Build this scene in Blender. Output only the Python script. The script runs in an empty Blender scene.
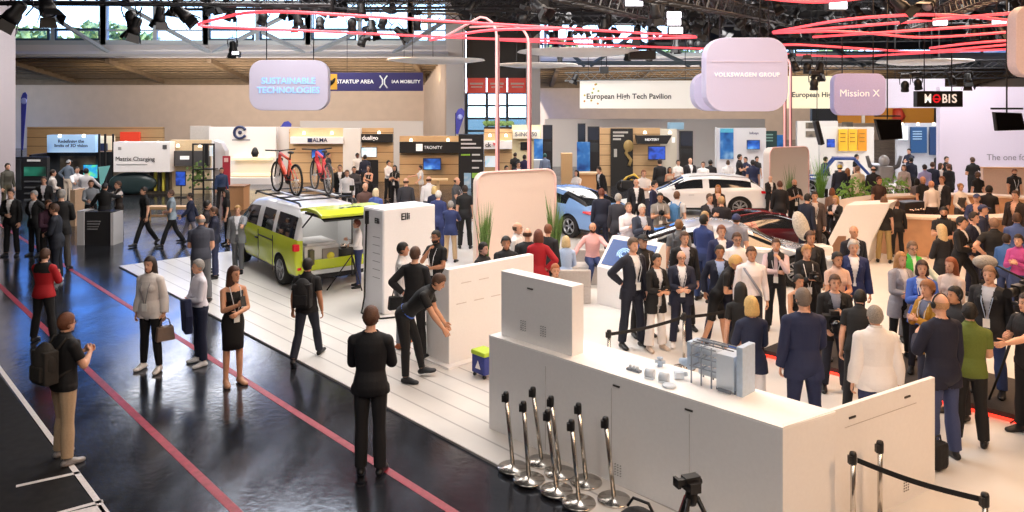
import bpy, bmesh, math, random
import numpy as np
from mathutils import Vector, Matrix, Quaternion
random.seed(7)
C = bpy.context.scene.collection
F, YH, CH = 770.0, 102.0, 4.2            # focal length in pixels, horizon row, camera height
R = math.radians
STAND = R(42.45)                          # the stand is turned by this angle in the hall
U = Vector((-math.sin(STAND), math.cos(STAND), 0)); W = Vector((math.cos(STAND), math.sin(STAND), 0))
SZ = 0.03                                 # stage top

def G(px, py, h=0.0):                     # point at height h under a pixel
    y = F * (CH - h) / (py - YH)
    return Vector(((px - 512) * y / F, y, h))
def D(px, py, y):                         # point at depth y under a pixel
    return Vector(((px - 512) * y / F, y, CH - (py - YH) * y / F))

# ---------------------------------------------------------------- materials
MATS = {}
def mat(name, col, rough=0.6, metal=0.0, var=0.06, scale=25.0, bump=0.0, emit=0.0, ecol=None, spec=0.5, alpha=None, trans=0.0, coat=0.0):
    if name in MATS: return MATS[name]
    m = bpy.data.materials.new(name); m.use_nodes = True
    nt = m.node_tree; b = nt.nodes['Principled BSDF']
    col = tuple(col)[:3]
    tc = nt.nodes.new('ShaderNodeTexCoord'); nz = nt.nodes.new('ShaderNodeTexNoise')
    nz.inputs['Scale'].default_value = scale; nz.inputs['Detail'].default_value = 3
    nt.links.new(tc.outputs['Object'], nz.inputs['Vector'])
    cr = nt.nodes.new('ShaderNodeValToRGB')
    cr.color_ramp.elements[0].position = 0.3; cr.color_ramp.elements[1].position = 0.7
    cr.color_ramp.elements[0].color = (*[c * (1 - var) for c in col], 1)
    cr.color_ramp.elements[1].color = (*[min(1, c * (1 + var)) for c in col], 1)
    nt.links.new(nz.outputs['Fac'], cr.inputs['Fac']); nt.links.new(cr.outputs['Color'], b.inputs['Base Color'])
    b.inputs['Roughness'].default_value = rough; b.inputs['Metallic'].default_value = metal
    b.inputs['Specular IOR Level'].default_value = spec
    if coat: b.inputs['Coat Weight'].default_value = coat
    if trans: b.inputs['Transmission Weight'].default_value = trans
    if alpha is not None: b.inputs['Alpha'].default_value = alpha
    if emit:
        b.inputs['Emission Color'].default_value = (*(ecol or col), 1); b.inputs['Emission Strength'].default_value = emit
    if bump:
        bp = nt.nodes.new('ShaderNodeBump'); bp.inputs['Strength'].default_value = bump; bp.inputs['Distance'].default_value = 0.02
        nt.links.new(nz.outputs['Fac'], bp.inputs['Height']); nt.links.new(bp.outputs['Normal'], b.inputs['Normal'])
    MATS[name] = m
    return m
def hexc(h):
    h = h.lstrip('#'); v = [int(h[i:i+2], 16) / 255 for i in (0, 2, 4)]
    return tuple(c / 12.92 if c <= .04045 else ((c + .055) / 1.055) ** 2.4 for c in v)
def cm(h, rough=0.6, **k):
    if min(hexc(h)) > .5: k.setdefault('var', .015)
    return cm_(h, rough, **k)
def cm_(h, rough=0.6, **k):                # a material named by its sRGB colour
    return mat('paint_%s_%d%s' % (h.strip('#'), int(rough * 100), ''.join('_%s%s' % (a, b) for a, b in sorted(k.items()))), hexc(h), rough, **k)

# ---------------------------------------------------------------- mesh building
class MB:
    def __init__(s): s.v = []; s.f = []; s.mi = []; s.m = 0; s.sm = []
    def add(s, vs, fs, smooth=False):
        o = len(s.v); s.v += [tuple(v) for v in vs]
        for f in fs: s.f.append([i + o for i in f]); s.mi.append(s.m); s.sm.append(smooth)
        return s
    def box(s, c, d, rz=0.0, M=None):
        x, y, z = d[0] / 2, d[1] / 2, d[2] / 2
        vs = [Vector((a * x, b * y, e * z)) for e in (-1, 1) for a, b in ((-1, -1), (1, -1), (1, 1), (-1, 1))]
        if M is not None: vs = [M @ v for v in vs]
        if rz:
            q = Matrix.Rotation(rz, 3, 'Z'); vs = [q @ v for v in vs]
        vs = [v + Vector(c) for v in vs]
        return s.add(vs, [(3, 2, 1, 0), (4, 5, 6, 7), (0, 1, 5, 4), (1, 2, 6, 5), (2, 3, 7, 6), (3, 0, 4, 7)])
    def prism(s, pts, h, axis=None):      # polygon of 3-D points swept along a vector
        h = Vector(h) if not isinstance(h, (int, float)) else Vector((0, 0, h))
        pts = [Vector(p) for p in pts]; n = len(pts)
        nrm = sum(((pts[i] - pts[0]).cross(pts[(i + 1) % n] - pts[0]) for i in range(1, n)), Vector())
        if nrm.dot(h) < 0: pts.reverse()
        vs = pts + [p + h for p in pts]
        fs = [tuple(reversed(range(n))), tuple(range(n, 2 * n))] + [(i, (i + 1) % n, n + (i + 1) % n, n + i) for i in range(n)]
        return s.add(vs, fs)
    def tube(s, path, r, n=8, closed=False, smooth=True, caps=True):
        P = [Vector(p) for p in path]; N = len(P)
        rr = r if isinstance(r, (list, tuple)) else [r] * N
        rings = []; up = None
        for i, p in enumerate(P):
            a = P[(i + 1) % N] if (closed or i < N - 1) else p
            b = P[i - 1] if (closed or i > 0) else p
            t = (a - b).normalized()
            if up is None:
                up = Vector((0, 0, 1)) if abs(t.z) < .9 else Vector((1, 0, 0))
            x = up.cross(t)
            if x.length < 1e-4: x = Vector((1, 0, 0)).cross(t)
            x.normalize(); y = t.cross(x).normalized(); up = y
            rings.append([p + (x * math.cos(2 * math.pi * k / n) + y * math.sin(2 * math.pi * k / n)) * rr[i] for k in range(n)])
        vs = [v for q in rings for v in q]; fs = []
        for i in range(N if closed else N - 1):
            j = (i + 1) % N
            fs += [(i * n + k, i * n + (k + 1) % n, j * n + (k + 1) % n, j * n + k) for k in range(n)]
        s.add(vs, fs, smooth)
        if caps and not closed:
            s.add(rings[0], [tuple(reversed(range(n)))]); s.add(rings[-1], [tuple(range(n))])
        return s
    def cyl(s, a, b, r, n=16, r2=None): return s.tube([a, b], [r, r if r2 is None else r2], n)
    def lathe(s, prof, n=24, c=(0, 0, 0), M=None, smooth=True):
        vs = []; c = Vector(c)
        for r, z in prof:
            for k in range(n):
                v = Vector((r * math.cos(2 * math.pi * k / n), r * math.sin(2 * math.pi * k / n), z))
                vs.append((M @ v if M is not None else v) + c)
        L = len(prof)
        fs = [(i * n + k, i * n + (k + 1) % n, (i + 1) * n + (k + 1) % n, (i + 1) * n + k) for i in range(L - 1) for k in range(n)]
        return s.add(vs, fs, smooth)
    def ball(s, c, r, n=12, m=8, M=None):
        r = (r, r, r) if isinstance(r, (int, float)) else r
        vs = []; c = Vector(c)
        for i in range(m + 1):
            th = math.pi * i / m
            for k in range(n):
                v = Vector((r[0] * math.sin(th) * math.cos(2 * math.pi * k / n), r[1] * math.sin(th) * math.sin(2 * math.pi * k / n), -r[2] * math.cos(th)))
                vs.append((M @ v if M is not None else v) + c)
        fs = [(i * n + k, i * n + (k + 1) % n, (i + 1) * n + (k + 1) % n, (i + 1) * n + k) for i in range(m) for k in range(n)]
        return s.add(vs, fs, True)
    def quad(s, a, b, c, d): return s.add([a, b, c, d], [(0, 1, 2, 3)])
    def mesh(s, name, mats, bevel=0):
        me = bpy.data.meshes.new(name)
        me.from_pydata(s.v, [], s.f)
        for m in (mats if isinstance(mats, (list, tuple)) else [mats]): me.materials.append(m)
        me.polygons.foreach_set('material_index', s.mi)
        me.polygons.foreach_set('use_smooth', s.sm)
        me.validate(clean_customdata=False); me.update()
        bm = bmesh.new(); bm.from_mesh(me)
        bmesh.ops.remove_doubles(bm, verts=bm.verts, dist=1e-5)
        bmesh.ops.dissolve_degenerate(bm, edges=bm.edges, dist=1e-6)
        if bevel:
            es = [e for e in bm.edges if len(e.link_faces) == 2 and e.calc_face_angle(0) > 0.6]
            bmesh.ops.bevel(bm, geom=es, offset=bevel, segments=2, affect='EDGES', profile=0.6, clamp_overlap=True)
        bmesh.ops.recalc_face_normals(bm, faces=bm.faces)
        bm.to_mesh(me); bm.free()
        return me
    def build(s, name, mats, parent=None, bevel=0, loc=None, rz=0):
        o = bpy.data.objects.new(name, s.mesh(name, mats, bevel)); C.objects.link(o)
        if parent: o.parent = parent
        if loc is not None: o.location = loc
        if rz: o.rotation_euler.z = rz
        return o
def tag(o, label=None, cat=None, group=None, kind=None):
    if label: o['label'] = label
    if cat: o['category'] = cat
    if group: o['group'] = group
    if kind: o['kind'] = kind
    return o
def thing(name, label, cat, loc=(0, 0, 0), rz=0.0, group=None):
    o = bpy.data.objects.new(name, None); C.objects.link(o); o.empty_display_size = .1
    o.location = loc; o.rotation_euler = (0, 0, rz)
    return tag(o, label, cat, group)
def struct(o): return tag(o, kind='structure')
def dup(o, parent=None):                  # a thing with its parts and their sub-parts
    c = o.copy(); C.objects.link(c)
    if parent: c.parent = parent
    for ch in o.children: dup(ch, c)
    return c
def text_mesh(txt, size, m, bold=False, extrude=0.004, align='CENTER', spacing=1.0):
    cu = bpy.data.curves.new('lettering', 'FONT'); cu.body = txt; cu.size = size; cu.extrude = extrude
    cu.align_x = align; cu.align_y = 'CENTER'; cu.space_character = spacing; cu.space_line = .95
    cu.resolution_u = 3
    if bold: cu.offset = size * 0.018
    o = bpy.data.objects.new('lettering', cu); C.objects.link(o)
    dg = bpy.context.evaluated_depsgraph_get()
    me = bpy.data.meshes.new_from_object(o.evaluated_get(dg)); me.name = 'lettering'
    bpy.data.objects.remove(o); bpy.data.curves.remove(cu)
    me.materials.clear(); me.materials.append(m)
    return me
def lettering(txt, pos, size, m, parent, ang=0.0, tilt=R(90), bold=False, fit=None, align='CENTER', name='lettering', spacing=1.0, hfit=None):
    """writing standing on a face whose outward normal is the local -Y turned by ang; fit = wanted width"""
    me = text_mesh(txt, size, m, bold, align=align, spacing=spacing)
    o = bpy.data.objects.new(name, me); C.objects.link(o)
    if parent: o.parent = parent
    o.location = pos; o.rotation_euler = (tilt, 0, ang)
    xs = [v.co.x for v in me.vertices]; ys = [v.co.y for v in me.vertices]
    w = max(xs) - min(xs); h = max(ys) - min(ys)
    s = fit / w if fit else 1.0
    o.scale = (s, hfit / h if hfit else s, 1)
    return o
def rrect(w, h, r, n=6):                   # rounded rectangle in the XZ plane, centred
    pts = []
    for cx, cz, a0 in ((w/2-r, h/2-r, 0), (-w/2+r, h/2-r, 90), (-w/2+r, -h/2+r, 180), (w/2-r, -h/2+r, 270)):
        for k in range(n + 1):
            a = R(a0 + 90 * k / n); pts.append((cx + r * math.cos(a), 0, cz + r * math.sin(a)))
    return pts
# ================================================================ the hall
def floor_material():
    m = bpy.data.materials.new('polished_dark_floor'); m.use_nodes = True
    nt = m.node_tree; b = nt.nodes['Principled BSDF']; N = nt.nodes.new; L = nt.links.new
    tc = N('ShaderNodeTexCoord')
    mp = N('ShaderNodeMapping'); mp.inputs['Rotation'].default_value = (0, 0, -STAND); mp.inputs['Scale'].default_value = (1, .35, 1)
    L(tc.outputs['Object'], mp.inputs['Vector'])
    n1 = N('ShaderNodeTexNoise'); n1.inputs['Scale'].default_value = 1.1; n1.inputs['Detail'].default_value = 8; n1.inputs['Roughness'].default_value = .68
    L(mp.outputs[0], n1.inputs['Vector'])
    n2 = N('ShaderNodeTexNoise'); n2.inputs['Scale'].default_value = 9; n2.inputs['Detail'].default_value = 5
    L(tc.outputs['Object'], n2.inputs['Vector'])
    c = N('ShaderNodeValToRGB'); c.color_ramp.elements[0].position = .35; c.color_ramp.elements[1].position = .75
    c.color_ramp.elements[0].color = (.010, .010, .012, 1); c.color_ramp.elements[1].color = (.035, .036, .042, 1)
    L(n1.outputs['Fac'], c.inputs['Fac']); L(c.outputs[0], b.inputs['Base Color'])
    r = N('ShaderNodeMapRange'); r.inputs['From Min'].default_value = .3; r.inputs['From Max'].default_value = .75
    r.inputs['To Min'].default_value = .10; r.inputs['To Max'].default_value = .27
    L(n1.outputs['Fac'], r.inputs['Value']); L(r.outputs[0], b.inputs['Roughness'])
    mx = N('ShaderNodeMath'); mx.operation = 'MULTIPLY_ADD'; mx.inputs[1].default_value = .35
    L(n2.outputs['Fac'], mx.inputs[0]); L(n1.outputs['Fac'], mx.inputs[2])
    bp = N('ShaderNodeBump'); bp.inputs['Strength'].default_value = .25; bp.inputs['Distance'].default_value = .02
    L(mx.outputs[0], bp.inputs['Height']); L(bp.outputs[0], b.inputs['Normal'])
    b.inputs['Specular IOR Level'].default_value = 1.0; b.inputs['Specular Tint'].default_value = (.50, .68, 1, 1)  # blue put into the reflections to tint the aisle's sheen
    return m
def stage_material():
    m = bpy.data.materials.new('white_stage_planks'); m.use_nodes = True
    nt = m.node_tree; b = nt.nodes['Principled BSDF']; N = nt.nodes.new; L = nt.links.new
    tc = N('ShaderNodeTexCoord'); sp = N('ShaderNodeSeparateXYZ'); L(tc.outputs['Object'], sp.inputs[0])
    md = N('ShaderNodeMath'); md.operation = 'PINGPONG'; md.inputs[1].default_value = .17; L(sp.outputs['X'], md.inputs[0])
    lt = N('ShaderNodeMath'); lt.operation = 'LESS_THAN'; lt.inputs[1].default_value = .014; L(md.outputs[0], lt.inputs[0])
    fr = N('ShaderNodeMath'); fr.operation = 'LESS_THAN'; fr.inputs[1].default_value = 1.8; L(sp.outputs['X'], fr.inputs[0])
    mu = N('ShaderNodeMath'); mu.operation = 'MULTIPLY'; L(lt.outputs[0], mu.inputs[0]); L(fr.outputs[0], mu.inputs[1])
    nz = N('ShaderNodeTexNoise'); nz.inputs['Scale'].default_value = 2.5; nz.inputs['Detail'].default_value = 4; L(tc.outputs['Object'], nz.inputs['Vector'])
    c = N('ShaderNodeValToRGB'); c.color_ramp.elements[0].color = (.66, .64, .62, 1); c.color_ramp.elements[1].color = (.76, .74, .71, 1)
    L(nz.outputs['Fac'], c.inputs['Fac'])
    mix = N('ShaderNodeMix'); mix.data_type = 'RGBA'; L(mu.outputs[0], mix.inputs['Factor']); L(c.outputs[0], mix.inputs[6]); mix.inputs[7].default_value = (.42, .40, .39, 1)
    L(mix.outputs[2], b.inputs['Base Color']); b.inputs['Roughness'].default_value = .32
    return m
WHITE = cm('#efedec', .45); WALLW = cm('#f1efee', .5); GREYW = cm('#cfcbca', .5)
BLACK = cm('#0c0c0e', .5); BLK = cm('#17171a', .45); STEEL = mat('brushed_steel', (.62, .58, .53), .25, 1.0, .05, 60)
DARKM = mat('dark_metal', (.03, .03, .033), .4, .6); PEACH = cm('#ecd2c0', .55); GLOSSBLK = cm('#060607', .15)
GREYM = mat('grey_steel', (.33, .35, .37), .45, .5)

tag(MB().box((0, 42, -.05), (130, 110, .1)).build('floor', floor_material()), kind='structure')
# the stand's white floor: local x runs from its front edge inwards, local y along the edge
corner = G(119, 267); corner.z = 0
st = MB().box((20, -8, SZ / 2), (40, 34, SZ)).build('floor', stage_material())
st.location = corner - U * 0 ; st.rotation_euler.z = STAND
for v in st.data.vertices:
    if v.co.y > 0: v.co.y = 0.0
struct(st)
st['label'] = 'white plank floor of the stand'
def strip(name, a, b, w, m, h=.004):
    a, b = Vector(a), Vector(b); d = (b - a).normalized(); n = Vector((-d.y, d.x, 0)) * w / 2
    return struct(MB().prism([a - n, b - n, b + n, a + n], h).build(name, m))
RED = mat('red_floor_tape', hexc('#9c3344'), .45, var=.25, scale=12); WTAPE = mat('white_floor_tape', hexc('#d8d2d0'), .5, var=.1)
strip('trim_1', G(-160, 133), G(245, 520), .10, RED)
strip('trim_2', G(-60, 186.5), G(470, 523), .10, RED)
strip('trim_3', G(-40, 315), G(110, 518), .06, WTAPE)
strip('trim_4', G(16, 486.5), G(80, 472.5), .06, WTAPE)
strip('trim_5', G(56, 514), G(103, 501), .06, WTAPE)
MATB = mat('matte_black_floor', (.012, .011, .011), .75, var=.3, scale=8, spec=.2)
struct(MB().prism([G(-44, 315), G(106, 520), G(-200, 560), G(-400, 400)], .003).build('floor', MATB))
struct(MB().prism([G(62, 514), G(101, 505), G(112, 522), G(60, 530)], .004).build('floor', WTAPE))
# ceiling, side and rear walls: they close the hall
DKC = mat('dark_hall_ceiling', (.018, .018, .02), .8)
struct(MB().box((-33, 23.5, 14.6), (64, 73.6, .2)).build('ceiling', DKC)); struct(MB().box((32, 31.5, 14.6), (66, 88, .2)).build('ceiling', DKC))
TAN = mat('tan_hall_wall', hexc('#c9b4a2'), .8, var=.04, scale=1.2); PLAST = mat('pale_hall_plaster', hexc('#d9cfca'), .75, var=.03)
struct(MB().box((-45, 24, 7), (.3, 73, 15)).build('wall_left', TAN))
struct(MB().box((52, 40, 7), (.3, 110, 15)).build('wall_right', TAN))
struct(MB().box((0, -12, 7), (130, .3, 15)).build('wall_rear', TAN))
# back wall: section one at 60 m (left of the wide column), section two at 75 m
def zz(py, y): return CH + (YH - py) * y / F
def xx(px, y): return (px - 512) * y / F
BEAM = cm('#c9c6c6', .6); SOFF = mat('brown_ribbed_soffit', hexc('#77634c'), .7, var=.12, scale=3)
MULL = mat('grey_window_steel', hexc('#aab2b6'), .5, .0); GLASS = None
def glass_material(name='window_glass', tint=(.9, .96, 1)):
    m = bpy.data.materials.new(name); m.use_nodes = True; nt = m.node_tree
    nt.nodes.remove(nt.nodes['Principled BSDF']); N = nt.nodes.new; L = nt.links.new
    g = N('ShaderNodeBsdfGlossy'); g.inputs['Roughness'].default_value = .03
    t = N('ShaderNodeBsdfTransparent'); t.inputs['Color'].default_value = (*tint, 1)
    nz = N('ShaderNodeTexNoise'); nz.inputs['Scale'].default_value = 1.5
    mr = N('ShaderNodeMapRange'); mr.inputs['To Min'].default_value = .05; mr.inputs['To Max'].default_value = .10
    L(nz.outputs['Fac'], mr.inputs['Value'])
    x = N('ShaderNodeMixShader'); L(mr.outputs[0], x.inputs[0]); L(t.outputs[0], x.inputs[1]); L(g.outputs[0], x.inputs[2])
    L(x.outputs[0], nt.nodes['Material Output'].inputs['Surface'])
    return m
GLASS = glass_material()
wn = [0]
def wall_section(Y, x0, x1, side, depth, step, xoff):
    zt, zb, zs = 14.3, 8.64, 7.63  # glazing carried up out of view to widen the blue floor sheen
    struct(MB().box(((x0 + x1) / 2, Y, 14.42), (x1 - x0, .4, .24)).build('wall_' + side, PLAST))
    struct(MB().box(((x0 + x1) / 2, Y, (zb + zs) / 2), (x1 - x0, .5, zb - zs)).build('wall_' + side, BEAM))
    struct(MB().box(((x0 + x1) / 2, Y - .35, zs + .55), (x1 - x0, .3, .12)).build('trim_beam', BEAM))
    # soffit sloping down to the annex wall
    b = MB().prism([(x0, Y, zs), (x0, Y + depth, 6.2), (x0, Y + depth, 6.5), (x0, Y, zs + .3)], (x1 - x0, 0, 0))
    for k in range(9):
        t = k / 9; b.box(((x0 + x1) / 2, Y + depth * t + .4, zs + (6.2 - zs) * t - .12), (x1 - x0, .25, .12))
    struct(b.build('ceiling_soffit', SOFF))
    x = x0 + xoff
    b = MB()
    while x < x1:
        b.prism([(x, Y, zs - .05), (x, Y + depth, 6.15), (x, Y + depth, 5.8), (x, Y, zs - .4)], (.35, 0, 0)); x += step
    struct(b.build('trim_ribs', SOFF))
    struct(MB().box(((x0 + x1) / 2, Y + depth, 3.1), (x1 - x0, .3, 6.2)).build('wall_annex_' + side, TAN))
    struct(MB().box(((x0 + x1) / 2, Y + depth - .3, 6.0), (x1 - x0, .4, .5)).build('trim_annex_' + side, SOFF))
    x = x0 + xoff - step
    while x < x1:
        a, c = max(x, x0), min(x + step, x1); x += step
        if c - a < .4: continue
        wn[0] += 1
        w = thing('window_%d' % wn[0], 'high hall window', 'window', ((a + c) / 2, Y, zb)); del w['category']; struct(w)
        hw = (c - a) / 2; H = zt - zb
        f = MB()
        for q in (-hw, hw): f.box((q, -.1, H / 2), (.55 if q < 0 else .4, .4, H))
        f.box((0, -.05, H / 2), (.3, .3, H)); f.box((0, -.1, .18), (2 * hw, .35, .36)); f.box((0, -.1, H), (2 * hw, .35, .2)); f.box((0, 0, 1.15), (2 * hw, .12, .12)); f.box((0, -.05, 3.3), (2 * hw, .3, .3))
        f.build('window_frame', MULL, w)
        if (wn[0] % 3) != 1:
            d = MB()
            for s in (-1, 1):
                for z in (.42, 1.2): d.box((s * hw / 2, -.2, z), (hw - .5, .2, .16))
                for e in (-1, 1): d.box((s * hw / 2 + e * (hw / 2 - .3), -.2, .8), (.14, .2, .8))
            d.build('vent_sash', cm('#3a5066', .5), w)
        MB().box((0, .12, H / 2), (2 * hw, .02, H)).build('pane', GLASS, w)
wall_section(60, xx(-180, 60), xx(448, 60), 'back', 10, 7.95, 6.3)
wall_section(75, xx(535, 75), xx(1280, 75), 'back_right', 11, 9.2, 2.0)
# wide column, black bay with red signs and a glazed door, narrow column
COLM = cm('#dbd6d4', .6)
struct(MB().box((xx(456, 59), 59, 7.3), (xx(466, 59) - xx(448, 59), 1.4, 14.6)).build('wall_column', COLM))
struct(MB().box((xx(533, 59), 59, 7.3), (xx(540, 59) - xx(526, 59), 1.2, 14.6)).build('wall_column', COLM))
struct(MB().prism([(xx(448, 59), 59.5, 0), (xx(448, 59) - .3, 59.5, 0), (xx(424, 70), 69.9, 0), (xx(426, 70), 69.9, 0)], 7.4).build('wall_return', TAN))
cxm = xx(497, 59.5); cw = xx(527, 59.5) - xx(466, 59.5)
struct(MB().box((cxm, 59.6, (zz(-20, 59.5) + zz(78, 59.5)) / 2), (cw, .3, zz(-20, 59.5) - zz(78, 59.5))).build('wall_black_bay', BLK))
d = thing('door_1', 'glazed hall door', 'door', (cxm, 59.6, 0)); del d['category']; struct(d)
f = MB(); hd = zz(93, 59.6)
for q in (-cw / 2, -cw / 6, cw / 6, cw / 2): f.box((q, 0, hd / 2), (.22, .25, hd))
for k in range(6): f.box((0, 0, hd * k / 5), (cw, .2, .16))
f.build('door_frame', cm('#3c4a50', .5), d); MB().box((0, .1, hd / 2), (cw, .02, hd)).build('pane', GLASS, d)
REDS = cm('#d0483c', .5, emit=.3)  # slight glow added because the signs hang in shade
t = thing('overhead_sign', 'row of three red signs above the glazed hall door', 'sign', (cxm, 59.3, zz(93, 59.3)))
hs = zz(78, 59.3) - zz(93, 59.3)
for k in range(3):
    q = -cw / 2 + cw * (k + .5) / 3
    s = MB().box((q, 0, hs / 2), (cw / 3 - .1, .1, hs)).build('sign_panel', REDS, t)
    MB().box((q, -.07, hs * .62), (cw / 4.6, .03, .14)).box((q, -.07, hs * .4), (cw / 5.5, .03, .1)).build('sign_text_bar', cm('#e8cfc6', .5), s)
# near column at the left edge
struct(MB().box((xx(15.5, 32) - 1.5, 31, 7.3), (3, 2, 14.6)).build('wall_column', cm('#9f979c', .6)))
# land and trees beyond the windows
tag(MB().box((0, 160, -1.2), (600, 150, .2)).build('ground', cm('#6f7a52', .9)), kind='structure')

# added black baffle in place of dark clutter, hiding windows; rigging hangs from it
BAFFLE = mat('black_ceiling_baffle', (.012, .012, .013), .9)
for x0, x1, y0, y1 in ((-30, -3.0, 8, 36), (-3.0, xx(690, 48), 8, 47), (xx(690, 48), 50, 8, 71)): struct(MB().box(((x0 + x1) / 2, (y0 + y1) / 2, 9.05), (x1 - x0, y1 - y0, .1)).build('ceiling_baffle', BAFFLE))
# trees outside the high windows
def tree(label, px, Y, top, r, seed):
    t = thing('tree', label, 'tree', (xx(px, Y), Y, -1.1), 0, 'trees outside the high windows'); rnd = random.Random(seed)
    MB().tube([(0, 0, 0), (.1, 0, top * .5), (0, .1, top * .9)], [.35, .28, .12], 8).build('trunk', cm('#5a4a38', .9), t)
    b = MB()
    for k in range(420):
        v = Vector((rnd.gauss(0, 1), rnd.gauss(0, 1), rnd.gauss(0, 1))).normalized() * (.5 + .5 * rnd.random()); c = Vector((v.x * r, v.y * r, top + 1.1 - r * .9 + v.z * r * .9)); d = Vector((rnd.gauss(0, 1), rnd.gauss(0, 1), rnd.gauss(0, 1))).normalized(); q = d.orthogonal().normalized(); s_ = .45 + .3 * rnd.random()
        b.add([c - d * s_, c + q * s_ * .7, c + d * s_, c - q * s_ * .7, c + d.cross(q) * s_ * .3], [(0, 1, 4), (1, 2, 4), (2, 3, 4), (3, 0, 4)])
    b.build('crown', mat('tree_leaves', hexc('#a9b265'), .8, var=.3, scale=.6), t)
for i, (px, Y, top, r, lb) in enumerate(((30, 86, 12.6, 2.9, 'pale green tree outside the leftmost high window'), (104, 84, 13.2, 3.4, 'tall pale green tree outside the second high window'), (140, 97, 13.2, 3.0, 'lower green tree right of the tall one outside the second window'), (66, 95, 12.2, 3.0, 'low tree crown between the two left window trees'),
        (565, 104, 12.6, 3.6, 'green tree outside the first high window right of the columns'), (620, 112, 12.6, 3.7, 'green tree outside the high window above the long white disc'), (680, 104, 12.4, 3.6, 'green tree outside the high window left of the Volkswagen sign'), (845, 104, 12.3, 4.6, 'green tree seen above the Mission X sign'))): tree(lb, px, Y, top, r, i)
# ---------------------------------------------------------------- camera, world, lights
cam = bpy.data.cameras.new('camera'); co = bpy.data.objects.new('camera', cam); C.objects.link(co)
co.location = (0, 0, CH); co.rotation_euler = (R(90), 0, 0)
cam.sensor_width = 36; cam.lens = F / 1024 * 36; cam.shift_y = -(256 - YH) / 1024; cam.clip_end = 600
bpy.context.scene.camera = co
sc = bpy.context.scene
sc.view_settings.view_transform = 'Standard'; sc.view_settings.look = 'None'; sc.view_settings.gamma = 1; sc.view_settings.use_curve_mapping = False
sc.view_settings.exposure = 0.15
w = bpy.data.worlds.new('sky'); sc.world = w; w.use_nodes = True
nt = w.node_tree; bg = nt.nodes['Background']; N = nt.nodes.new; L = nt.links.new
tc = N('ShaderNodeTexCoord'); sp = N('ShaderNodeSeparateXYZ'); L(tc.outputs['Generated'], sp.inputs[0])
cr = N('ShaderNodeValToRGB'); e = cr.color_ramp.elements
e[0].position = .0; e[0].color = (.62, .78, 1, 1); e[1].position = .5; e[1].color = (.07, .20, .75, 1)
for q, c_ in ((.13, (.50, .72, 1, 1)), (.20, (.12, .33, .95, 1))): n_ = e.new(q); n_.color = c_
L(sp.outputs['Z'], cr.inputs[0]); L(cr.outputs[0], bg.inputs['Color']); bg.inputs['Strength'].default_value = 5.0
def area(name, loc, size, power, col, target=None, sy=None):
    l = bpy.data.lights.new(name, 'AREA'); l.energy = power; l.color = col; l.size = size
    if sy: l.shape = 'RECTANGLE'; l.size_y = sy
    o = bpy.data.objects.new(name, l); C.objects.link(o); o.location = loc
    if target is not None:
        o.rotation_euler = (Vector(target) - Vector(loc)).to_track_quat('-Z', 'Y').to_euler()
    return o
sun = bpy.data.lights.new('sun', 'SUN'); sun.energy = 5; sun.angle = .02; sun.color = (1, .95, .85); so = bpy.data.objects.new('sun', sun); C.objects.link(so); so.rotation_euler = Vector((.25, .8, -.6)).to_track_quat('-Z', 'Y').to_euler()
NEU = (1, .955, .92); WARM = (1, .60, .33); COOL = (.93, .96, 1)
area('stage_lamp', (-1.5, 16, 8.6), 5, 700, NEU)
area('stage_lamp', (2, 10.5, 7.5), 2.5, 170, NEU, (1, 10.5, 0))
area('stage_lamp', (3.5, 19, 8.6), 5, 480, (1, .86, .72))
area('stage_lamp', (-6.5, 21, 8.6), 4, 560, NEU)
area('stage_lamp', (8.5, 12, 8), 4, 640, WARM)
area('stage_lamp', (12, 20, 8.6), 5, 800, WARM)
area('front_lamp', (1, 1, 8.6), 5, 360, (1, .91, .84), (3, 14, 0))
area('front_lamp', (-7, 3, 8.6), 4, 140, NEU, (-5, 14, 0))
area('front_lamp', (7.5, 2.5, 7), 2.5, 400, WARM, (3.8, 8, .5))
area('hall_lamp', (-14, 38, 8.6), 8, 1500, NEU)
area('hall_lamp', (2, 38, 8.6), 8, 1500, NEU)
area('hall_lamp', (20, 36, 8.6), 8, 1500, NEU)
area('booth_fill_light', (-17, 27, 8.0), 4, 900, NEU, (-19, 37, 1.5))  # added fill lights without fixtures, to brighten the booth fronts
area('booth_fill_light', (-6, 29, 8.0), 4, 800, WARM, (-7, 40, 2))
area('booth_fill_light', (7, 29, 8.0), 4, 800, NEU, (7, 39, 2))
area('booth_fill_light', (18, 29, 8.0), 4, 700, NEU, (19, 39, 2))
area('girder_fill_light', (-20, 49, 8.2), 20, 900, NEU, (-20, 59, 9.6), sy=1)  # added fill lights that lift the dark window girders
area('girder_fill_light', (14, 62, 8.0), 20, 600, NEU, (14, 74, 8.6), sy=1)
area('wall_lamp', (-18.5, 58, 5.5), 22, 1300, (1, .88, .78), (-18, 70, 4.2), sy=1.5)  # added fill lights aimed at the annex walls to brighten them
area('wall_lamp', (20, 72, 5.5), 32, 1600, (1, .88, .78), (18, 86, 4.2), sy=1.5)
area('soffit_lamp', (-18, 61.5, 6.0), 34, 320, (1, .8, .5), (-18, 63.5, 8), sy=.6)
area('soffit_lamp', (18, 77, 6.0), 40, 320, (1, .8, .5), (18, 79, 8), sy=.6)
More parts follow.
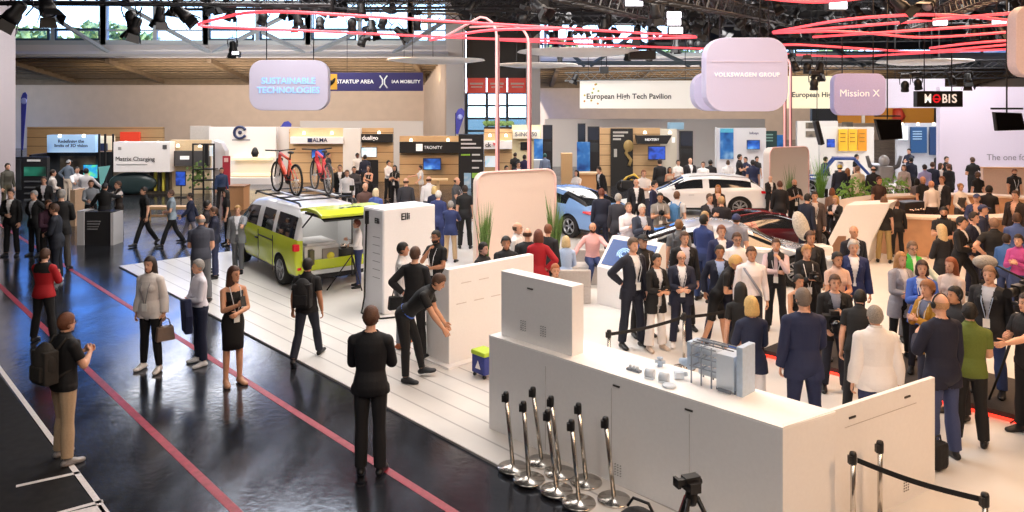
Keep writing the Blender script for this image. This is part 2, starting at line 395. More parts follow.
# ================================================================ people
SKIN = {'l': '#dba88c', 'm': '#bd8463', 'd': '#6f4632', 't': '#cf9877'}
ARM = {'down': (3, 9, 14, 25), 'hang': (-6, 11, 20, 15), 'clasp': (16, 9, 82, 58), 'hold': (24, 8, 100, 34), 'pocket': (-16, 20, 42, 35),
       'hip': (-18, 42, 92, 80), 'cross': (30, 10, 98, 84), 'phone': (48, 12, 118, 30), 'reach': (62, 4, 22, 0), 'behind': (-30, 12, 55, 80),
       'lift': (70, 18, 60, 10), 'face': (42, 8, 138, 40), 'point': (55, 10, 40, 0), 'wide': (10, 40, 30, 0), 'swingf': (24, 8, 25, 15), 'swingb': (-26, 8, 12, 10),
       'table': (30, 10, 62, 30), 'carry': (4, 8, 60, 20), 'shoulder': (15, 30, 140, 10), 'lap': (22, 8, 55, 40), 'stretch': (75, 35, 10, 0)}
LEG = {'stand': ((1, 4, 3), (0, 4, 3)), 'wide': ((1, 9, 2), (0, 9, 2)), 'shift': ((7, 5, 9), (-3, 5, 1)), 'walk': ((25, 2, 8), (-17, 2, 16)),
       'walk2': ((-17, 2, 16), (25, 2, 8)), 'sit': ((86, 9, 84), (84, 9, 88)), 'stool': ((62, 9, 66), (60, 9, 70)), 'together': ((1, 1, 2), (0, 1, 2)), 'lunge': ((34, 4, 30), (-6, 6, 10)),
       'step': ((14, 2, 8), (-10, 2, 10)), 'ride': ((58, 16, 60), (58, 16, 60))}
def Rx(a): return Matrix.Rotation(R(a), 3, 'X')
def Ry(a): return Matrix.Rotation(R(a), 3, 'Y')
def Rz(a): return Matrix.Rotation(R(a), 3, 'Z')
Z = Vector((0, 0, -1))
def loft(mb, rings, n=14):
    """rings: (centre, x half-axis vector, y half-axis vector)"""
    vs = []
    for c, a, b in rings:
        for k in range(n):
            t = 2 * math.pi * k / n; vs.append(c + a * math.cos(t) + b * math.sin(t))
    L = len(rings)
    fs = [(i * n + k, i * n + (k + 1) % n, (i + 1) * n + (k + 1) % n, (i + 1) * n + k) for i in range(L - 1) for k in range(n)]
    fs += [tuple(reversed(range(n))), tuple(range((L - 1) * n, L * n))]
    mb.add(vs, fs, True)
def limb(mb, a, b, r0, r1, mid=None, n=10):
    d = (b - a).normalized(); x = d.orthogonal().normalized(); y = d.cross(x)
    rs = []
    for t, k in ((-.5, .5), (-.2, .88), (0, 1)): rs.append((a + d * r0 * t * 1.6 if t else a, r0 * k))
    if mid: rs.append((a.lerp(b, mid[0]), mid[1]))
    for t, k in ((0, 1), (.2, .88), (.5, .5)): rs.append((b + d * r1 * t * 1.6 if t else b, r1 * k))
    loft(mb, [(c, x * r, y * r) for c, r in rs], n)
def hand_mesh(mb, wrist, Mf, sx, s, curl=35):
    d = Mf @ Vector((0, 0, -1)); th = Mf @ Vector((0, -1, 0)); nm = Mf @ Vector((-sx, 0, 0))
    w = wrist - d * .02 * s
    loft(mb, [(w, th * .022 * s, nm * .018 * s), (w + d * .03 * s, th * .028 * s, nm * .017 * s), (w + d * .075 * s, th * .041 * s, nm * .015 * s), (w + d * .108 * s, th * .040 * s, nm * .012 * s), (w + d * .116 * s, th * .03 * s, nm * .006 * s)], 10)
    for k, (o, ln) in enumerate(((.030, .072), (.010, .080), (-.010, .074), (-.029, .058))):
        p = w + d * .104 * s + th * o * s; pts = [p]; c = 0
        for j, f in enumerate((.45, .32, .23)):
            c += R(curl * (.6 + .25 * j) + 5 * k)
            p = p + (d * math.cos(c) + nm * math.sin(c)) * ln * f * s; pts.append(p)
        mb.tube(pts, [.0088 * s, .0085 * s, .0078 * s, .0055 * s], 6)
    p = w + d * .035 * s + th * .026 * s
    a = (d * .55 + th * .8 + nm * .25).normalized(); b = (d * .9 + th * .35 + nm * .35).normalized()
    mb.tube([p, p + a * .034 * s, p + a * .034 * s + b * .030 * s, p + a * .034 * s + b * .052 * s], [.013 * s, .011 * s, .0095 * s, .006 * s], 6)

def submesh(name, co, polys, mask, offs, nrm, m):
    idx = np.nonzero(mask)[0]
    if not len(idx): return None
    pv = polys[idx]; used = np.unique(pv[pv >= 0])
    remap = -np.ones(len(co), int); remap[used] = np.arange(len(used))
    nc = co[used] + nrm[used] * offs[used][:, None]
    me = bpy.data.meshes.new(name)
    me.from_pydata(nc.tolist(), [], remap[pv].tolist())
    me.polygons.foreach_set('use_smooth', [True] * len(pv))
    me.materials.append(m); me.update()
    return me
PEOPLE = []
def cloth_col(h):                         # darkens cloth colours, dark ones most, to hold against the strong lamps
    r, g_, b = hexc(h); l = .2 * r + .7 * g_ + .1 * b
    k = .55 if l < .04 else .7 if l < .12 else .9 if l < .3 else 1
    return '#' + ''.join('%02x' % round(255 * (12.92 * v if v < .0031308 else 1.055 * v ** (1 / 2.4) - .055)) for v in (r * k, g_ * k, b * k))
def person(loc, h, face, look, label, cat='person', group=None, vox=.014, seat=None):
    """look: dictionary - g m/f, skin, hair (style, colour), top (kind, colour...), legs (kind, colour), shoes, arms (left,right), stance, lean, yaw, pitch, build"""
    g = look.get('g', 'm'); s = h / 1.75; fem = g == 'f'; bld = look.get('b', 1.0) * (0.93 if fem else 1.02)
    A = look.get('arms', ('down', 'down')); A = [ARM[a] if isinstance(a, str) else a for a in A]
    LG = look.get('stance', 'stand'); LG = LEG[LG] if isinstance(LG, str) else LG
    lean = look.get('lean', 2); yaw = look.get('yaw', 0); pitch = look.get('pitch', 0)
    T = Rx(lean) @ Rz(look.get('twist', 0)); hip = Vector((0, 0, 0))
    def tp(x, y, z): return T @ Vector((x * s, y * s, z * s))
    sh = .165 if fem else .188
    mb = MB(); bones = []   # (class, a, b, ra, rb)
    hw = .168 if fem else .158
    prof = [(-.10, .085, .07, 0), (-.05, .15 * 1, .105, .005), (0, hw, .118, .008), (.07, hw * .98, .115, .005), (.17, (.118 if fem else .138), .092, -.004),
            (.28, (.132 if fem else .15), .106, -.006), (.38, (.145 if fem else .166), .118 if fem else .12, -.008), (.46, (.15 if fem else .17), .105, 0), (.515, (.135 if fem else .15), .082, .006), (.55, .085, .062, .012), (.585, .058, .055, .012)]
    ax = T @ Vector((1, 0, 0)); ay = T @ Vector((0, 1, 0))
    loft(mb, [(tp(0, o, z), ax * rx * s * bld, ay * ry * s * bld * (look.get('belly', 1) if .05 < z < .3 else 1)) for z, rx, ry, o in prof], 20)
    if fem:
        for q in (-1, 1): mb.ball(tp(q * .060, -.070, .365), (.062 * s, .058 * s, .066 * s), 10, 8)
    limb(mb, tp(0, .014, .54), tp(0, .004, .65), .054 * s, .05 * s)
    HM = T @ Rx(pitch) @ Rz(yaw)
    if look.get('straight'): HM = Rx(pitch) @ Rz(yaw)
    hc = tp(0, .008, .635) + HM @ Vector((0, -.016, .082)) * s
    def hp(x, y, z): return hc + HM @ Vector((x, y, z)) * s
    mb.ball(hp(0, .006, .016), (.076 * s, .096 * s, .1 * s), 16, 12, HM)
    mb.ball(hp(0, -.022, -.04), (.060 * s, .070 * s, .078 * s), 14, 10, HM)
    mb.ball(hp(0, -.07, -.088), (.026 * s, .022 * s, .02 * s), 8, 6, HM)
    mb.tube([hp(0, -.086, .02), hp(0, -.106, -.022), hp(0, -.084, -.034)], [.009 * s, .014 * s, .012 * s], 6)
    for q in (-1, 1): mb.ball(hp(q * .077, .01, -.004), (.009 * s, .019 * s, .032 * s), 8, 6, HM)
    joints = {}; hands = MB()
    for i, sx in enumerate((1, -1)):
        f, ab, el, tw = A[i]
        M = T @ Ry(-sx * ab) @ Rx(-f); Mf = M @ Rz(-sx * tw) @ Rx(-el)
        S = tp(sx * (sh - .012), .006, .472); E = S + M @ Z * .285 * s; Wp = E + Mf @ Z * .25 * s
        limb(mb, tp(sx * .05, .012, .535), S, .034 * s, .05 * s * bld); mb.ball(S, .053 * s * bld, 10, 8); limb(mb, S, E, .050 * s * bld, .042 * s * bld); limb(mb, E, Wp, .042 * s * bld, .027 * s, (.3, .044 * s * bld))
        hand_mesh(hands, Wp, Mf, sx, s * (.93 if fem else 1.02), look.get('curl', 35))
        joints['hand%d' % i] = Wp + Mf @ Z * .09 * s; joints['Mf%d' % i] = Mf; joints['sh%d' % i] = S
        bones += [(10 + i, S, E, .055 * s, .042 * s), (12 + i, E, Wp, .043 * s, .028 * s)]
    low = 0; feet = []
    for i, sx in enumerate((1, -1)):
        f, ab, kn = LG[i]
        M = Ry(-sx * ab) @ Rx(-f); Ms = M @ Rx(kn)
        Hh = Vector((sx * .088 * s, .004, -.01 * s)); K = Hh + M @ Z * .43 * s; An = K + Ms @ Z * .42 * s
        limb(mb, Hh, K, .088 * s * bld, .056 * s, (.4, .077 * s * bld)); limb(mb, K, An, .055 * s, .037 * s, (.3, .056 * s * bld))
        bones += [(20 + i, Hh, K, .088 * s, .056 * s), (22 + i, K, An, .056 * s, .038 * s)]
        feet.append((An, f, kn, sx)); low = min(low, An.z)
    ank = .085 * s
    for i, (An, f, kn, sx) in enumerate(feet):
        lift = An.z - low
        p = min(50, max(0, (kn - f) * 1.2)) if (lift > .01 and abs(f) < 50) else 0
        if f > 18 and f < 50: p = -8
        Mq = Rz(sx * look.get('toe', 9)) @ Rx(p)
        heel = An + Mq @ Vector((0, .035, -.050)) * s; ball = An + Mq @ Vector((0, -.125, -.058)) * s; toe = An + Mq @ Vector((0, -.175, -.060)) * s
        fx = Mq @ Vector((1, 0, 0)); fz = Mq @ Vector((0, 0, 1))
        loft(mb, [(heel + Mq @ Vector((0, .03, 0)) * s, fx * .018 * s, fz * .018 * s), (heel, fx * .034 * s, fz * .034 * s), (An + Mq @ Vector((0, -.03, -.035)) * s, fx * .038 * s, fz * .046 * s),
                  (ball, fx * .046 * s, fz * .027 * s), (toe, fx * .036 * s, fz * .022 * s), (toe + Mq @ Vector((0, -.022, 0)) * s, fx * .016 * s, fz * .012 * s)], 10)
        limb(mb, An, An + Mq @ Vector((0, -.02, -.04)) * s, .038 * s, .036 * s, n=8)
        bones += [(24 + i, heel, toe, .04 * s, .03 * s)]
    bones += [(1, tp(0, 0, -.08), tp(0, 0, .50), .14 * s, .14 * s), (2, tp(0, .014, .56), tp(0, 0, .62), .055 * s, .055 * s), (3, hp(0, 0, .04), hp(0, -.02, -.05), .09 * s, .075 * s)]
    dz = -(low - ank)
    # ---- one continuous skin
    me0 = bpy.data.meshes.new('body'); me0.from_pydata(mb.v, [], mb.f); me0.update()
    o = bpy.data.objects.new('body', me0); C.objects.link(o)
    md = o.modifiers.new('r', 'REMESH'); md.mode = 'VOXEL'; md.voxel_size = vox; md.adaptivity = 0
    sm = o.modifiers.new('s', 'SMOOTH'); sm.factor = .5; sm.iterations = 2 if vox > .012 else 3
    dg = bpy.context.evaluated_depsgraph_get(); em = o.evaluated_get(dg).to_mesh()
    n = len(em.vertices); co = np.empty(n * 3); em.vertices.foreach_get('co', co); co = co.reshape(-1, 3)
    nr = np.empty(n * 3); em.vertices.foreach_get('normal', nr); nr = nr.reshape(-1, 3)
    npoly = len(em.polygons); lp = np.empty(len(em.loops), int); em.loops.foreach_get('vertex_index', lp)
    ls = np.empty(npoly, int); em.polygons.foreach_get('loop_start', ls)
    polys = np.stack([lp[ls], lp[ls + 1], lp[ls + 2], lp[np.minimum(ls + 3, len(lp) - 1)]], 1)
    o.evaluated_get(dg).to_mesh_clear(); bpy.data.objects.remove(o); bpy.data.meshes.remove(me0)
    fc = co[polys].mean(1)
    # ---- which bone a face belongs to
    best = np.full(npoly, 9e9); cls = np.zeros(npoly, int); par = np.zeros(npoly)
    for c, a, b, ra, rb in bones:
        a = np.array(a); b = np.array(b); ab = b - a; t = np.clip(((fc - a) @ ab) / (ab @ ab), 0, 1)
        d = np.linalg.norm(fc - (a + t[:, None] * ab), axis=1) - (ra + (rb - ra) * t)
        if c == 1: d = d * .8
        k = d < best; best[k] = d[k]; cls[k] = c; par[k] = t[k]
    Ti = np.array(T.inverted()); tl = (fc @ Ti.T) / s; tv = (co @ Ti.T) / s       # torso frame
    Hi = np.array(HM.inverted()); hl = ((fc - np.array(hc)) @ Hi.T) / s; hv = ((co - np.array(hc)) @ Hi.T) / s
    torso = (cls == 1); head = (cls == 3); neck = cls == 2; uarm = (cls == 10) | (cls == 11); farm = (cls == 12) | (cls == 13)
    thigh = (cls == 20) | (cls == 21); shin = (cls == 22) | (cls == 23); foot = cls >= 24
    # ---- the thing
    root = thing('person', label, cat, (loc[0], loc[1], loc[2]), R(face), group)
    off = Vector((0, 0, dz if seat is None else seat + .11 * s))
    sk = cm(SKIN[look.get('skin', 'l')], .5)
    V = np.vstack([co, np.array([tuple(v) for v in hands.v])]); nv = len(co)
    me = bpy.data.meshes.new('body'); me.from_pydata(V.tolist(), [], polys.tolist() + [[i + nv for i in f] for f in hands.f])
    me.polygons.foreach_set('use_smooth', [True] * len(me.polygons)); me.materials.append(sk); me.update()
    def part(name, mesh, parent=root):
        if mesh is None: return None
        q = bpy.data.objects.new(name, mesh); C.objects.link(q); q.parent = parent
        if parent is root: q.location = off
        return q
    body = part('body', me)
    pad = max(1.0, vox / .013)
    def offs(base, grow=None):
        a = np.full(len(co), base * s)
        if grow is not None: a = a + grow
        return a
    # trousers, skirt or shorts
    lk = look.get('legs', ('trousers', '#23242a')); lm = cm(cloth_col(lk[1]), .8, bump=.15, scale=60)
    waist = .10
    if lk[0] in ('trousers', 'slim', 'wide'):
        gw = np.clip((-tv[:, 2] - .35) / .5, 0, 1) * {'trousers': .020, 'slim': .004, 'wide': .045}[lk[0]] * s
        part('trousers', submesh('trousers', co, polys, (torso & (tl[:, 2] < waist)) | thigh | (shin & (par < .96)), offs(.010, gw), nr, lm))
    elif lk[0] == 'shorts':
        part('shorts', submesh('shorts', co, polys, (torso & (tl[:, 2] < waist)) | (thigh & (par < .9)), offs(.016), nr, lm))
    elif lk[0] == 'skirt':
        part('underskirt', submesh('underskirt', co, polys, (torso & (tl[:, 2] < waist)) | (thigh & (par < .3)), offs(.006), nr, lm))
        b = MB()
        Ks = [bb[2] for bb in bones if bb[0] in (20, 21)]; km = (Ks[0] + Ks[1]) / 2; ln = look.get('skirt', .95)
        rg = [(tp(0, 0, .14), ax * .135 * s * bld, ay * .108 * s * bld), (tp(0, .004, .04), ax * .178 * s * bld, ay * .135 * s * bld)]
        spread = abs(Ks[0].y - Ks[1].y) / 2 + .105 * s
        for t in (.35, .7, 1.0): rg.append((Vector((0, .0, 0)).lerp(km, t * ln), Vector((1, 0, 0)) * (.180 * s * bld * (1 - t) + (max(abs(k_.x) for k_ in Ks) + .062 * s) * t), Vector((0, 1, 0)) * (.135 * s * (1 - t) + spread * t * 1.05)))
        loft(b, rg, 20); part('skirt', b.mesh('skirt', lm))
    # tops
    for tk in look.get('top', [('tee', '#222222')]):
        kind, colr = tk[0], tk[1]; m = cm(cloth_col(colr), .75, bump=.12, scale=50)
        tz, tx = tl[:, 2], tl[:, 0]; front = tl[:, 1] < -.01
        under = tv[:, 2]
        if kind == 'tee': mask = (torso & (tz > -.06)) | (uarm & (par < .62)) | (thigh & (tz > -.06)); nm_, of = 'tshirt', offs(.016)
        elif kind == 'tank': mask = torso & (tz > -.04) & (tz < .50); nm_, of = 'top', offs(.008)
        elif kind == 'dress': mask = torso & (tz > .02) & (tz < .47); nm_, of = 'dress_bodice', offs(.007)
        elif kind == 'shirt': mask = (torso & (tz > tk[2] if len(tk) > 2 else torso & (tz > .06))) | uarm | (farm & (par < .95)) | (neck & (par < .14)); nm_, of = 'shirt', offs(.013)
        elif kind == 'loose': mask = (torso & (tz > -.10)) | uarm | (farm & (par < .9)) | (thigh & (tz > -.10)); nm_, of = 'blouse', offs(.022, np.clip((.25 - under) * .06, 0, .03) * s)
        elif kind == 'rolled': mask = (torso & (tz > .05)) | uarm | (farm & (par < .25)) | (neck & (par < .14)); nm_, of = 'shirt', offs(.014)
        elif kind == 'front': mask = (torso & (tz > .04) & (tz < .56) & (np.abs(tx) < .115) & front) | (neck & (par < .10)); nm_, of = 'shirt', offs(.007)
        elif kind == 'vest': mask = torso & (tz > .0) & ~(front & (np.abs(tx) < .035)) & (np.abs(tx) < .21); nm_, of = 'vest', offs(.024)
        elif kind == 'apron': mask = (torso & (tz > -.08) & (tz < .40) & front & (np.abs(tx) < .11)) | (thigh & (par < .6) & front); nm_, of = 'apron', offs(.026)
        elif kind in ('jacket', 'blazer', 'hoodie'):
            hem = {'jacket': -.15, 'blazer': -.24, 'hoodie': -.06}[kind]
            closed = len(tk) > 2 and tk[2] == 'closed'
            vz = .22 if not closed else .33
            half = np.where(tz > vz, (tz - vz) * .20 + .004, 0.0) if kind != 'hoodie' else np.zeros(npoly)
            if not closed: half = half + np.clip(.012 + (vz - tz) * .10, 0.008, .05)
            if kind == 'hoodie' and closed: half = half * 0
            mask = ((torso & (tz > hem) & (tz < .575)) | (thigh & (tz > hem)) | uarm | (farm & (par < .95)) | (neck & (par < .3) & ~front)) & ~((torso | thigh) & front & (np.abs(tx) < half))
            nm_ = {'jacket': 'jacket', 'blazer': 'jacket', 'hoodie': 'sweatshirt'}[kind]
            of = offs(.020, np.clip((.12 - under) * .09, 0, .028) * s)
        elif kind == 'yoke': mask = torso & (tz > .40) & (tz < .575); nm_, of = 'shoulder_yoke', offs(.026)
        else: continue
        p_ = part(nm_, submesh(nm_, co, polys, mask, of, nr, m))
        if kind in ('jacket', 'blazer') and vox < .018:
            b = MB()
            for q in (-1, 1):
                top = tp(q * .062, -.045, .535); mid = tp(q * .082, -.135 * bld, .42); bot = tp(q * .03, -.136 * bld, .24)
                w1 = tp(q * .125, -.118 * bld, .42)
                n_ = T @ Vector((0, -.012 * s, 0))
                b.prism([top + n_, mid + n_, bot + n_, w1 + n_], n_ * .6)
            part('lapel', b.mesh('lapel', m), p_)
    # shoes
    sc_ = look.get('shoes', '#16161a')
    if sc_:
        for i in (0, 1):
            part('shoe', submesh('shoe', co, polys, (cls == 24 + i) | ((cls == 22 + i) & (par > .97)), offs(.008), nr, cm(sc_, .4)))
    # hair
    hs, hcx = look.get('hair', ('short', '#2a1d16')); hm = cm(hcx, .6, bump=.4, scale=90, var=.25)
    hx, hy, hz = hl.T
    line = .062 - np.clip(hy + .055, 0, .06) * 1.9
    if hs in ('short', 'long', 'pony', 'bun', 'bob', 'curly'):
        mk = head & (hz > line - (0.01 if hs == 'short' else .03) * (hy > -.01)) & ~((np.abs(hx) > .07) & (hz < -.0) & (hy < .03))
        vol = {'short': .012, 'curly': .026, 'bob': .016}.get(hs, .013)
        of = offs(vol, np.clip(hv[:, 2] - .04, 0, .1) * .10 * s)
        cap = part('hair', submesh('hair', co, polys, mk, of, nr, hm))
        if hs in ('long', 'bob', 'pony'):
            b = MB(); L_ = {'long': look.get('hlen', .30), 'bob': .12, 'pony': .22}[hs]
            if hs == 'pony': loft(b, [(hp(0, .10, .03), Vector((1, 0, 0)) * .02 * s, Vector((0, 1, 0)) * .02 * s), (hp(0, .135, -.03), Vector((1, 0, 0)) * .035 * s, Vector((0, 1, 0)) * .028 * s), (hp(0, .13, -.14), Vector((1, 0, 0)) * .03 * s, Vector((0, 1, 0)) * .022 * s), (hp(0, .12, -.22), Vector((1, 0, 0)) * .008 * s, Vector((0, 1, 0)) * .008 * s)], 10)
            else:
                X, Y = HM @ Vector((1, 0, 0)), HM @ Vector((0, 1, 0)); dn = HM @ Vector((0, 0, -1)); dn = (dn + Vector((0, 0, -1.5))).normalized(); base = hp(0, .034, .0)
                rg = [(hp(0, .022, .105), X * .03 * s, Y * .04 * s), (hp(0, .022, .085), X * .072 * s, Y * .078 * s), (hp(0, .026, .03), X * .094 * s, Y * .086 * s), (base + dn * .04 * s, X * .098 * s, Y * .082 * s)]
                for t, rx, ry in ((.45, .104, .072), (.8, .098, .056), (1, .06, .03)): rg.append((base + dn * (L_ * t + .02) * s + Y * (.012 if hs == 'long' else 0) * s, X * rx * s, Y * ry * s))
                loft(b, rg, 14)
            part('hair_length' if cap else 'hair', b.mesh('hair_length', hm), cap or root)
        if hs == 'bun' and cap: part('hair_bun', MB().ball(hp(0, .11, .05), .042 * s).mesh('hair_bun', hm), cap)
    elif hs == 'fringe':
        part('hair', submesh('hair', co, polys, head & (hz < .035) & (hz > -.035) & (hy > -.005), offs(.008), nr, hm))
    elif hs == 'cap':
        mk = head & (hz > .045 - np.clip(hy, -.02, .06) * .6); cp = part('cap', submesh('cap', co, polys, mk, offs(.016), nr, hm))
        b = MB(); b.prism([hp(-.06, -.085, .055), hp(.06, -.085, .055), hp(.05, -.155, .046), hp(-.05, -.155, .046)], .012 * s)
        part('cap_peak', b.mesh('cap_peak', hm), cp or root)
        part('hair', submesh('hair', co, polys, head & (hz < .045) & (hz > -.045) & (hy > .02), offs(.008), nr, cm(look.get('hair2', '#3a2a20'), .7)))
    if look.get('beard'):
        part('beard', submesh('beard', co, polys, head & (hz < -.045) & (hy < .0), offs(.007), nr, cm(look['beard'], .8)))
    # face
    for q in (-1, 1):
        e_ = part('eye', MB().ball(hp(q * .030, -.0865, .004), (.0095 * s, .007 * s, .0055 * s), 8, 6, HM).mesh('eye', cm('#2a211d', .2)))
        part('eyebrow', MB().tube([hp(q * .014, -.093, .022), hp(q * .030, -.092, .027), hp(q * .046, -.078, .022)], .0030 * s, 5).mesh('eyebrow', cm(hcx if hs != 'cap' else '#3a2a20', .7)))
    part('mouth', MB().ball(hp(0, -.0895, -.058), (.021 * s, .007 * s, .0065 * s), 8, 6, HM).mesh('mouth', cm('#a4584e', .5)))
    if look.get('glasses'):
        b = MB()
        for q in (-1, 1):
            b.tube([hp(q * .032 + .022 * math.cos(R(a)), -.101, .003 + .017 * math.sin(R(a))) for a in range(0, 360, 36)], .0028 * s, 5, closed=True)
            b.tube([hp(q * .053, -.100, .008), hp(q * .084, -.02, .01), hp(q * .084, .02, .0)], .0028 * s, 5)
        b.tube([hp(-.01, -.101, .006), hp(.01, -.101, .006)], .0028 * s, 5)
        part('glasses', b.mesh('glasses', BLK))
    if look.get('headset'):
        b = MB(); b.tube([hp(.098 * math.cos(R(a)), .01, .02 + .098 * math.sin(R(a))) for a in range(-8, 189, 14)], .009 * s, 6)
        for q in (-1, 1): b.ball(hp(q * .094, .01, 0), (.022 * s, .034 * s, .04 * s), 10, 8, HM)
        part('headset', b.mesh('headset', BLK))
    if look.get('lanyard'):
        lc = cm(look['lanyard'], .6); b = MB(); of_ = -.155 * bld
        for q in (-1, 1): b.tube([tp(q * .062, .03, .56), tp(q * .078, -.075, .52), tp(q * .065, of_, .38), tp(q * .01, of_ - .005, .14)], .0065 * s, 5)
        l_ = part('lanyard', b.mesh('lanyard', lc))
        b = MB(); b.box(tp(0, of_ - .012, .085), (.085 * s, .006 * s, .12 * s), M=T); part('badge', b.mesh('badge', cm('#efeeea', .5)), l_)
    if look.get('belt'):
        b = MB(); b.tube([tp(hw * .99 * bld * math.cos(R(a)), .122 * bld * math.sin(R(a)), .085) for a in range(0, 360, 20)], .013 * s, 6, closed=True)
        part('belt', b.mesh('belt', cm(look['belt'], .5)))
    root['pose'] = 0; del root['pose']
    Rm = Rz(face)
    PEOPLE.append(root)
    root_data = {'root': root, 'off': off, 'tp': tp, 'Rm': Rm, 'hand': [Rm @ (joints['hand%d' % i] + off) + Vector(loc) for i in (0, 1)], 's': s, 'T': T, 'head': Rm @ (hc + off) + Vector(loc), 'sh': [joints['sh0'], joints['sh1']]}
    return root_data
def at_person(pd, x, y, z):               # a point of the torso frame in the hall
    return pd['Rm'] @ (pd['tp'](x, y, z) + pd['off']) + Vector(pd['root'].location)
# ================================================================ the stand
# ---- demonstration counter (white, with a tall block) and its side wing
A, B = G(489, 430), Vector((2.48, 7.05, 0)); A.z = 0
e = (B - A).normalized(); n = Vector((-e.y, e.x, 0)); CHT = 1.216
cnt = thing('demo_counter', 'long white display counter with grille slots and a brightly lit top', 'counter', A)
def cl(x, y, z=0): return e * x + n * y + Vector((0, 0, z))
Lc = (B - A).length
MB().prism([cl(0, 0), cl(Lc, 0), cl(Lc + .185, .72), cl(0, .70)], CHT - .02).build('body', WALLW, cnt, bevel=.006)
MB().prism([cl(0, .0, CHT - .02), cl(Lc, 0, CHT - .02), cl(Lc + .185, .72, CHT - .02), cl(0, .70, CHT - .02)], .02).build('top', cm('#fbfaf8', .35), cnt)
def on_front(px, py):                      # point on the counter's front face under a pixel
    d = Vector(((px - 512) / F, 1, -(py - YH) / F)); o = Vector((0, 0, CH)); t = (A - o).dot(n) / d.dot(n)
    return o + d * t - A
SLIT = cm('#3b3634', .6)
angc = math.atan2(e.y, e.x)
for px, py in ((616.5, 386), (689, 410)):
    p = on_front(px, py); MB().box((0, 0, 0), (.09, .012, .018)).build('handle_slot', SLIT, cnt, loc=p - n * .004, rz=angc)
def vent(px, py, parent, p=None, ang=angc, nn=n):
    p = on_front(px, py) if p is None else p
    b = MB()
    for i in range(3):
        for j in range(5): b.box(((i - 1) * .036, 0, (j - 2) * .028), (.014, .010, .006), M=Ry(-18))
    b.build('vent_grille', SLIT, parent, loc=p - nn * .003, rz=ang)
vent(618, 470, cnt)
SEAM = cm('#b3aca8', .6)
for k in range(1, 4):
    MB().box((0, 0, .5), (.004, .006, 1.0)).build('panel_seam', SEAM, cnt, loc=cl(Lc * k / 4, -.001, .06), rz=angc)
# tall block standing on the counter's left end
blk = thing('display_block', 'tall white block with vent holes standing on the left end of the counter', 'display block', A + cl(0, 0, CHT))
MB().prism([cl(.10, .12), cl(1.30, .12), cl(1.30, .33), cl(.10, .33)], .82).build('body', WALLW, blk, bevel=.006)
MB().box((0, 0, 0), (.09, .012, .016)).build('handle_slot', SLIT, blk, loc=cl(.62, .115, .68), rz=angc)
vent(0, 0, blk, cl(.50, .117, .20)); vent(0, 0, blk, cl(.84, .117, .20))
# wing
E2 = Vector((4.573, 8.325, 0)); ew = (E2 - B).normalized(); nw = Vector((-ew.y, ew.x, 0)); angw = math.atan2(ew.y, ew.x)
wing = thing('counter_wing', 'white side panel closing off the right end of the counter', 'panel', B)
Lw = (E2 - B).length
MB().prism([ew * .01, ew * Lw, ew * Lw + nw * .05, ew * .06 + nw * .05], CHT + .008).build('body', WALLW, wing, bevel=.005)
def on_wing(px, py):
    d = Vector(((px - 512) / F, 1, -(py - YH) / F)); o = Vector((0, 0, CH)); t = (B - o).dot(nw) / d.dot(nw)
    return o + d * t - B
for px, py in ((852, 417), (907, 396.6)): MB().box((0, 0, 0), (.10, .012, .018)).build('handle_slot', SLIT, wing, loc=on_wing(px, py) - nw * .004, rz=angw)
vent(0, 0, wing, on_wing(906, 485), angw, nw)
MB().box((0, 0, 0), (1.2, .006, .004)).build('panel_seam', SEAM, wing, loc=ew * 1.5 - nw * .002 + Vector((0, 0, 1.02)), rz=angw)

# ---- machine model on the counter
def on_top(px, py): return G(px, py, CHT)
mp_ = on_top(735, 392)
mdl = thing('machine_model', 'pale blue scale model of an industrial plant with stacked cylinders', 'model', mp_, angc)
PB = cm('#b9cbe0', .4); PB2 = cm('#d5dfea', .4); DG = cm('#6d7682', .4)
MB().box((.10, .04, .25), (.07, .26, .50)).build('tall_panel', PB, mdl, bevel=.006)
MB().box((-.07, .04, .20), (.20, .24, .36)).build('housing', PB2, mdl, bevel=.006)
b = MB()
for k in range(3): b.cyl((-.42, .03, .12 + k * .11), (-.17, .03, .12 + k * .11), .048, 16); 
b.build('cylinder_stack', PB2, mdl)
b = MB()
for x in (-.46, -.34, -.22):
    for y in (-.09, .15): b.cyl((x, y, 0), (x, y, .42), .009, 8)
for z in (.18, .29, .40):
    for y in (-.09, .15): b.cyl((-.48, y, z), (-.17, y, z), .008, 8)
    for x in (-.46, -.34): b.cyl((x, -.09, z), (x, .15, z), .008, 8)
b.build('scaffold', cm('#8d98a6', .4), mdl)
b = MB(); b.box((-.50, .03, .27), (.05, .2, .30)); b.build('end_panel', PB, mdl)
b = MB()
for y in (-.06, .02, .10): b.cyl((-.46, y, .435), (.02, y, .435), .007, 8)
b.build('top_rail', DG, mdl)
MB().lathe([(.002, 0), (.05, .0), (.03, .09), (.002, .09)], 14, (-.58, .02, .16), M=Ry(-90)).build('nozzle', PB, mdl)
for x, y in ((-.17, -.06), (.03, -.06), (-.17, .14), (.03, .14)): MB().cyl((x, y, 0), (x, y, .03), .012, 8).build('foot', DG, mdl)
MB().cyl((-.12, -.12, .03), (.02, -.12, .03), .018, 10).build('front_pipe', DG, mdl)
SM = cm('#c3ccd6', .45)
ti = 0
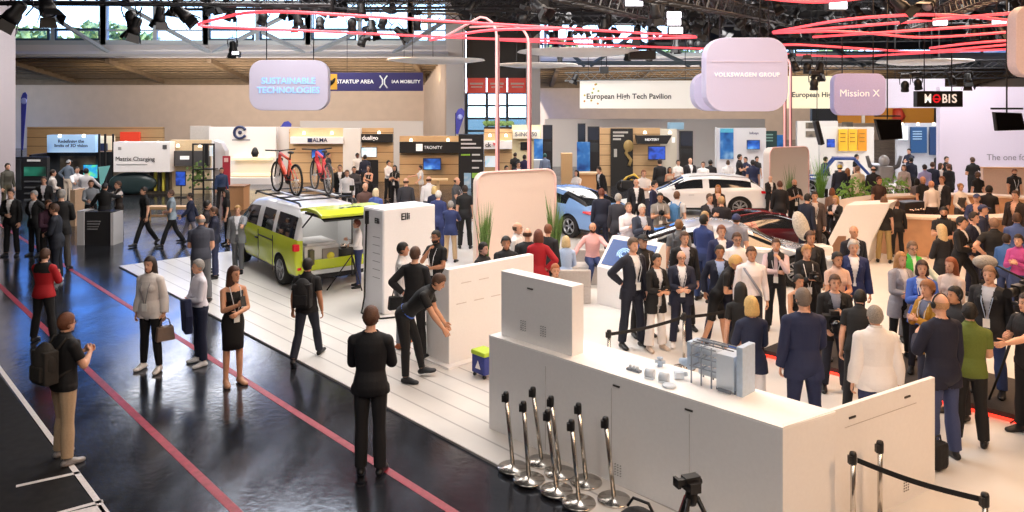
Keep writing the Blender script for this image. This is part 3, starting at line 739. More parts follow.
for px, py, k, lb in ((634, 371, 0, 'grey pump model nearest the left end of the counter top'), (650, 378, 1, 'small grey tank model in front of the blue pump models'), (660, 366, 2, 'pale valve model at the back of the counter top'),
                      (664, 382, 1, 'small grey drum model left of the plant model'), (679, 379, 3, 'white compressor model beside the plant model'), (669, 387, 4, 'flat white dish model at the front of the counter top')):
    p = on_top(px, py)
    t = thing('machine_part_model', lb, 'model', p, angc + .3 * k, 'small machine models on the counter')
    if k == 0:
        b = MB()
        for q in range(3): b.cyl(((q - 1) * .05, 0, .0), ((q - 1) * .05, 0, .06), .018, 10)
        b.build('piston', SM, t); MB().box((0, 0, .012), (.17, .06, .024)).build('base', DG, t)
    elif k == 1:
        MB().cyl((-.05, 0, .05), (.05, 0, .05), .048, 14).build('drum', SM, t); MB().box((0, 0, .01), (.1, .1, .02)).build('base', PB2, t)
    elif k == 2:
        MB().cyl((0, 0, 0), (0, 0, .06), .03, 12).build('valve_body', PB, t); MB().cyl((-.06, 0, .05), (.06, 0, .05), .022, 12).build('pipe', SM, t); MB().lathe([(.0, .0), (.035, .0), (.035, .012), (0, .012)], 12, (0, 0, .085)).cyl((0, 0, .05), (0, 0, .09), .006, 6).build('handwheel', PB, t)
    elif k == 3:
        MB().box((0, 0, .045), (.10, .07, .07)).build('housing', PB2, t, bevel=.008); MB().cyl((.05, 0, .05), (.09, 0, .05), .025, 12).build('motor', SM, t)
    else:
        MB().lathe([(0, 0), (.06, 0), (.075, .018), (.06, .03), (0, .024)], 18).build('dish', PB2, t)

# ---- consoles: wedge shaped desks with a slanted screen
def console(name, label, loc, rz, L, prof, scr, screen_mat, art=False):
    t = thing(name, label, 'console', loc, rz)
    MB().prism([(0, y, z) for y, z in prof], (L, 0, 0)).build('body', WALLW, t, bevel=.012)
    (y0, z0), (y1, z1) = scr
    nv_ = Vector((0, z1 - z0, -(y1 - y0))).normalized()
    if nv_.z < 0: nv_ = -nv_
    def sp_(x, q): return Vector((x, y0 + (y1 - y0) * q, z0 + (z1 - z0) * q))
    s_ = MB().prism([sp_(.08, .1), sp_(L - .08, .1), sp_(L - .08, .9), sp_(.08, .9)], nv_ * .012).build('screen', screen_mat, t)
    if art:
        b = MB(); c = sp_(L * .40, .5) + nv_ * .014; tx = Vector((1, 0, 0)); ty = (sp_(0, 1) - sp_(0, 0)).normalized()
        for k in range(3):
            ang = [R(a) for a in range(-40 + 50 * k, 230 + 40 * k, 15)]; rr = .16 - .045 * k
            b.tube([c + tx * rr * math.cos(a) + ty * rr * .8 * math.sin(a) for a in ang], .014, 6)
        b.prism([c + tx * .28 + ty * .20, c + tx * .45 + ty * .20, c + tx * .45 + ty * .27, c + tx * .28 + ty * .27], nv_ * .004)
        b.build('screen_graphic', cm('#9fc3e8', .4, emit=.5), s_)
    return t
SCRB = cm('#173f7c', .25, emit=.35)
ca = console('display_console', 'white wedge console seen from behind, with the crouching man in front of it', G(449, 368), STAND, 1.86, [(0, SZ), (0, 1.55), (.12, 1.55), (.62, .92), (.60, SZ)], ((.12, 1.55), (.62, .92)), SCRB)
MB().box((.93, .31, .035), (2.1, .9, .05)).build('plinth', WALLW, ca)
for x0, z0 in ((.35, 1.30), (.72, 1.30), (.25, .98), (.62, .98), (.98, .98)): MB().box((x0, -.004, z0), (.2, .01, .012)).build('engraved_line', cm('#cfc6c2', .6), ca)
pb = G(597, 305)
console('touch_console', 'white console with a blue slanted screen showing an engine drawing', pb, STAND - R(90), 1.3, [(0, SZ), (0, .80), (.48, 1.38), (.60, 1.38), (.60, SZ)], ((0, .80), (.48, 1.38)), SCRB, art=True)
# slanted console beside the bar
yb = 19.8
t = thing('slanted_console', 'white slanted console with a brown screen beside the curved bar', 'console', Vector((D(836, 264, yb).x, yb, 0)))
def lc(px, py, y=yb): return D(px, py, y) - Vector(t.location)
MB().prism([lc(846, 205), lc(891, 203), lc(872, 241), lc(866, 266), lc(838, 266), lc(828, 240)], Vector((.55, .75, 0))).build('body', WALLW, t, bevel=.02)
MB().prism([lc(838, 236) + Vector((0, -.02, 0)), lc(846, 236) + Vector((0, -.02, 0)), lc(842, 261) + Vector((0, -.02, 0)), lc(829.5, 250) + Vector((0, -.02, 0))], Vector((0, .02, 0))).build('screen', cm('#8d6b55', .3), t)
# white low plinth running left from it
pl = thing('car_plinth', 'low white plinth between the silver saloon car and the slanted console', 'plinth', Vector((6.7, 19.6, 0)), R(8))
MB().box((.5, 0, .28), (1.9, .5, .5)).build('body', WALLW, pl, bevel=.05)

# ---- free-standing rounded walls
def rounded_wall(label, loc, rz, w, h, th, m, em):
    t = thing('rounded_wall_panel', label, 'wall panel', loc, rz)
    r = .28; pts = [(0, 0, 0), (w, 0, 0)] + [(w - r + r * math.cos(R(a)), 0, h - r + r * math.sin(R(a))) for a in range(0, 91, 15)] + [(r + r * math.cos(R(a)), 0, h - r + r * math.sin(R(a))) for a in range(90, 181, 15)]
    MB().prism(pts, (0, th, 0)).build('body', m, t)
    rim = [(0, 0, 0)] + [(r + r * math.cos(R(a)), 0, h - r + r * math.sin(R(a))) for a in range(180, 89, -15)]
    b = MB(); b.tube([(x, -.012, z) for x, y, z in rim] + [(w - r, -.012, h)] + [(w - r + r * math.cos(R(a)), -.012, h - r + r * math.sin(R(a))) for a in range(75, -1, -15)] + [(w, -.012, 0)], .03, 6)
    b.build('edge_trim', em, t)
PINKW = cm('#dfcbbf', .6); PINKE = cm('#f0c9c2', .5)
rounded_wall('peach rounded partition wall behind the lounge seats', (-.86, 19, SZ), R(30), 2.3, 2.42, .22, PINKW, PINKE)
rounded_wall('pale rounded partition wall behind the maroon sports car', (9.8, 29.3, SZ), R(30), 2.2, 2.42, .3, cm('#cfc4bd', .6), PINKE)

# ---- plants
LEAF = cm('#5d7a3a', .6, var=.3); LEAF2 = cm('#6f9a3a', .6, var=.35); POT = cm('#d9d4ce', .5)
def grass(label, loc, h, nb=46, sp=.16, m=LEAF):
    t = thing('potted_grass', label, 'plant', loc); rnd = random.Random(int(loc[0] * 100))
    MB().lathe([(0, 0), (.15, 0), (.19, .34), (.17, .34), (.15, .30), (0, .30)], 18).build('pot', POT, t)
    b = MB()
    for k in range(nb):
        a = rnd.random() * 6.283; r0 = rnd.random() * .11; o = sp * (.3 + rnd.random()); hh = h * (.6 + .4 * rnd.random())
        p0 = Vector((r0 * math.cos(a), r0 * math.sin(a), .3)); pts = [p0 + Vector((math.cos(a), math.sin(a), 0)) * o * (q ** 1.8) + Vector((0, 0, (hh - .3) * q)) for q in (0, .35, .7, 1)]
        b.tube(pts, [.010, .011, .008, .001], 4)
    b.build('blade', m, t)
grass('tall green grass plant standing left of the peach partition middle', Vector((-.66, 18.3, SZ)), 1.9)
grass('tall green grass plant at the right end of the peach partition', Vector((1.05, 19.0, SZ)), 2.0, 60)
grass('tall grass plant in front of the pale rounded partition', Vector((10.35, 28.7, SZ)), 1.9)
grass('green grass plant between the pale partition and the race buggy', Vector((12.4, 30.9, SZ)), 2.1, 60, .3, LEAF2)
def bush(label, loc, r, h):
    t = thing('leafy_plant', label, 'plant', loc); rnd = random.Random(int(loc[0] * 37))
    MB().lathe([(0, 0), (.22, 0), (.28, .45), (.25, .45), (.22, .40), (0, .40)], 18).build('pot', POT, t)
    b = MB()
    for k in range(9):
        a = rnd.random() * 6.28; b.tube([(0, 0, .38), (.3 * r * math.cos(a), .3 * r * math.sin(a), .4 + .5 * h), (.7 * r * math.cos(a), .7 * r * math.sin(a), .4 + .8 * h)], [.012, .009, .004], 5)
    b.build('stem', cm('#5a4a2c', .8), t)
    b = MB()
    for k in range(230):
        v = Vector((rnd.gauss(0, 1), rnd.gauss(0, 1), rnd.gauss(0, 1))).normalized() * (.35 + .65 * rnd.random() ** .5); c = Vector((v.x * r, v.y * r, .45 + h * (.5 + .5 * v.z)))
        d = Vector((rnd.gauss(0, 1), rnd.gauss(0, 1), rnd.gauss(.4, 1))).normalized(); q = d.orthogonal().normalized(); s_ = .07 + .06 * rnd.random()
        b.add([c - d * s_, c + q * s_ * .45 + d * .1 * s_, c + d * s_, c - q * s_ * .45 + d * .1 * s_, c + d.cross(q) * .015], [(0, 1, 4), (1, 2, 4), (2, 3, 4), (3, 0, 4)])
    b.build('leaf', LEAF2, t)
bush('bushy yellow-green plant behind the slanted console, left of the bar', Vector((11.8, 26.5, SZ)), .6, 1.15)
bush('bushy yellow-green plant behind the bar counter', Vector((13.5, 27.3, SZ)), .65, 1.15)

# ---- charging column
cp_ = G(384, 317)
t = thing('charging_column', 'white charging column with a black hose and small lettering', 'charging column', (cp_.x, cp_.y, SZ), STAND)
MB().box((.62, .375, 1.03), (1.24, .75, 2.06)).build('body', cm('#f3f2f2', .35), t, bevel=.02)
MB().box((-.006, .375, 1.03), (.02, .70, 2.0)).build('charging_face', cm('#dcdce0', .35), t, bevel=.004)
lettering('Elli', (.50, -.008, 1.88), .18, BLK, t, 0, bold=True, fit=.20)
lettering('Elli', (-.020, .22, 1.82), .1, BLK, t, R(-90), bold=True, fit=.16)
b = MB()
for k in range(6): b.box((-.018, .25, 1.5 - .16 * k), (.006, .26, .012))
b.build('text_line', cm('#8a8a90', .6), t)
b = MB(); b.tube([(-.03, .55, 1.86), (-.05, .56, 1.75), (-.05, .60, 1.0), (-.06, .62, .25), (-.12, .60, .03), (-.25, .42, .02), (-.32, .1, .02), (-.20, -.2, .02), (.1, -.32, .02), (.4, -.28, .02)], .018, 8)
b.box((-.04, .55, 1.86), (.07, .06, .26)); b.build('charging_hose', BLK, t)

# ---- lounge benches
for lb, x, y, L, rr in (('grey lounge bench under the fair haired woman in pale blue', 1.13, 16.2, 1.0, 180), ('low grey lounge bench under the man in the pink shirt', 1.88, 17.85, 1.5, 0)):
    t = thing('lounge_bench', lb, 'bench', (x, y, SZ), R(rr), 'grey lounge benches')
    MB().box((0, 0, .21), (L, .62, .42)).build('seat', cm('#c6bfba', .8, bump=.1), t, bevel=.03)
    MB().box((0, .27, .52), (L, .1, .36)).build('backrest', cm('#b9b2ad', .8, bump=.1), t, bevel=.03)
for lb, x, y in (('round white lounge table beside the red blouse', .1, 16.9), ('round white lounge table beside the man in a pink shirt', 2.75, 16.9)):
    t = thing('lounge_table', lb, 'table', (x, y, SZ), 0, 'round white lounge tables')
    MB().lathe([(0, 0), (.2, 0), (.2, .015), (.03, .03), (.03, .5), (.0, .5)], 24).build('leg', WHITE, t)
    MB().lathe([(0, .5), (.36, .5), (.36, .53), (0, .53)], 28).build('tabletop', WHITE, t)

# ---- dark platform with a red light strip
p0 = G(762, 357); p0.z = SZ
t = struct(MB().prism([(0, 0, 0), tuple(-U * 9), tuple(-U * 9 + W * 1.5), tuple(W * 1.5)], .10).build('floor_platform', cm('#3a3534', .8, bump=.2)))
t.location = p0
t2 = struct(MB().prism([tuple(-W * .04), tuple(-U * 9 - W * .04), tuple(-U * 9 - W * .005), tuple(-W * .005)], .035).build('trim_light_strip', cm('#ff3524', .4, emit=2.2)))
t2.location = p0
# ---- stanchions
def stanchion(label, px, py, topdx, h=.87, Y=None, group='barrier posts gathered by the counter', cassette=True, base=True):
    p = G(px, py); p.z = SZ if base is True else SZ
    t = thing('barrier_post', label, 'barrier post', p, 0, group)
    dx = topdx * p.y / F
    b = MB().lathe([(0, 0), (.172, 0), (.178, .008), (.172, .022), (.05, .034), (.036, .045), (0, .045)], 32); b.build('base', STEEL, t)
    MB().tube([(0, 0, .03), (dx, 0, h - .03)], .024, 14).build('pole', STEEL, t)
    MB().lathe([(0, h - .11), (.032, h - .11), (.034, h - .1), (.034, h - .02), (.028, h), (0, h + .004)], 16, (dx, 0, 0)).box((dx - .035, -.015, h - .065), (.03, .045, .075)).build('belt_head', BLK, t)
    return t, Vector((p.x + dx, p.y, p.z + h))
NAMES = [('leftmost of the steel barrier posts gathered in front of the counter', 513, 471, -7), ('second steel barrier post from the left, nearest the dark aisle', 529, 483, -5.5), ('rearmost steel barrier post of the group, closest to the counter', 541.5, 465, -8.5),
         ('steel barrier post in the middle of the group, in its second row', 560, 476.5, -9), ('steel barrier post in the middle of the group, in its front row', 556.5, 494, -9), ('tall steel barrier post right of the middle, close to the counter', 586, 485.5, -7.5),
         ('steel barrier post nearest the camera in the gathered group', 579, 506.5, -7.5), ('rightmost steel barrier post of the gathered group', 614, 503, -8.5)]
for lb, px, py, dx in NAMES: stanchion(lb, px, py, dx)
def at_top(px, py, h): g = G(px, py, h + SZ); return g
def post_from_top(label, px, py, h=.87, group='barrier posts with belts'):
    g = at_top(px, py, h); g.z = 0; q = F * CH / g.y + YH
    return stanchion(label, 512 + g.x * F / g.y, q, 0, h, group=group)
t1, a1 = post_from_top('barrier post with a black belt in front of the white wing panel', 853, 452)
t2, a2 = post_from_top('beltless barrier post behind the first one at the wing panel', 880, 441)
t3, a3 = post_from_top('barrier post holding the belt end at the lower right corner', 985, 493)
def belt(label, a, b, name='barrier_belt'):
    a = a - Vector((0, 0, .065)); b = b - Vector((0, 0, .065)); d = (b - a).normalized(); pts = []
    a = a + d * .04; b = b - d * .04
    for k in range(9):
        q = k / 8; pts.append(a.lerp(b, q) - Vector((0, 0, .03 * math.sin(math.pi * q))))
    m = MB(); nrm = Vector((-d.y, d.x, 0)).normalized() * .003; hz = Vector((0, 0, .024))
    for p, q in zip(pts[:-1], pts[1:]): m.prism([p - hz - nrm, q - hz - nrm, q + hz - nrm, p + hz - nrm], nrm * 2)
    o = m.build(name, cm('#141416', .7)); tag(o, label, 'barrier belt'); return o
belt('black barrier belt stretched across the lower right corner', a1, a3)
t4, b1 = post_from_top('slim barrier post behind the counter, under the man with hand on hip', 609, 330)
t5, b2 = post_from_top('pale barrier post behind the counter, between the presenters', 684, 313)
g = at_top(742, 303, .87); t6, b3 = post_from_top('barrier post hidden in the crowd behind the blonde woman', 742, 303)
belt('black barrier belt behind the counter, left span', b1, b2); belt('black barrier belt behind the counter, right span', b2, b3)

# ---- cleaning trolley, camera tripods, charging stand
p = G(484, 378)
t = thing('tool_trolley', 'small blue trolley with a lime green lid behind the counter corner', 'trolley', (p.x, p.y, SZ), STAND)
MB().box((0, 0, .20), (.24, .3, .28)).build('tub', cm('#2c3a8c', .5), t, bevel=.02); MB().box((0, 0, .37), (.26, .32, .07)).build('lid', cm('#b6d63a', .5), t, bevel=.02)
for x in (-.09, .09):
    for y in (-.11, .11): MB().ball((x, y, .03), .03, 8, 6).build('wheel', BLK, t)
MB().prism([(-.121, -.06, .14), (-.121, .06, .14), (-.121, 0, .26)], (-.006, 0, 0)).build('logo', WHITE, t)
def cam_tripod(label, loc, h, rz=0, big=True, spread=.38, mcol='#121214'):
    t = thing('camera_tripod', label, 'camera tripod', loc, rz); m = cm(mcol, .5)
    for k in range(3):
        a = R(90 + 120 * k); c, s_ = math.cos(a), math.sin(a)
        MB().tube([(c * .05, s_ * .05, h * .74), (c * spread * .55, s_ * spread * .55, h * .36), (c * spread, s_ * spread, .01)], [.022, .018, .014], 8).build('leg', m, t)
    MB().lathe([(0, h * .64), (.04, h * .66), (.06, h * .72), (.055, h * .78), (.03, h * .82), (0, h * .82)], 14).build('crown', m, t)
    b = MB(); b.box((0, 0, h * .86), (.11, .15, .09)).box((0, .01, h * .93), (.15, .09, .05)).cyl((-.12, 0, h * .89), (.1, 0, h * .89), .026, 10).cyl((.02, .05, h * .85), (.16, .22, h * .70), .012, 8)
    b.build('fluid_head', BLK, t)
    if big:
        b = MB(); b.box((0, 0, h + .02), (.13, .30, .16)).cyl((0, -.15, h + .02), (0, -.34, h + .02), .055, 14, .065).box((0, .1, h + .13), (.05, .22, .04)).box((.10, .0, h + .06), (.03, .12, .09))
        b.build('camera', cm('#1a1a1c', .4), t)
    return t
ctr = cam_tripod('black video tripod without camera at the bottom edge, against the white counter', (1.62, 6.95, 0), .86, R(20), False)
MB().tube([(.02, .12, .58), (.06, .3, .30)], .02, 8).build('red_clamp', cm('#8e1f2c', .5), ctr)
MB().box((-.10, 0, .79), (.09, .05, .05)).box((-.15, 0, .79), (.03, .09, .08)).build('side_knob', BLK, ctr)
bag = thing('equipment_bag', 'black equipment bag beside the tripod at the bottom edge', 'bag', (1.18, 7.05, 0), R(-40))
MB().ball((0, 0, .24), (.26, .17, .24), 16, 10).build('body', cm('#161517', .7, bump=.3), bag); MB().tube([(-.14, 0, .46), (-.08, 0, .55), (.08, 0, .55), (.14, 0, .46)], .014, 8).build('handle', BLK, bag)
p = G(352, 290)
t = thing('easel_stand', 'thin black tripod stand between the van and the charging column', 'stand', (p.x, p.y, SZ), 0)
for a, r_ in ((200, .55), (320, .35), (80, .35)): MB().tube([(0, 0, .75), (r_ * math.cos(R(a)), r_ * math.sin(R(a)), .01)], .014, 8).build('leg', BLK, t)
MB().tube([(0, 0, .3), (0, 0, 2.2)], .014, 8).build('pole', BLK, t); MB().box((0, 0, 2.25), (.10, .06, .12)).build('head', BLK, t)
# ---- curved bar
BARM = mat('pale_bar_wood', hexc('#cf9f78'), .45, var=.08, scale=4); bc = Vector((13.4, 23.4, 0)); ba = R(24); BA, BB = 4.1, 2.6
t = thing('curved_bar', 'curved pale wood bar counter with people on both sides', 'bar', bc, ba)
def ring(r): return [(BA * r * math.cos(R(a)) if r == 1 else (BA - r) * math.cos(R(a)), BB * math.sin(R(a)) if r == 1 else (BB - r) * math.sin(R(a))) for a in range(0, 360, 8)]
def ring_wall(o_off, i_off, z0, z1):
    b = MB(); N_ = 60; O = []; I = []
    for k in range(N_):
        a = 2 * math.pi * k / N_; O.append(((BA - o_off) * math.cos(a), (BB - o_off) * math.sin(a))); I.append(((BA - i_off) * math.cos(a), (BB - i_off) * math.sin(a)))
    vs = [(x, y, z) for P_, z in ((O, z0), (O, z1), (I, z1), (I, z0)) for x, y in P_]
    b.add(vs, [(r_ * N_ + k, r_ * N_ + (k + 1) % N_, ((r_ + 1) % 4) * N_ + (k + 1) % N_, ((r_ + 1) % 4) * N_ + k) for r_ in range(4) for k in range(N_)]); return b
ring_wall(.12, .55, SZ, 1.04).build('front', BARM, t); ring_wall(0, .62, 1.04, 1.11).build('worktop', cm('#efd6bd', .4), t, bevel=.01)
bi = thing('bar_coffee_machine', 'dark coffee machine on the inner table of the bar', 'coffee machine', Vector((11.45, 22.25, 0)), ba)
MB().box((0, 0, .47), (1.3, .6, .88)).build('cabinet', BARM, bi, bevel=.01); MB().box((0, 0, 1.13), (.8, .45, .42)).build('body', cm('#2b2b2e', .3), bi, bevel=.03)
for x in (-.22, 0, .22): MB().cyl((x, -.22, 1.13), (x, -.36, 1.12), .02, 8).lathe([(0, 0), (.035, 0), (.04, .05), (0, .05)], 10, (x, -.24, 1.1)).build('group_head', STEEL, bi)
t = thing('bar_plant', 'small potted herb on the bar top', 'plant', bc + Matrix.Rotation(ba, 3, 'Z') @ Vector((1.9, -(BB - .3) * math.sqrt(1 - (1.9 / (BA - .3)) ** 2), 1.11)), 0)
MB().lathe([(0, 0), (.07, 0), (.09, .14), (0, .14)], 14).build('pot', cm('#77604c', .6), t)
b = MB(); rnd = random.Random(4)
for k in range(40):
    a = rnd.random() * 6.28; q = rnd.random(); b.tube([(0, 0, .13), (.10 * q * math.cos(a), .10 * q * math.sin(a), .25), (.2 * q * math.cos(a), .2 * q * math.sin(a), .3 + .08 * rnd.random())], [.006, .012, .002], 4)
b.build('leaf', LEAF, t)
# ---- big white projection wall and peach back wall at the right
YW = 33.5
t = thing('projection_wall', 'huge glowing white display wall with grey lettering at the right edge', 'display wall', (xx(940, YW), YW, 0), 0)
MB().box((7, .15, zz(88, YW) / 2 + .05), (14, .3, zz(88, YW))).build('screen', mat('lilac_led_wall', hexc('#c9c0d2'), .6, var=.02, emit=.25), t)
lettering('The one for all on', (xx(998, YW) - xx(940, YW) + .9, -.02, zz(157.5, YW)), .5, cm('#8f8c98', .6), t, fit=xx(1044, YW) - xx(980, YW), name='wall_lettering')
t = thing('bar_back_wall', 'low peach wall behind the bar, in front of the white display wall', 'wall panel', (xx(983, 29), 29, 0), R(-4))
MB().box((3.2, .1, .85), (6.4, .2, 1.7)).build('body', cm('#d9b9a6', .6), t, bevel=.03); MB().box((3.2, .1, 1.72), (6.4, .26, .05)).build('top_rail', BARM, t)
# ================================================================ vehicles
def ip(tab, x):
    for (a, va), (b, vb) in zip(tab[:-1], tab[1:]):
        if x <= b: return va + (vb - va) * (x - a) / (b - a) if b > a else vb
    return tab[-1][1]
CGLASS = mat('dark_car_glass', (.015, .018, .022), .06, spec=.8); TYRE = cm('#111113', .8, bump=.2); RIM = mat('alloy_rim', (.42, .43, .45), .3, .9)
TRIM = cm('#131315', .5); TAIL = cm('#c4121c', .25, emit=.25); LAMP = cm('#dfe6ec', .15)
def wheel(parent, pos, r, w, side, spokes=5, rim=None):
    """side = +1/-1: outer face towards +y / -y of the car"""
    t = MB(); M = Rx(-90 * side)
    t.lathe([(r * .66, -w * .45), (r * .93, -w * .5), (r, -w * .3), (r, w * .3), (r * .93, w * .5), (r * .66, w * .45)], 32, M=M)
    tw = t.build('wheel', TYRE, parent, loc=pos)
    b = MB(); b.lathe([(r * .67, -w * .4), (r * .69, w * .46), (r * .64, w * .48), (r * .60, w * .30), (r * .60, -w * .4)], 32, M=M)
    b.lathe([(0, w * .2), (r * .16, w * .2), (r * .14, w * .42), (0, w * .44)], 16, M=M)
    for k in range(spokes):
        a = 2 * math.pi * k / spokes
        for d in (-.13, .13):
            p = [Vector((math.cos(a + d * .4) * r * .1, math.sin(a + d * .4) * r * .1, w * .36)), Vector((math.cos(a + d) * r * .63, math.sin(a + d) * r * .63, w * .40))]
            b.tube([M @ q for q in p], [r * .045, r * .04], 6)
    b.build('rim', rim or RIM, tw)
    MB().lathe([(0, 0), (r * .6, 0), (r * .6, .02), (0, .02)], 24, M=M).build('brake_disc', TRIM, tw)
def car(name, label, loc, heading, L, Wd, prof, paint, paint2=None, level=2, wr=.36, wb=(.19, .79), cavity=None, roofblack=False, xs=None, spokes=5):
    t = thing(name, label, 'car', loc, heading)
    X = xs or prof['xs']; rows = []
    for x in X:
        zt, zb, w = ip(prof['top'], x), ip(prof['belt'], x), Wd / 2 * ip(prof['width'], x)
        zs = ip(prof.get('sill', [(0, .22), (1, .22)]), x); th = max(0, zt - zb); k = min(1, th / .45)
        rw = w * (.93 - prof.get('tumble', .21) * k)
        zm = (zs + zb) / 2
        rows.append([(0, zs), (w * .80, zs), (w * .965, zs + .10), (w, zm), (w * .995, zb - .07), (w * .955, zb), (rw + .02 * k, zt - .10 * k - .02 * (1 - k)), (rw * .80, zt - .012), (0, zt + .015)])
    n = len(rows[0]); vs = []; idx = {}
    for i, x in enumerate(X):
        for j, (y, z) in enumerate(rows[i]):
            for sd in ((0,) if j in (0, n - 1) else (1, -1)):
                idx[i, j, sd] = len(vs); vs.append((L * (.5 - x), y * sd if sd else 0, z))
    def gi(i, j, sd): return idx.get((i, j, sd), idx.get((i, j, 0)))
    fs = []; ms = []
    sg, ws, rg = prof['side'], prof['screen'], prof['rear']
    for i in range(len(X) - 1):
        xm = (X[i] + X[i + 1]) / 2
        for j in range(n - 1):
            for sd in (1, -1):
                q = [gi(i, j, sd), gi(i + 1, j, sd), gi(i + 1, j + 1, sd), gi(i, j + 1, sd)]
                fs.append(q if sd > 0 else q[::-1])
                m = 0
                if j <= 1: m = 4
                if j >= 5 and paint2: m = 5
                if j == 5 and any(a < xm < b for a, b in sg): m = 1
                if j >= 6 and ws[0] < xm < ws[1]: m = 2
                if j >= 6 and rg[0] < xm < rg[1]: m = 3
                if roofblack and j >= 6 and m == 0 and ws[1] < xm < rg[0]: m = 6
                ms.append(m)
    for i in (0, len(X) - 1):
        for j in range(n - 1):
            q = [gi(i, j, 1), gi(i, j + 1, 1), gi(i, j + 1, -1), gi(i, j, -1)]
            q = list(dict.fromkeys(q))
            if len(q) >= 3: fs.append(q if i == 0 else q[::-1]); ms.append(4 if j <= 1 else (5 if j >= 5 and paint2 else 0))
    me = bpy.data.meshes.new('car'); me.from_pydata(vs, [], fs)
    allm = [paint, CGLASS, CGLASS, CGLASS, TRIM, paint2 or paint, CGLASS, cm('#c4c3c1', .6)]
    for m in allm: me.materials.append(m)
    me.polygons.foreach_set('material_index', ms)
    bm = bmesh.new(); bm.from_mesh(me); bmesh.ops.recalc_face_normals(bm, faces=bm.faces); bm.to_mesh(me); bm.free()
    o = bpy.data.objects.new('car', me); C.objects.link(o); md = o.modifiers.new('s', 'SUBSURF'); md.levels = level; md.render_levels = level
    cutters = []
    def cut(b, mi):
        b.mi = [mi] * len(b.f); cme = b.mesh('cut', allm); cme.polygons.foreach_set('material_index', [mi] * len(cme.polygons))
        co_ = bpy.data.objects.new('cut', cme); C.objects.link(co_); cutters.append(co_)
        bo = o.modifiers.new('b', 'BOOLEAN'); bo.operation = 'DIFFERENCE'; bo.object = co_; bo.solver = 'EXACT'
    for wx in wb:
        for sd in (1, -1):
            c = Vector((L * (.5 - wx), sd * Wd * .5, wr)); cut(MB().cyl(c - Vector((0, .27, 0)), c + Vector((0, .27, 0)), wr * 1.13, 32), 4)
    if cavity: cut(cavity, 7)
    dg = bpy.context.evaluated_depsgraph_get(); ev = bpy.data.meshes.new_from_object(o.evaluated_get(dg))
    for q in [o] + cutters: bpy.data.objects.remove(q)
    names = {0: 'body', 1: 'side_window', 2: 'windscreen', 3: 'rear_window', 4: 'lower_trim', 5: 'upper_body', 6: 'roof_panel', 7: 'load_bay'}
    groups = {}
    V = [v.co.copy() for v in ev.vertices]
    for p in ev.polygons:
        k = p.material_index
        key = (k, (1 if p.center.y > 0 else -1) if k == 1 else 0, 0)
        if k == 1:
            xm = .5 - p.center.x / L
            key = (k, key[1], [i for i, (a, b) in enumerate(sg) if a - .06 < xm < b + .06][0] if [i for i, (a, b) in enumerate(sg) if a - .06 < xm < b + .06] else 0)
        groups.setdefault(key, []).append(list(p.vertices))
    for key, polys in groups.items():
        used = sorted({v for q in polys for v in q}); mp2 = {v: i for i, v in enumerate(used)}
        m2 = bpy.data.meshes.new(names[key[0]]); m2.from_pydata([tuple(V[v]) for v in used], [], [[mp2[v] for v in q] for q in polys])
        m2.materials.append(allm[key[0]]); m2.polygons.foreach_set('use_smooth', [key[0] not in (7, 4)] * len(polys)); m2.update()
        q = bpy.data.objects.new(names[key[0]], m2); C.objects.link(q); q.parent = t
    bpy.data.meshes.remove(ev)
    for wx in wb:
        for sd in (1, -1): wheel(t, (L * (.5 - wx), sd * (Wd / 2 - .125), wr), wr, .23, sd, spokes)
    for sd in (1, -1):      # mirrors
        mx = L * (.5 - prof['mirror'][0]); MB().ball((mx, sd * (Wd / 2 + .10), prof['mirror'][1]), (.07, .11, .075), 10, 8).tube([(mx, sd * (Wd / 2 - .06), prof['mirror'][1] - .05), (mx, sd * (Wd / 2 + .08), prof['mirror'][1] - .03)], .02, 6).build('mirror', TRIM if not prof.get('mirpaint') else paint, t)
    return t
XS = [0, .012, .04, .10, .17, .235, .30, .38, .45, .52, .56, .62, .68, .75, .82, .88, .93, .97, .99, 1]
WID = [(0, .80), (.012, .86), (.04, .93), (.12, .985), (.25, 1), (.7, 1), (.88, .97), (.97, .91), (.99, .88), (1, .82)]
SEDAN = dict(xs=XS, width=WID, top=[(0, .50), (.012, .58), (.04, .68), (.10, .78), (.235, .95), (.38, 1.33), (.45, 1.42), (.55, 1.46), (.65, 1.42), (.82, 1.17), (.88, 1.08), (.97, 1.02), (.99, .9), (1, .7)],
             belt=[(0, .46), (.012, .54), (.04, .63), (.10, .73), (.235, .88), (.5, .93), (.82, .99), (.97, .96), (.99, .84), (1, .62)], side=[(.27, .53), (.55, .80)], screen=(.235, .41), rear=(.66, .88), mirror=(.29, 1.0))
SUV = dict(xs=XS, width=WID, top=[(0, .62), (.012, .74), (.04, .88), (.10, .97), (.20, 1.06), (.38, 1.52), (.45, 1.59), (.6, 1.62), (.82, 1.56), (.90, 1.46), (.97, 1.12), (.99, 1.0), (1, .8)],
           belt=[(0, .58), (.012, .68), (.04, .80), (.20, 1.0), (.5, 1.05), (.82, 1.10), (.93, 1.12), (.97, 1.05), (.99, .92), (1, .7)], side=[(.27, .53), (.55, .72), (.745, .88)], screen=(.20, .40), rear=(.88, .985), mirror=(.29, 1.12), mirpaint=1)
COUPE = dict(xs=XS, width=WID, top=[(0, .62), (.012, .74), (.04, .88), (.10, .97), (.20, 1.06), (.38, 1.50), (.45, 1.57), (.56, 1.58), (.68, 1.50), (.82, 1.32), (.93, 1.12), (.97, 1.07), (.99, .98), (1, .78)],
             belt=[(0, .58), (.012, .68), (.04, .80), (.20, .98), (.5, 1.02), (.82, 1.08), (.93, 1.06), (.97, 1.0), (.99, .9), (1, .68)], side=[(.27, .53), (.55, .78)], screen=(.20, .40), rear=(.68, .93), mirror=(.29, 1.1), mirpaint=1)
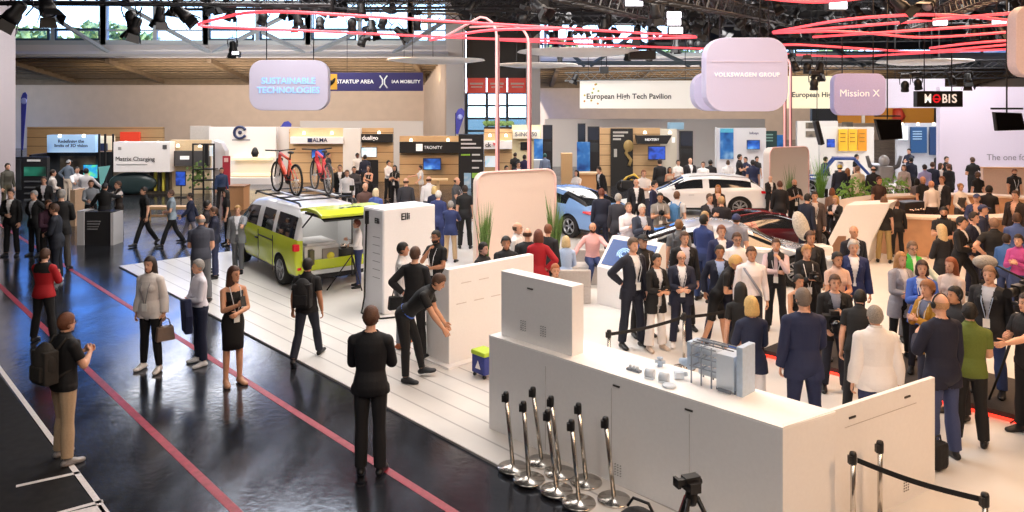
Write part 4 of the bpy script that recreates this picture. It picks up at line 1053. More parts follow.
HYPER = dict(xs=XS, width=WID, top=[(0, .40), (.012, .46), (.04, .55), (.10, .66), (.20, .78), (.34, 1.08), (.45, 1.18), (.55, 1.19), (.68, 1.10), (.82, .96), (.93, .88), (.97, .84), (.99, .76), (1, .6)],
             belt=[(0, .36), (.012, .42), (.04, .50), (.20, .70), (.5, .76), (.82, .86), (.97, .80), (.99, .70), (1, .52)], side=[(.26, .60)], screen=(.20, .42), rear=(.62, .86), mirror=(.30, .86), sill=[(0, .14), (1, .14)])
BUZZ = dict(xs=[0, .01, .03, .06, .10, .16, .22, .27, .30, .36, .45, .475, .50, .60, .69, .72, .80, .90, .94, .965, .985, .995, 1], width=[(0, .84), (.01, .88), (.03, .94), (.10, .985), (.25, 1), (.8, 1), (.94, .985), (.985, .955), (.995, .94), (1, .90)],
            top=[(0, .70), (.01, .86), (.03, 1.02), (.06, 1.12), (.22, 1.74), (.30, 1.87), (.5, 1.93), (.9, 1.93), (.965, 1.91), (.985, 1.86), (.995, 1.80), (1, 1.70)], belt=[(0, .66), (.01, .82), (.03, .97), (.06, 1.04), (.22, 1.10), (1, 1.10)], tumble=.12,
            side=[(.11, .21), (.23, .46), (.49, .70), (.73, .955)], screen=(.05, .26), rear=(.99, .9901), mirror=(.2, 1.15))
LIME = mat('lime_paint', hexc('#c6d62c'), .25, var=.01, coat=.5); CWHITE = mat('white_car_paint', hexc('#eeeef0'), .25, var=.01, coat=.5)
HU = R(126)                        # heading along U
def rear_left_place(corner, L, Wd, ang):  # centre of a car whose rear-left corner is given
    f = Vector((math.cos(ang), math.sin(ang), 0)); r = Vector((math.sin(ang), -math.cos(ang), 0)); return corner + f * L / 2 + r * Wd / 2
bl = rear_left_place(Vector((-4.80, 16.85, SZ)), 4.71, 1.98, HU)
cav = MB().box((-4.71 / 2 + .75, 0, 1.16), (1.8, 1.52, 1.22))
van = car('camper_van', 'lime and white camper van with its tailgate open and two bikes on its roof', bl, HU, 4.71, 1.98, BUZZ, LIME, CWHITE, wr=.37, wb=(.17, .815), cavity=cav)
XR = -4.71 / 2
gate = MB()
gp = [(0, 0), (.30, .06), (.95, .06), (1.22, -.02), (1.20, -.09), (.95, -.02), (.30, -.02), (.02, -.07)]
gate.prism([(XR + .06 - x, -.80, 1.93 + z) for x, z in gp], (0, 1.6, 0)); gt = gate.build('tailgate', LIME, van, bevel=.015)
MB().prism([(XR + .03 - x, -.72, 1.90 + z) for x, z in [(.05, -.04), (.95, -.04), (1.15, -.10), (1.15, -.14), (.95, -.09), (.05, -.09)]], (0, 1.44, 0)).build('tailgate_lining', TRIM, gt)
lettering('ID. BUZZ', (XR - .80, .0, 1.998), .1, TRIM, gt, R(-90), tilt=R(0), bold=True, fit=.5, name='tailgate_lettering')
for sd in (-1, 1): MB().cyl((XR + .08, sd * .76, 1.45), (XR - .60, sd * .74, 1.90), .018, 8).build('gas_strut', TRIM, van)
for sd in (-1, 1):
    MB().box((XR + .05, sd * .90, 1.02), (.12, .14, .17)).build('tail_light', TAIL, van, bevel=.03)
    MB().box((XR + .02, sd * .80, .52), (.06, .16, .06)).build('reflector', TAIL, van, bevel=.01)
    b = MB()
    for k in range(3): b.box((XR + .36, sd * .955, 1.42 + .12 * k), (.16, .03, .035))
    b.build('vent_slat', TRIM, van)
MB().box((XR - .005, 0, .58), (.05, 1.6, .24)).build('rear_bumper', LIME, van, bevel=.02); MB().box((XR - .012, 0, .40), (.05, 1.4, .1)).build('bumper_lining', cm('#d6d8d8', .5), van, bevel=.01)
for x, nm in ((.0, 'door_gap'), (-1.05, 'door_gap')): MB().box((x, .991, .72), (.018, .01, .86)).build(nm, TRIM, van)
MB().box((-.55, 1.005, 1.02), (1.0, .012, .03)).build('door_rail', TRIM, van); MB().box((.12, 1.0, .92), (.16, .03, .035)).build('door_handle', TRIM, van)
# camping box in the load bay
kit = thing('camping_box', 'white camping kitchen box in the open back of the lime van', 'camping box', bl, HU)
zf = .575 + .0
MB().box((XR + .52, .30, zf + .22), (.95, .80, .42)).build('cabinet', cm('#dcdad6', .5), kit, bevel=.01)
MB().box((XR + .0, .12, zf + .18), (.04, .38, .36)).build('drawer_front', cm('#8d8378', .5), kit, bevel=.006)
MB().lathe([(0, 0), (.09, 0), (.09, .008), (0, .008)], 20, (XR - .02, .12, zf + .18), M=Ry(-90)).build('round_label', cm('#e3d43a', .4), kit)
MB().box((XR + .15, .58, zf + .2), (.5, .1, .34)).build('side_box', cm('#5c5a3c', .6), kit)
b = MB(); b.box((XR + .5, .3, zf + .47), (.9, .7, .07)); b.build('mattress', cm('#cfcdcb', .9, bump=.2), kit, bevel=.02)
st_ = thing('camping_stove', 'black and silver cooking gear on the right of the van load bay', 'cooking gear', bl, HU)
MB().box((XR + .25, -.38, zf + .14), (.4, .44, .28)).build('case', cm('#2b2b2d', .4), st_, bevel=.01)
for y in (-.28, -.48): MB().cyl((XR + .2, y, zf + .28), (XR + .2, y, zf + .40), .07, 16).build('pot', STEEL, st_)
# roof rack and bikes
rk = thing('roof_rack', 'dark roof rack with cross bars on the lime van', 'roof rack', bl, HU)
for y in (-.68, .68): MB().tube([(1.15, y, 1.93), (1.05, y, 2.0), (-1.9, y, 2.0), (-2.0, y, 1.93)], .025, 8).build('rail', TRIM, rk)
for x in (.9, 0, -.9, -1.6): MB().box((x, 0, 2.035), (.07, 1.5, .03)).build('cross_bar', TRIM, rk)
for y in (.45, -.4): MB().box((-.5, y, 2.065), (2.0, .10, .03)).build('bike_tray', cm('#b9bcc0', .4), rk)
def bicycle(label, loc, heading, frame_m, tyre_m):
    t = thing('mountain_bike', label, 'bicycle', loc, heading, 'mountain bikes on the van roof'); r = .36; wb_ = 1.2
    for nm, x in (('front_wheel', wb_ / 2), ('rear_wheel', -wb_ / 2)):
        w_ = MB().tube([(x + r * math.cos(R(a)), 0, r + r * math.sin(R(a))) for a in range(0, 360, 12)], .028, 8, closed=True).build(nm, tyre_m, t)
        MB().tube([(x + (r - .035) * math.cos(R(a)), 0, r + (r - .035) * math.sin(R(a))) for a in range(0, 360, 12)], .014, 6, closed=True).build('rim', cm('#9a9a9c', .4), w_)
        b = MB()
        for a in range(0, 360, 24): b.tube([(x, 0, r), (x + (r - .04) * math.cos(R(a)), 0, r + (r - .04) * math.sin(R(a)))], .004, 4)
        b.cyl((x, -.06, r), (x, .06, r), .025, 8); b.build('spoke', cm('#b8b8ba', .4), w_)
    hd = Vector((.40, 0, .95)); hb = Vector((.44, 0, .78)); bb = Vector((-.08, 0, .34)); stt = Vector((-.22, 0, .82)); ra = Vector((-.6, 0, .36))
    b = MB(); b.tube([hb, bb], .055, 10); b.tube([hd, stt], .035, 8); b.tube([stt, bb], .035, 8); b.tube([hd, hb], .04, 8); b.build('frame', frame_m, t)
    b = MB()
    for y in (-.05, .05): b.tube([stt + Vector((0, y * .5, -.08)), ra + Vector((0, y, 0)), bb + Vector((0, y, 0))], .014, 6)
    b.build('rear_stay', frame_m, t)
    b = MB()
    for y in (-.06, .06): b.tube([hb + Vector((0, y, .02)), (wb_ / 2, y, .36)], [.026, .018], 8)
    b.cyl(hb + Vector((0, -.07, .02)), hb + Vector((0, .07, .02)), .03, 8); b.build('fork', TRIM, t)
    b = MB(); b.tube([hd, hd + Vector((.04, 0, .06))], .025, 8); b.tube([hd + Vector((-.03, -.38, .09)), hd + Vector((.04, 0, .06)), hd + Vector((-.03, .38, .09))], .017, 8); b.build('handlebar', TRIM, t)
    b = MB(); b.tube([stt, stt + Vector((-.05, 0, .16))], .016, 8); b.ball(stt + Vector((-.06, 0, .18)), (.14, .07, .035), 10, 6); b.build('saddle', TRIM, t)
    b = MB(); b.cyl(bb + Vector((0, -.03, 0)), bb + Vector((0, .03, 0)), .10, 20); b.tube([bb + Vector((0, -.07, 0)), bb + Vector((.12, -.07, -.11))], .012, 6); b.tube([bb + Vector((0, .07, 0)), bb + Vector((-.12, .07, .11))], .012, 6)
    b.box(bb + Vector((.12, -.1, -.12)), (.1, .09, .02)); b.box(bb + Vector((-.12, .1, .12)), (.1, .09, .02)); b.build('crank', TRIM, t)
fm = mat('red_bike_frame', hexc('#e4434a'), .35, coat=.4)
VZ = .94
for q in (van, kit, st_, rk): q.scale = (1, 1, VZ)
def van_pt(x, y, z): return bl + Matrix.Rotation(HU, 3, 'Z') @ Vector((x, y, z * VZ))
bicycle('red mountain bike with an orange battery, left one on the van roof', van_pt(-.45, .45, 2.08), HU + R(2), mat('orange_red_bike_frame', hexc('#e8563c'), .35, coat=.4), TYRE)
bicycle('red and grey mountain bike, right one on the van roof', van_pt(-.55, -.40, 2.08), HU - R(6), fm, cm('#3c3c3e', .7))
# blue coupe SUV seen from behind
HB = R(126); bw = G(568, 239); cfw = Vector((math.cos(HB), math.sin(HB), 0)); cr_ = Vector((math.sin(HB), -math.cos(HB), 0))
blue = car('blue_suv', 'pale blue coupe style car seen from its rear left corner', Vector((bw.x, bw.y, SZ)) + cfw * (4.6 * .29) + cr_ * .93, HB, 4.6, 1.86, COUPE, mat('sky_blue_paint', hexc('#7fa6dc'), .25, var=.02, coat=.6), level=2, wr=.38)
xr = -2.3
for sd in (1, -1): MB().prism([(xr + .30, sd * .90, .90), (xr + .02, sd * .80, .86), (xr - .04, sd * .42, .84), (xr - .02, sd * .42, .92), (xr + .06, sd * .76, .97), (xr + .28, sd * .91, .96)], (0, sd * .025, 0)).build('tail_light', TAIL, blue)
MB().box((xr + .0, 0, .52), (.10, 1.2, .22)).build('number_plate_recess', TRIM, blue, bevel=.02); MB().box((xr - .0, 0, .30), (.14, 1.5, .14)).build('rear_diffuser', TRIM, blue, bevel=.02)
# white SUV
wc = G(736, 215.5); HW = R(175)
wsu = car('white_suv', 'white electric hatchback parked side on behind the crowd', Vector((wc.x - 1.35, wc.y + .35, SZ)), HW, 4.75, 1.9, SUV, CWHITE, wr=.39, level=2, spokes=7)
for sd in (1, -1):
    MB().box((-2.22, sd * .78, .98), (.16, .30, .10)).build('tail_light', TAIL, wsu, bevel=.03); MB().box((2.18, sd * .72, .72), (.2, .3, .09)).build('headlight', LAMP, wsu, bevel=.03)
for x in (.35, -.75): MB().box((x, .955, .86), (.2, .03, .035)).build('door_handle', cm('#c9c9cc', .3), wsu)
MB().tube([(-1.7, .70, 1.52), (-.5, .72, 1.62), (.4, .70, 1.56)], .02, 6).build('roof_rail', cm('#b9b9bd', .3), wsu)
# silver saloon heading right
sv = Vector((4.95, 18.3, SZ)); silver = car('silver_saloon', 'silver saloon car in the middle of the crowd, facing right', sv, R(-4), 4.95, 1.88, SEDAN, mat('silver_paint', hexc('#c2cad8'), .25, .35, .02, coat=.5), wr=.37, level=2, spokes=9)
for sd in (1, -1):
    MB().box((2.30, sd * .70, .66), (.2, .32, .07)).build('headlight', LAMP, silver, bevel=.02); MB().box((-2.34, sd * .66, .86), (.14, .4, .06)).build('tail_light', TAIL, silver, bevel=.02)
for x in (.25, -.85): MB().box((x, -.945, .80), (.2, .03, .03)).build('door_handle', cm('#d9d9dc', .3), silver)
# maroon sports car behind it
mar = car('maroon_sports_car', 'low dark maroon sports car behind the silver saloon', Vector((6.85, 21.75, SZ)), R(18), 4.5, 2.0, HYPER, mat('maroon_paint', hexc('#5a1f2a'), .2, .3, .05, coat=.8), wr=.36, level=2, spokes=10, roofblack=True)
for sd in (1, -1): MB().box((2.12, sd * .74, .52), (.2, .2, .12)).build('headlight', cm('#eef2f8', .2, emit=1.5), mar, bevel=.02)
b = MB()
for y in (-.35, .35): b.tube([(1.2, y, .80), (.7, y * 1.02, 1.10), (0, y, 1.215), (-.8, y * .95, 1.12), (-1.5, y * .9, .98)], .02, 6)
b.build('roof_stripe', mat('maroon_stripe', hexc('#8a3140'), .25, .2), mar)
# motorcycle
mp0 = G(755, 202)
t = thing('motorcycle', 'dark motorcycle parked behind the white car', 'motorcycle', (mp0.x - .55, mp0.y + .3, SZ), R(-28))
for x in (.68, -.68):
    w_ = MB().lathe([(.20, -.06), (.30, -.065), (.33, -.03), (.33, .03), (.30, .065), (.20, .06)], 28, (x, 0, .33), M=Rx(90)).build('wheel', TYRE, t)
    b = MB(); b.lathe([(.19, -.04), (.21, -.05), (.21, .05), (.19, .04)], 24, (x, 0, .33), M=Rx(90))
    for a in range(0, 360, 60): b.tube([(x, 0, .33), (x + .2 * math.cos(R(a)), 0, .33 + .2 * math.sin(R(a)))], .015, 5)
    b.build('rim', RIM, w_)
b = MB(); b.ball((.15, 0, .86), (.30, .17, .17), 14, 10); b.build('fuel_tank', cm('#4a4e7a', .3), t)
b = MB(); b.ball((-.40, 0, .84), (.36, .14, .09), 12, 8); b.tube([(-.6, 0, .86), (-.85, 0, .98)], [.08, .03], 8); b.build('seat', TRIM, t)
MB().box((.0, 0, .50), (.5, .3, .36)).build('engine', cm('#4c4c50', .4), t, bevel=.05)
for y in (-.10, .10): MB().tube([(.68, y, .33), (.45, y, .95)], .025, 8).build('fork', RIM, t)
MB().tube([(.40, -.38, 1.05), (.46, -.1, 1.0), (.46, .1, 1.0), (.40, .38, 1.05)], .018, 8).build('handlebar', TRIM, t); MB().ball((.56, 0, .92), (.08, .1, .1), 10, 8).build('headlight', LAMP, t)
MB().tube([(.1, -.16, .35), (-.5, -.18, .36), (-.85, -.18, .48)], [.03, .05, .06], 8).build('exhaust', RIM, t)
MB().tube([(-.68, .09, .33), (-.1, .09, .5)], .03, 8).build('swingarm', TRIM, t)
# race buggy
rp = G(820, 202); t = thing('race_buggy', 'white and blue off-road race buggy with big wheels at the back', 'race car', (rp.x + 1.1, rp.y + 1.0, SZ), R(162))
RB = cm('#cfd6e6', .4); RBL = cm('#2f4f9c', .4)
for x in (1.15, -1.15):
    for sd in (1, -1): wheel(t, (x, sd * .82, .42), .42, .30, sd, 6)
b = MB(); b.prism([(1.7, -.34, .45), (1.7, -.34, .60), (.7, -.34, .95), (.45, -.34, .98), (-1.2, -.34, .95), (-1.5, -.34, .7), (-1.3, -.34, .40)], (0, .68, 0)); b.build('hull', RB, t, bevel=.05)
for sd in (1, -1):
    MB().box((1.15, sd * .80, .90), (.95, .40, .05)).build('front_fender', RBL, t, bevel=.02); MB().box((-1.15, sd * .80, .92), (1.0, .42, .06)).build('rear_fender', RB, t, bevel=.02)
    MB().tube([(.75, sd * .42, .9), (.1, sd * .40, 1.72), (-.7, sd * .40, 1.74), (-1.35, sd * .40, 1.0)], .05, 8).build('roll_cage', RBL, t)
    for x in (1.15, -1.15): MB().tube([(x, sd * .3, .55), (x, sd * .75, .42)], .04, 8).build('suspension_arm', TRIM, t)
MB().box((-.3, 0, 1.76), (.9, .86, .05)).build('roof', RBL, t, bevel=.02); MB().box((-1.55, 0, 1.5), (.4, 1.3, .05)).tube([(-1.4, -.4, 1.0), (-1.5, -.4, 1.5)], .02, 6).tube([(-1.4, .4, 1.0), (-1.5, .4, 1.5)], .02, 6).build('rear_wing', RB, t)
MB().box((-.2, 0, 1.05), (.5, .5, .3)).build('seat', TRIM, t, bevel=.05); MB().ball((-.15, 0, 1.45), .15, 12, 8).build('helmet', CWHITE, t)

for q, k in ((blue, .93), (wsu, .93), (silver, .95), (mar, .92)): q.scale = (1, 1, k)
area('van_interior_fill', van_pt(-1.2, 0, 1.72), .8, 7, (1, .97, .94))  # added fill in the load bay, which the tailgate shades
# ================================================================ booths of the hall behind the stand
WOODM = None
def slat_wood():
    m = bpy.data.materials.new('pale_wood_boards'); m.use_nodes = True; nt = m.node_tree; b = nt.nodes['Principled BSDF']; N = nt.nodes.new; L = nt.links.new
    tc = N('ShaderNodeTexCoord'); sp = N('ShaderNodeSeparateXYZ'); L(tc.outputs['Object'], sp.inputs[0])
    pp = N('ShaderNodeMath'); pp.operation = 'PINGPONG'; pp.inputs[1].default_value = .26; L(sp.outputs['Z'], pp.inputs[0])
    lt = N('ShaderNodeMath'); lt.operation = 'LESS_THAN'; lt.inputs[1].default_value = .018; L(pp.outputs[0], lt.inputs[0])
    mp = N('ShaderNodeMapping'); mp.inputs['Scale'].default_value = (.6, .6, 9); L(tc.outputs['Object'], mp.inputs['Vector'])
    nz = N('ShaderNodeTexNoise'); nz.inputs['Scale'].default_value = 3; nz.inputs['Detail'].default_value = 4; L(mp.outputs[0], nz.inputs['Vector'])
    c = N('ShaderNodeValToRGB'); c.color_ramp.elements[0].color = (*hexc('#c19a6c'), 1); c.color_ramp.elements[1].color = (*hexc('#d9b78a'), 1); L(nz.outputs['Fac'], c.inputs['Fac'])
    mix = N('ShaderNodeMix'); mix.data_type = 'RGBA'; L(lt.outputs[0], mix.inputs['Factor']); L(c.outputs[0], mix.inputs[6]); mix.inputs[7].default_value = (*hexc('#7d5f3c'), 1)
    L(mix.outputs[2], b.inputs['Base Color']); b.inputs['Roughness'].default_value = .6
    return m
WOODM = slat_wood()
def leaf_mat(name, cols, scale, emit=0.0, voro=False):
    """an abstract printed picture: blotches of a few colours"""
    m = bpy.data.materials.new(name); m.use_nodes = True; nt = m.node_tree; b = nt.nodes['Principled BSDF']; N = nt.nodes.new; L = nt.links.new
    tc = N('ShaderNodeTexCoord'); nz = N('ShaderNodeTexVoronoi' if voro else 'ShaderNodeTexNoise'); nz.inputs['Scale'].default_value = scale; L(tc.outputs['Object'], nz.inputs['Vector'])
    c = N('ShaderNodeValToRGB'); c.color_ramp.interpolation = 'CONSTANT' if voro else 'EASE'
    while len(c.color_ramp.elements) < len(cols): c.color_ramp.elements.new(.5)
    for k, h in enumerate(cols): c.color_ramp.elements[k].position = .32 + .4 * k / max(1, len(cols) - 1); c.color_ramp.elements[k].color = (*hexc(h), 1)
    L(nz.outputs['Distance' if voro else 'Fac'], c.inputs['Fac']); L(c.outputs[0], b.inputs['Base Color']); b.inputs['Roughness'].default_value = .4
    if emit: L(c.outputs[0], b.inputs['Emission Color']); b.inputs['Emission Strength'].default_value = emit
    return m
class Booth:
    """a booth standing at depth Y; panels are given by the pixels they cover"""
    def __init__(s, name, label, cat, px, Y, gz=0.0):
        s.Y = Y; s.o = Vector((xx(px, Y), Y, gz)); s.t = thing(name, label, cat, s.o)
    def p(s, px, py, dy=0): q = D(px, py, s.Y + dy); return q - s.o
    def panel(s, name, x0, y0, x1, y1, m, dy=0.0, th=.12, parent=None, bevel=0):
        a, c = s.p(x0, y0, dy), s.p(x1, y1, dy)
        b = MB().box(((a.x + c.x) / 2, a.y + th / 2, (a.z + c.z) / 2), (c.x - a.x, th, a.z - c.z)); return b.build(name, m, parent or s.t, bevel=bevel)
    def full(s, name, x0, y0, x1, m, dy=0.0, th=.2):     # from a top edge down to the floor
        a, c = s.p(x0, y0, dy), s.p(x1, y0, dy); h = a.z + s.o.z
        return MB().box(((a.x + c.x) / 2, a.y + th / 2, h / 2 - s.o.z), (c.x - a.x, th, h)).build(name, m, s.t)
    def side(s, name, px, y0, depth, m, dy=0):
        a = s.p(px, y0, dy); h = a.z + s.o.z
        return MB().box((a.x, a.y + depth / 2, h / 2), (.12, depth, h)).build(name, m, s.t)
    def text(s, txt, px, py, wpx, m, dy=-.03, bold=True, **k):
        return lettering(txt, s.p(px, py, dy), .5, m, s.t, 0, bold=bold, fit=wpx * (s.Y + dy) / F, **k)
    def lights(s, pxs, py, e=30):
        for q in pxs: MB().lathe([(0, 0), (.05, 0), (.09, -.14), (0, -.14)], 12, s.p(q, py, -.28)).build('spotlight', cm('#fff3d8', .4, emit=2.5), s.t)
def tv(label, px0, py0, px1, py1, Y, m, name='wall_screen', cat='screen'):
    a, c = D(px0, py0, Y), D(px1, py1, Y); t = thing(name, label, cat, ((a.x + c.x) / 2, Y, (a.z + c.z) / 2))
    w_, h_ = c.x - a.x, a.z - c.z
    MB().box((0, .03, 0), (w_, .06, h_)).build('casing', BLK, t, bevel=.008); MB().box((0, -.004, 0), (w_ * .93, .01, h_ * .88)).build('screen', m, t)
    return t
IMG_BLUE = leaf_mat('blue_screen_picture', ['#0c1c4c', '#2458b0', '#6fb0e6'], 1.6, .6); IMG_TEAL = leaf_mat('teal_screen_picture', ['#1a4fae', '#2f9fd8', '#5fd0a0', '#e8c850'], 2.4, .6)
IMG_NAVY = leaf_mat('navy_screen_picture', ['#101a50', '#2a50b8', '#1a2c70'], 2.2, .5); IMG_PALE = leaf_mat('pale_screen_picture', ['#9fc4dc', '#dfe9ee', '#b9c6d4'], 1.4, .5)
PIC_DARK = leaf_mat('dark_printed_picture', ['#17191b', '#2b2f33', '#4a4f54'], 1.0); PIC_CAR = leaf_mat('dark_street_picture', ['#26231f', '#51493e', '#7d7263', '#35302a'], 1.1)
POSTB = leaf_mat('blue_poster_print', ['#173f86', '#2f74c0', '#8fc0e8'], 1.5)
NAVYS = cm('#1f2a52', .5); CREAM = cm('#efe3c8', .5, emit=.25); WHT = cm('#eceaea', .5); TXW = cm('#f4f4f4', .5, emit=.3); TXD = cm('#26262a', .5); STONE = cm('#bdb5ad', .7)

# timber hoarding and the 3D vision booth
b = Booth('timber_hoarding', 'long timber hoarding behind the booths at the left', 'hoarding', 27, 46); b.full('boards', 27, 127, 163, WOODM)
b.panel('red_light_panel', 120, 132, 139, 141, cm('#d0402c', .5, emit=.6), -.6, .2)
b = Booth('vision_booth', 'dark booth with a blue illuminated header about 3D vision', 'booth', 47, 37)
b.full('back_wall', 47, 152, 113, PIC_DARK, .4); b.panel('header', 47, 135, 95, 152.5, leaf_mat('blue_header_print', ['#2c5ea8', '#9fc4ea', '#e8f2fb'], .35, .35), -.3, .5)
b.text('Redefining the\nlimits of 3D vision', 71, 143.5, 33, NAVYS, -.34); b.lights((60, 84), 134.2)
b.side('side_wall', 46, 153, -1.2, BLK); b.panel('inner_header', 95, 136, 113, 150, CREAM, .2, .2); b.panel('inner_sign', 95, 143.5, 106, 151, NAVYS, .0, .15)
for q in (98, 104, 112): b.full('post', q, 134, q + 1.6, BLK, -.4, .08)
b.panel('picture', 60, 156, 95, 170, PIC_CAR, .34, .05)
tv('bright blue and green screen in the dark 3D vision booth', 83, 164, 98, 179, 36.6, IMG_TEAL)
t = thing('teal_beach_flag', 'pale teal pointed flag beside the 3D vision booth', 'flag', (xx(104, 36), 36, 0)); a0 = D(98, 166, 36) - Vector(t.location); MB().prism([D(98.5, 167, 36) - Vector(t.location), D(110, 165.5, 36) - Vector(t.location), D(100.5, 190, 36) - Vector(t.location)], (0, .03, 0)).build('cloth', cm('#7fc4c0', .6), t); MB().cyl((a0.x, 0.05, 0), (a0.x, .05, a0.z), .02, 8).build('pole', BLK, t)
b = Booth('display_rack', 'black display wall with a green car picture at the far left', 'display wall', 10, 33)
b.full('wall', 9.5, 157, 47, BLK, 0, .2); b.panel('car_picture', 24, 167, 45, 176, leaf_mat('green_car_picture', ['#0f1a18', '#1f6f5a', '#58b89a'], 1.0, .1), -.06, .05); b.panel('robot_picture', 11, 159, 21, 190, PIC_DARK, -.06, .05)
b.panel('caption_bar', 27, 159.5, 40, 161.5, cm('#c9c9c9', .5), -.06, .04)
for k in range(4): b.panel('shelf_edge', 24, 181 + 6 * k, 45, 182.2 + 6 * k, cm('#55575a', .5), -.1, .12)
# matrix charging booth
b = Booth('charging_booth', 'booth with a big white Matrix Charging header and a car picture', 'booth', 113, 35)
b.panel('header', 113.5, 142, 170, 172, WHT, -.5, .5); b.text('Matrix Charging', 135, 159, 39, TXD, -.54, bold=False); b.panel('header_logo', 118, 147, 121, 150, cm('#9a9a9a', .5), -.54, .03); b.panel('header_code_square', 162.5, 145, 166.5, 149, cm('#55555a', .5), -.54, .03); b.panel('caption_bar', 116, 164, 147, 164.8, cm('#aaaaaa', .5), -.54, .03)
b.full('picture_wall', 113.5, 170, 170, PIC_CAR, .1); b.full('cream_wall', 170, 140, 210, cm('#d8c19c', .6), .3); b.panel('dark_sign', 170, 151, 208, 166, cm('#4c4a4c', .5), -.1, .3); b.panel('sign_lettering_bar', 180, 156, 189, 159.5, TXW, -.13, .03)
b.lights((126, 158), 141.2); b.lights((178, 200), 144)
mq = b.o
MB().ball(b.p(133, 183, -.1), (1.1, .2, .5), 16, 10).build('car_roof_graphic', cm('#2a3a3c', .3), b.t)
for k in range(5): b.panel('tyre_rack_strip', 150 + 4 * k, 171, 152.4 + 4 * k, 191, cm('#b5ab3c' if k % 2 else '#2a2a26', .6), -.05, .08)
b = Booth('shelf_frame', 'black steel frame of shelves with plants left of the red banner', 'shelf', 192, 34)
for q in (192, 202.5, 213): b.full('upright', q, 144, q + 1.4, BLK, 0, .06)
for y in (169, 180, 189): b.panel('shelf', 192, y, 214, y + .9, BLK, 0, .5)
b.panel('top_rail', 192, 143.5, 214.4, 145, BLK, 0, .06); b.panel('dark_screen', 203, 145, 208, 166, BLK, .4, .1); b.panel('bright_picture', 209.5, 146, 213.5, 156, IMG_PALE, .4, .1)
pc = b.p(198, 176, .2)
m_ = MB(); rnd = random.Random(3)
for k in range(70):
    v = Vector((rnd.gauss(0, .22), rnd.gauss(0, .1), rnd.gauss(0, .25))); m_.add([pc + v, pc + v + Vector((.10, 0, .07)), pc + v + Vector((.03, .06, .13)), pc + v + Vector((-.04, 0, .08))], [(0, 1, 2), (0, 2, 3)])
m_.build('foliage', LEAF, b.t)
b = Booth('silver_end_wall', 'rounded silver end wall of the charging booth', 'wall panel', 214, 34.6); a_, c_ = b.p(213.5, 140), b.p(225, 140)
MB().prism([(a_.x, 0, 0), (c_.x, 0, 0), (c_.x, 0, a_.z - .5), (c_.x - .2, 0, a_.z - .12), (a_.x, 0, a_.z)], (0, .5, 0)).build('body', cm('#c5c6cc', .35), b.t, bevel=.05)
tv('navy portrait screen on a pole in front of the cream wall', 175.5, 171, 185.5, 186, 33.8, IMG_NAVY, 'portrait_screen')
t = bpy.data.objects['portrait_screen']; MB().cyl((0, .06, -t.location.z + .01), (0, .06, 0), .03, 8).box((0, .06, -t.location.z + .02), (.5, .4, .03)).build('stand', BLK, t)
b = Booth('roll_up_banner', 'red roll-up banner left of the white shelf wall', 'banner', 226, 33); b.full('cloth', 222.5, 156, 230, cm('#a3283a', .6), 0, .04); b.panel('emblem', 224, 158, 228, 162, cm('#e0b8b8', .5), -.03, .03)
b = Booth('kiosk_box', 'brown cardboard coloured kiosk block behind the lime van', 'kiosk', 235, 30); b.full('body', 227, 187, 243.5, cm('#b58a62', .7), 0, .7); b.panel('lid', 226.6, 186, 244, 187.5, cm('#8a6546', .7), -.02, .74)
# white logo wall with lit shelves
b = Booth('logo_wall', 'white booth wall with a round dark blue logo and two lit shelves', 'booth', 208, 40)
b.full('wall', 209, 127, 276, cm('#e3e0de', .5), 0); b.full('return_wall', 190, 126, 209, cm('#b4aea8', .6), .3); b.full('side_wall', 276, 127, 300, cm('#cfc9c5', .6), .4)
lg = MB(); c0 = b.p(240, 132.5, -.05)
lg.tube([c0 + Vector((.30 * math.cos(R(a)), 0, .30 * math.sin(R(a)))) for a in range(25, 336, 14)], .07, 6); lg2 = lg.build('round_logo', NAVYS, b.t); MB().ball(c0, (.11, .06, .11), 12, 8).build('logo_dot', NAVYS, lg2)
b.panel('small_lettering_bar', 232, 139.3, 250, 140.6, cm('#8f8f96', .5), -.03, .03)
for y in (157.5, 173.5): b.panel('lit_shelf', 231, y, 270, y + 2.6, cm('#f2dcae', .5, emit=.7), -.5, .5)
b.panel('counter_front', 226, 178, 276, 200, cm('#d6d3d3', .5), -.8, .6)
b = Booth('black_vase', 'small black figure on the upper lit shelf', 'ornament', 255, 39.3, zz(157, 39.3)); MB().lathe([(0, 0), (.12, 0), (.2, .2), (.12, .42), (.05, .5), (0, .5)], 14, b.p(255, 157)).build('body', BLK, b.t)
# alma booth
b = Booth('alma_booth', 'wooden booth with a white ALMA header strip', 'booth', 289, 40)
b.full('wall', 289, 129, 343, WOODM, 0); b.panel('header', 290, 137, 343, 143.7, WHT, -.4, .4); b.text('ALMA', 320, 140.3, 15, NAVYS, -.43); b.panel('logo', 307.5, 138.3, 312, 142.3, NAVYS, -.43, .03); b.panel('top_board', 290, 128, 343, 137, cm('#d9bd92', .6), -.1, .1); b.lights((304, 332), 131.5); b.full('white_column', 343, 128.5, 360, cm('#e9e4de', .5), -.3, .5)
tv('small blue screen on the ALMA booth wall behind the bikes', 311.5, 149, 325.5, 158.5, 39.5, IMG_BLUE)
b = Booth('dualigo_booth', 'narrow wooden booth with a black dualigo header', 'booth', 361, 40.4)
b.full('wall', 361, 128, 393, WOODM, 0); b.panel('header', 361, 134, 392, 142.5, BLK, -.4, .4); b.text('dualigo', 370, 138, 16, TXW, -.43); b.lights((379,), 131)
t = tv('tall white and lilac screen on a stand in front of the dualigo booth', 361, 147, 377, 157.5, 39, IMG_PALE, 'stand_screen'); MB().box((0, .1, -t.location.z / 2 - .2), (.9, .06, t.location.z - .4)).build('stand', BLK, t)
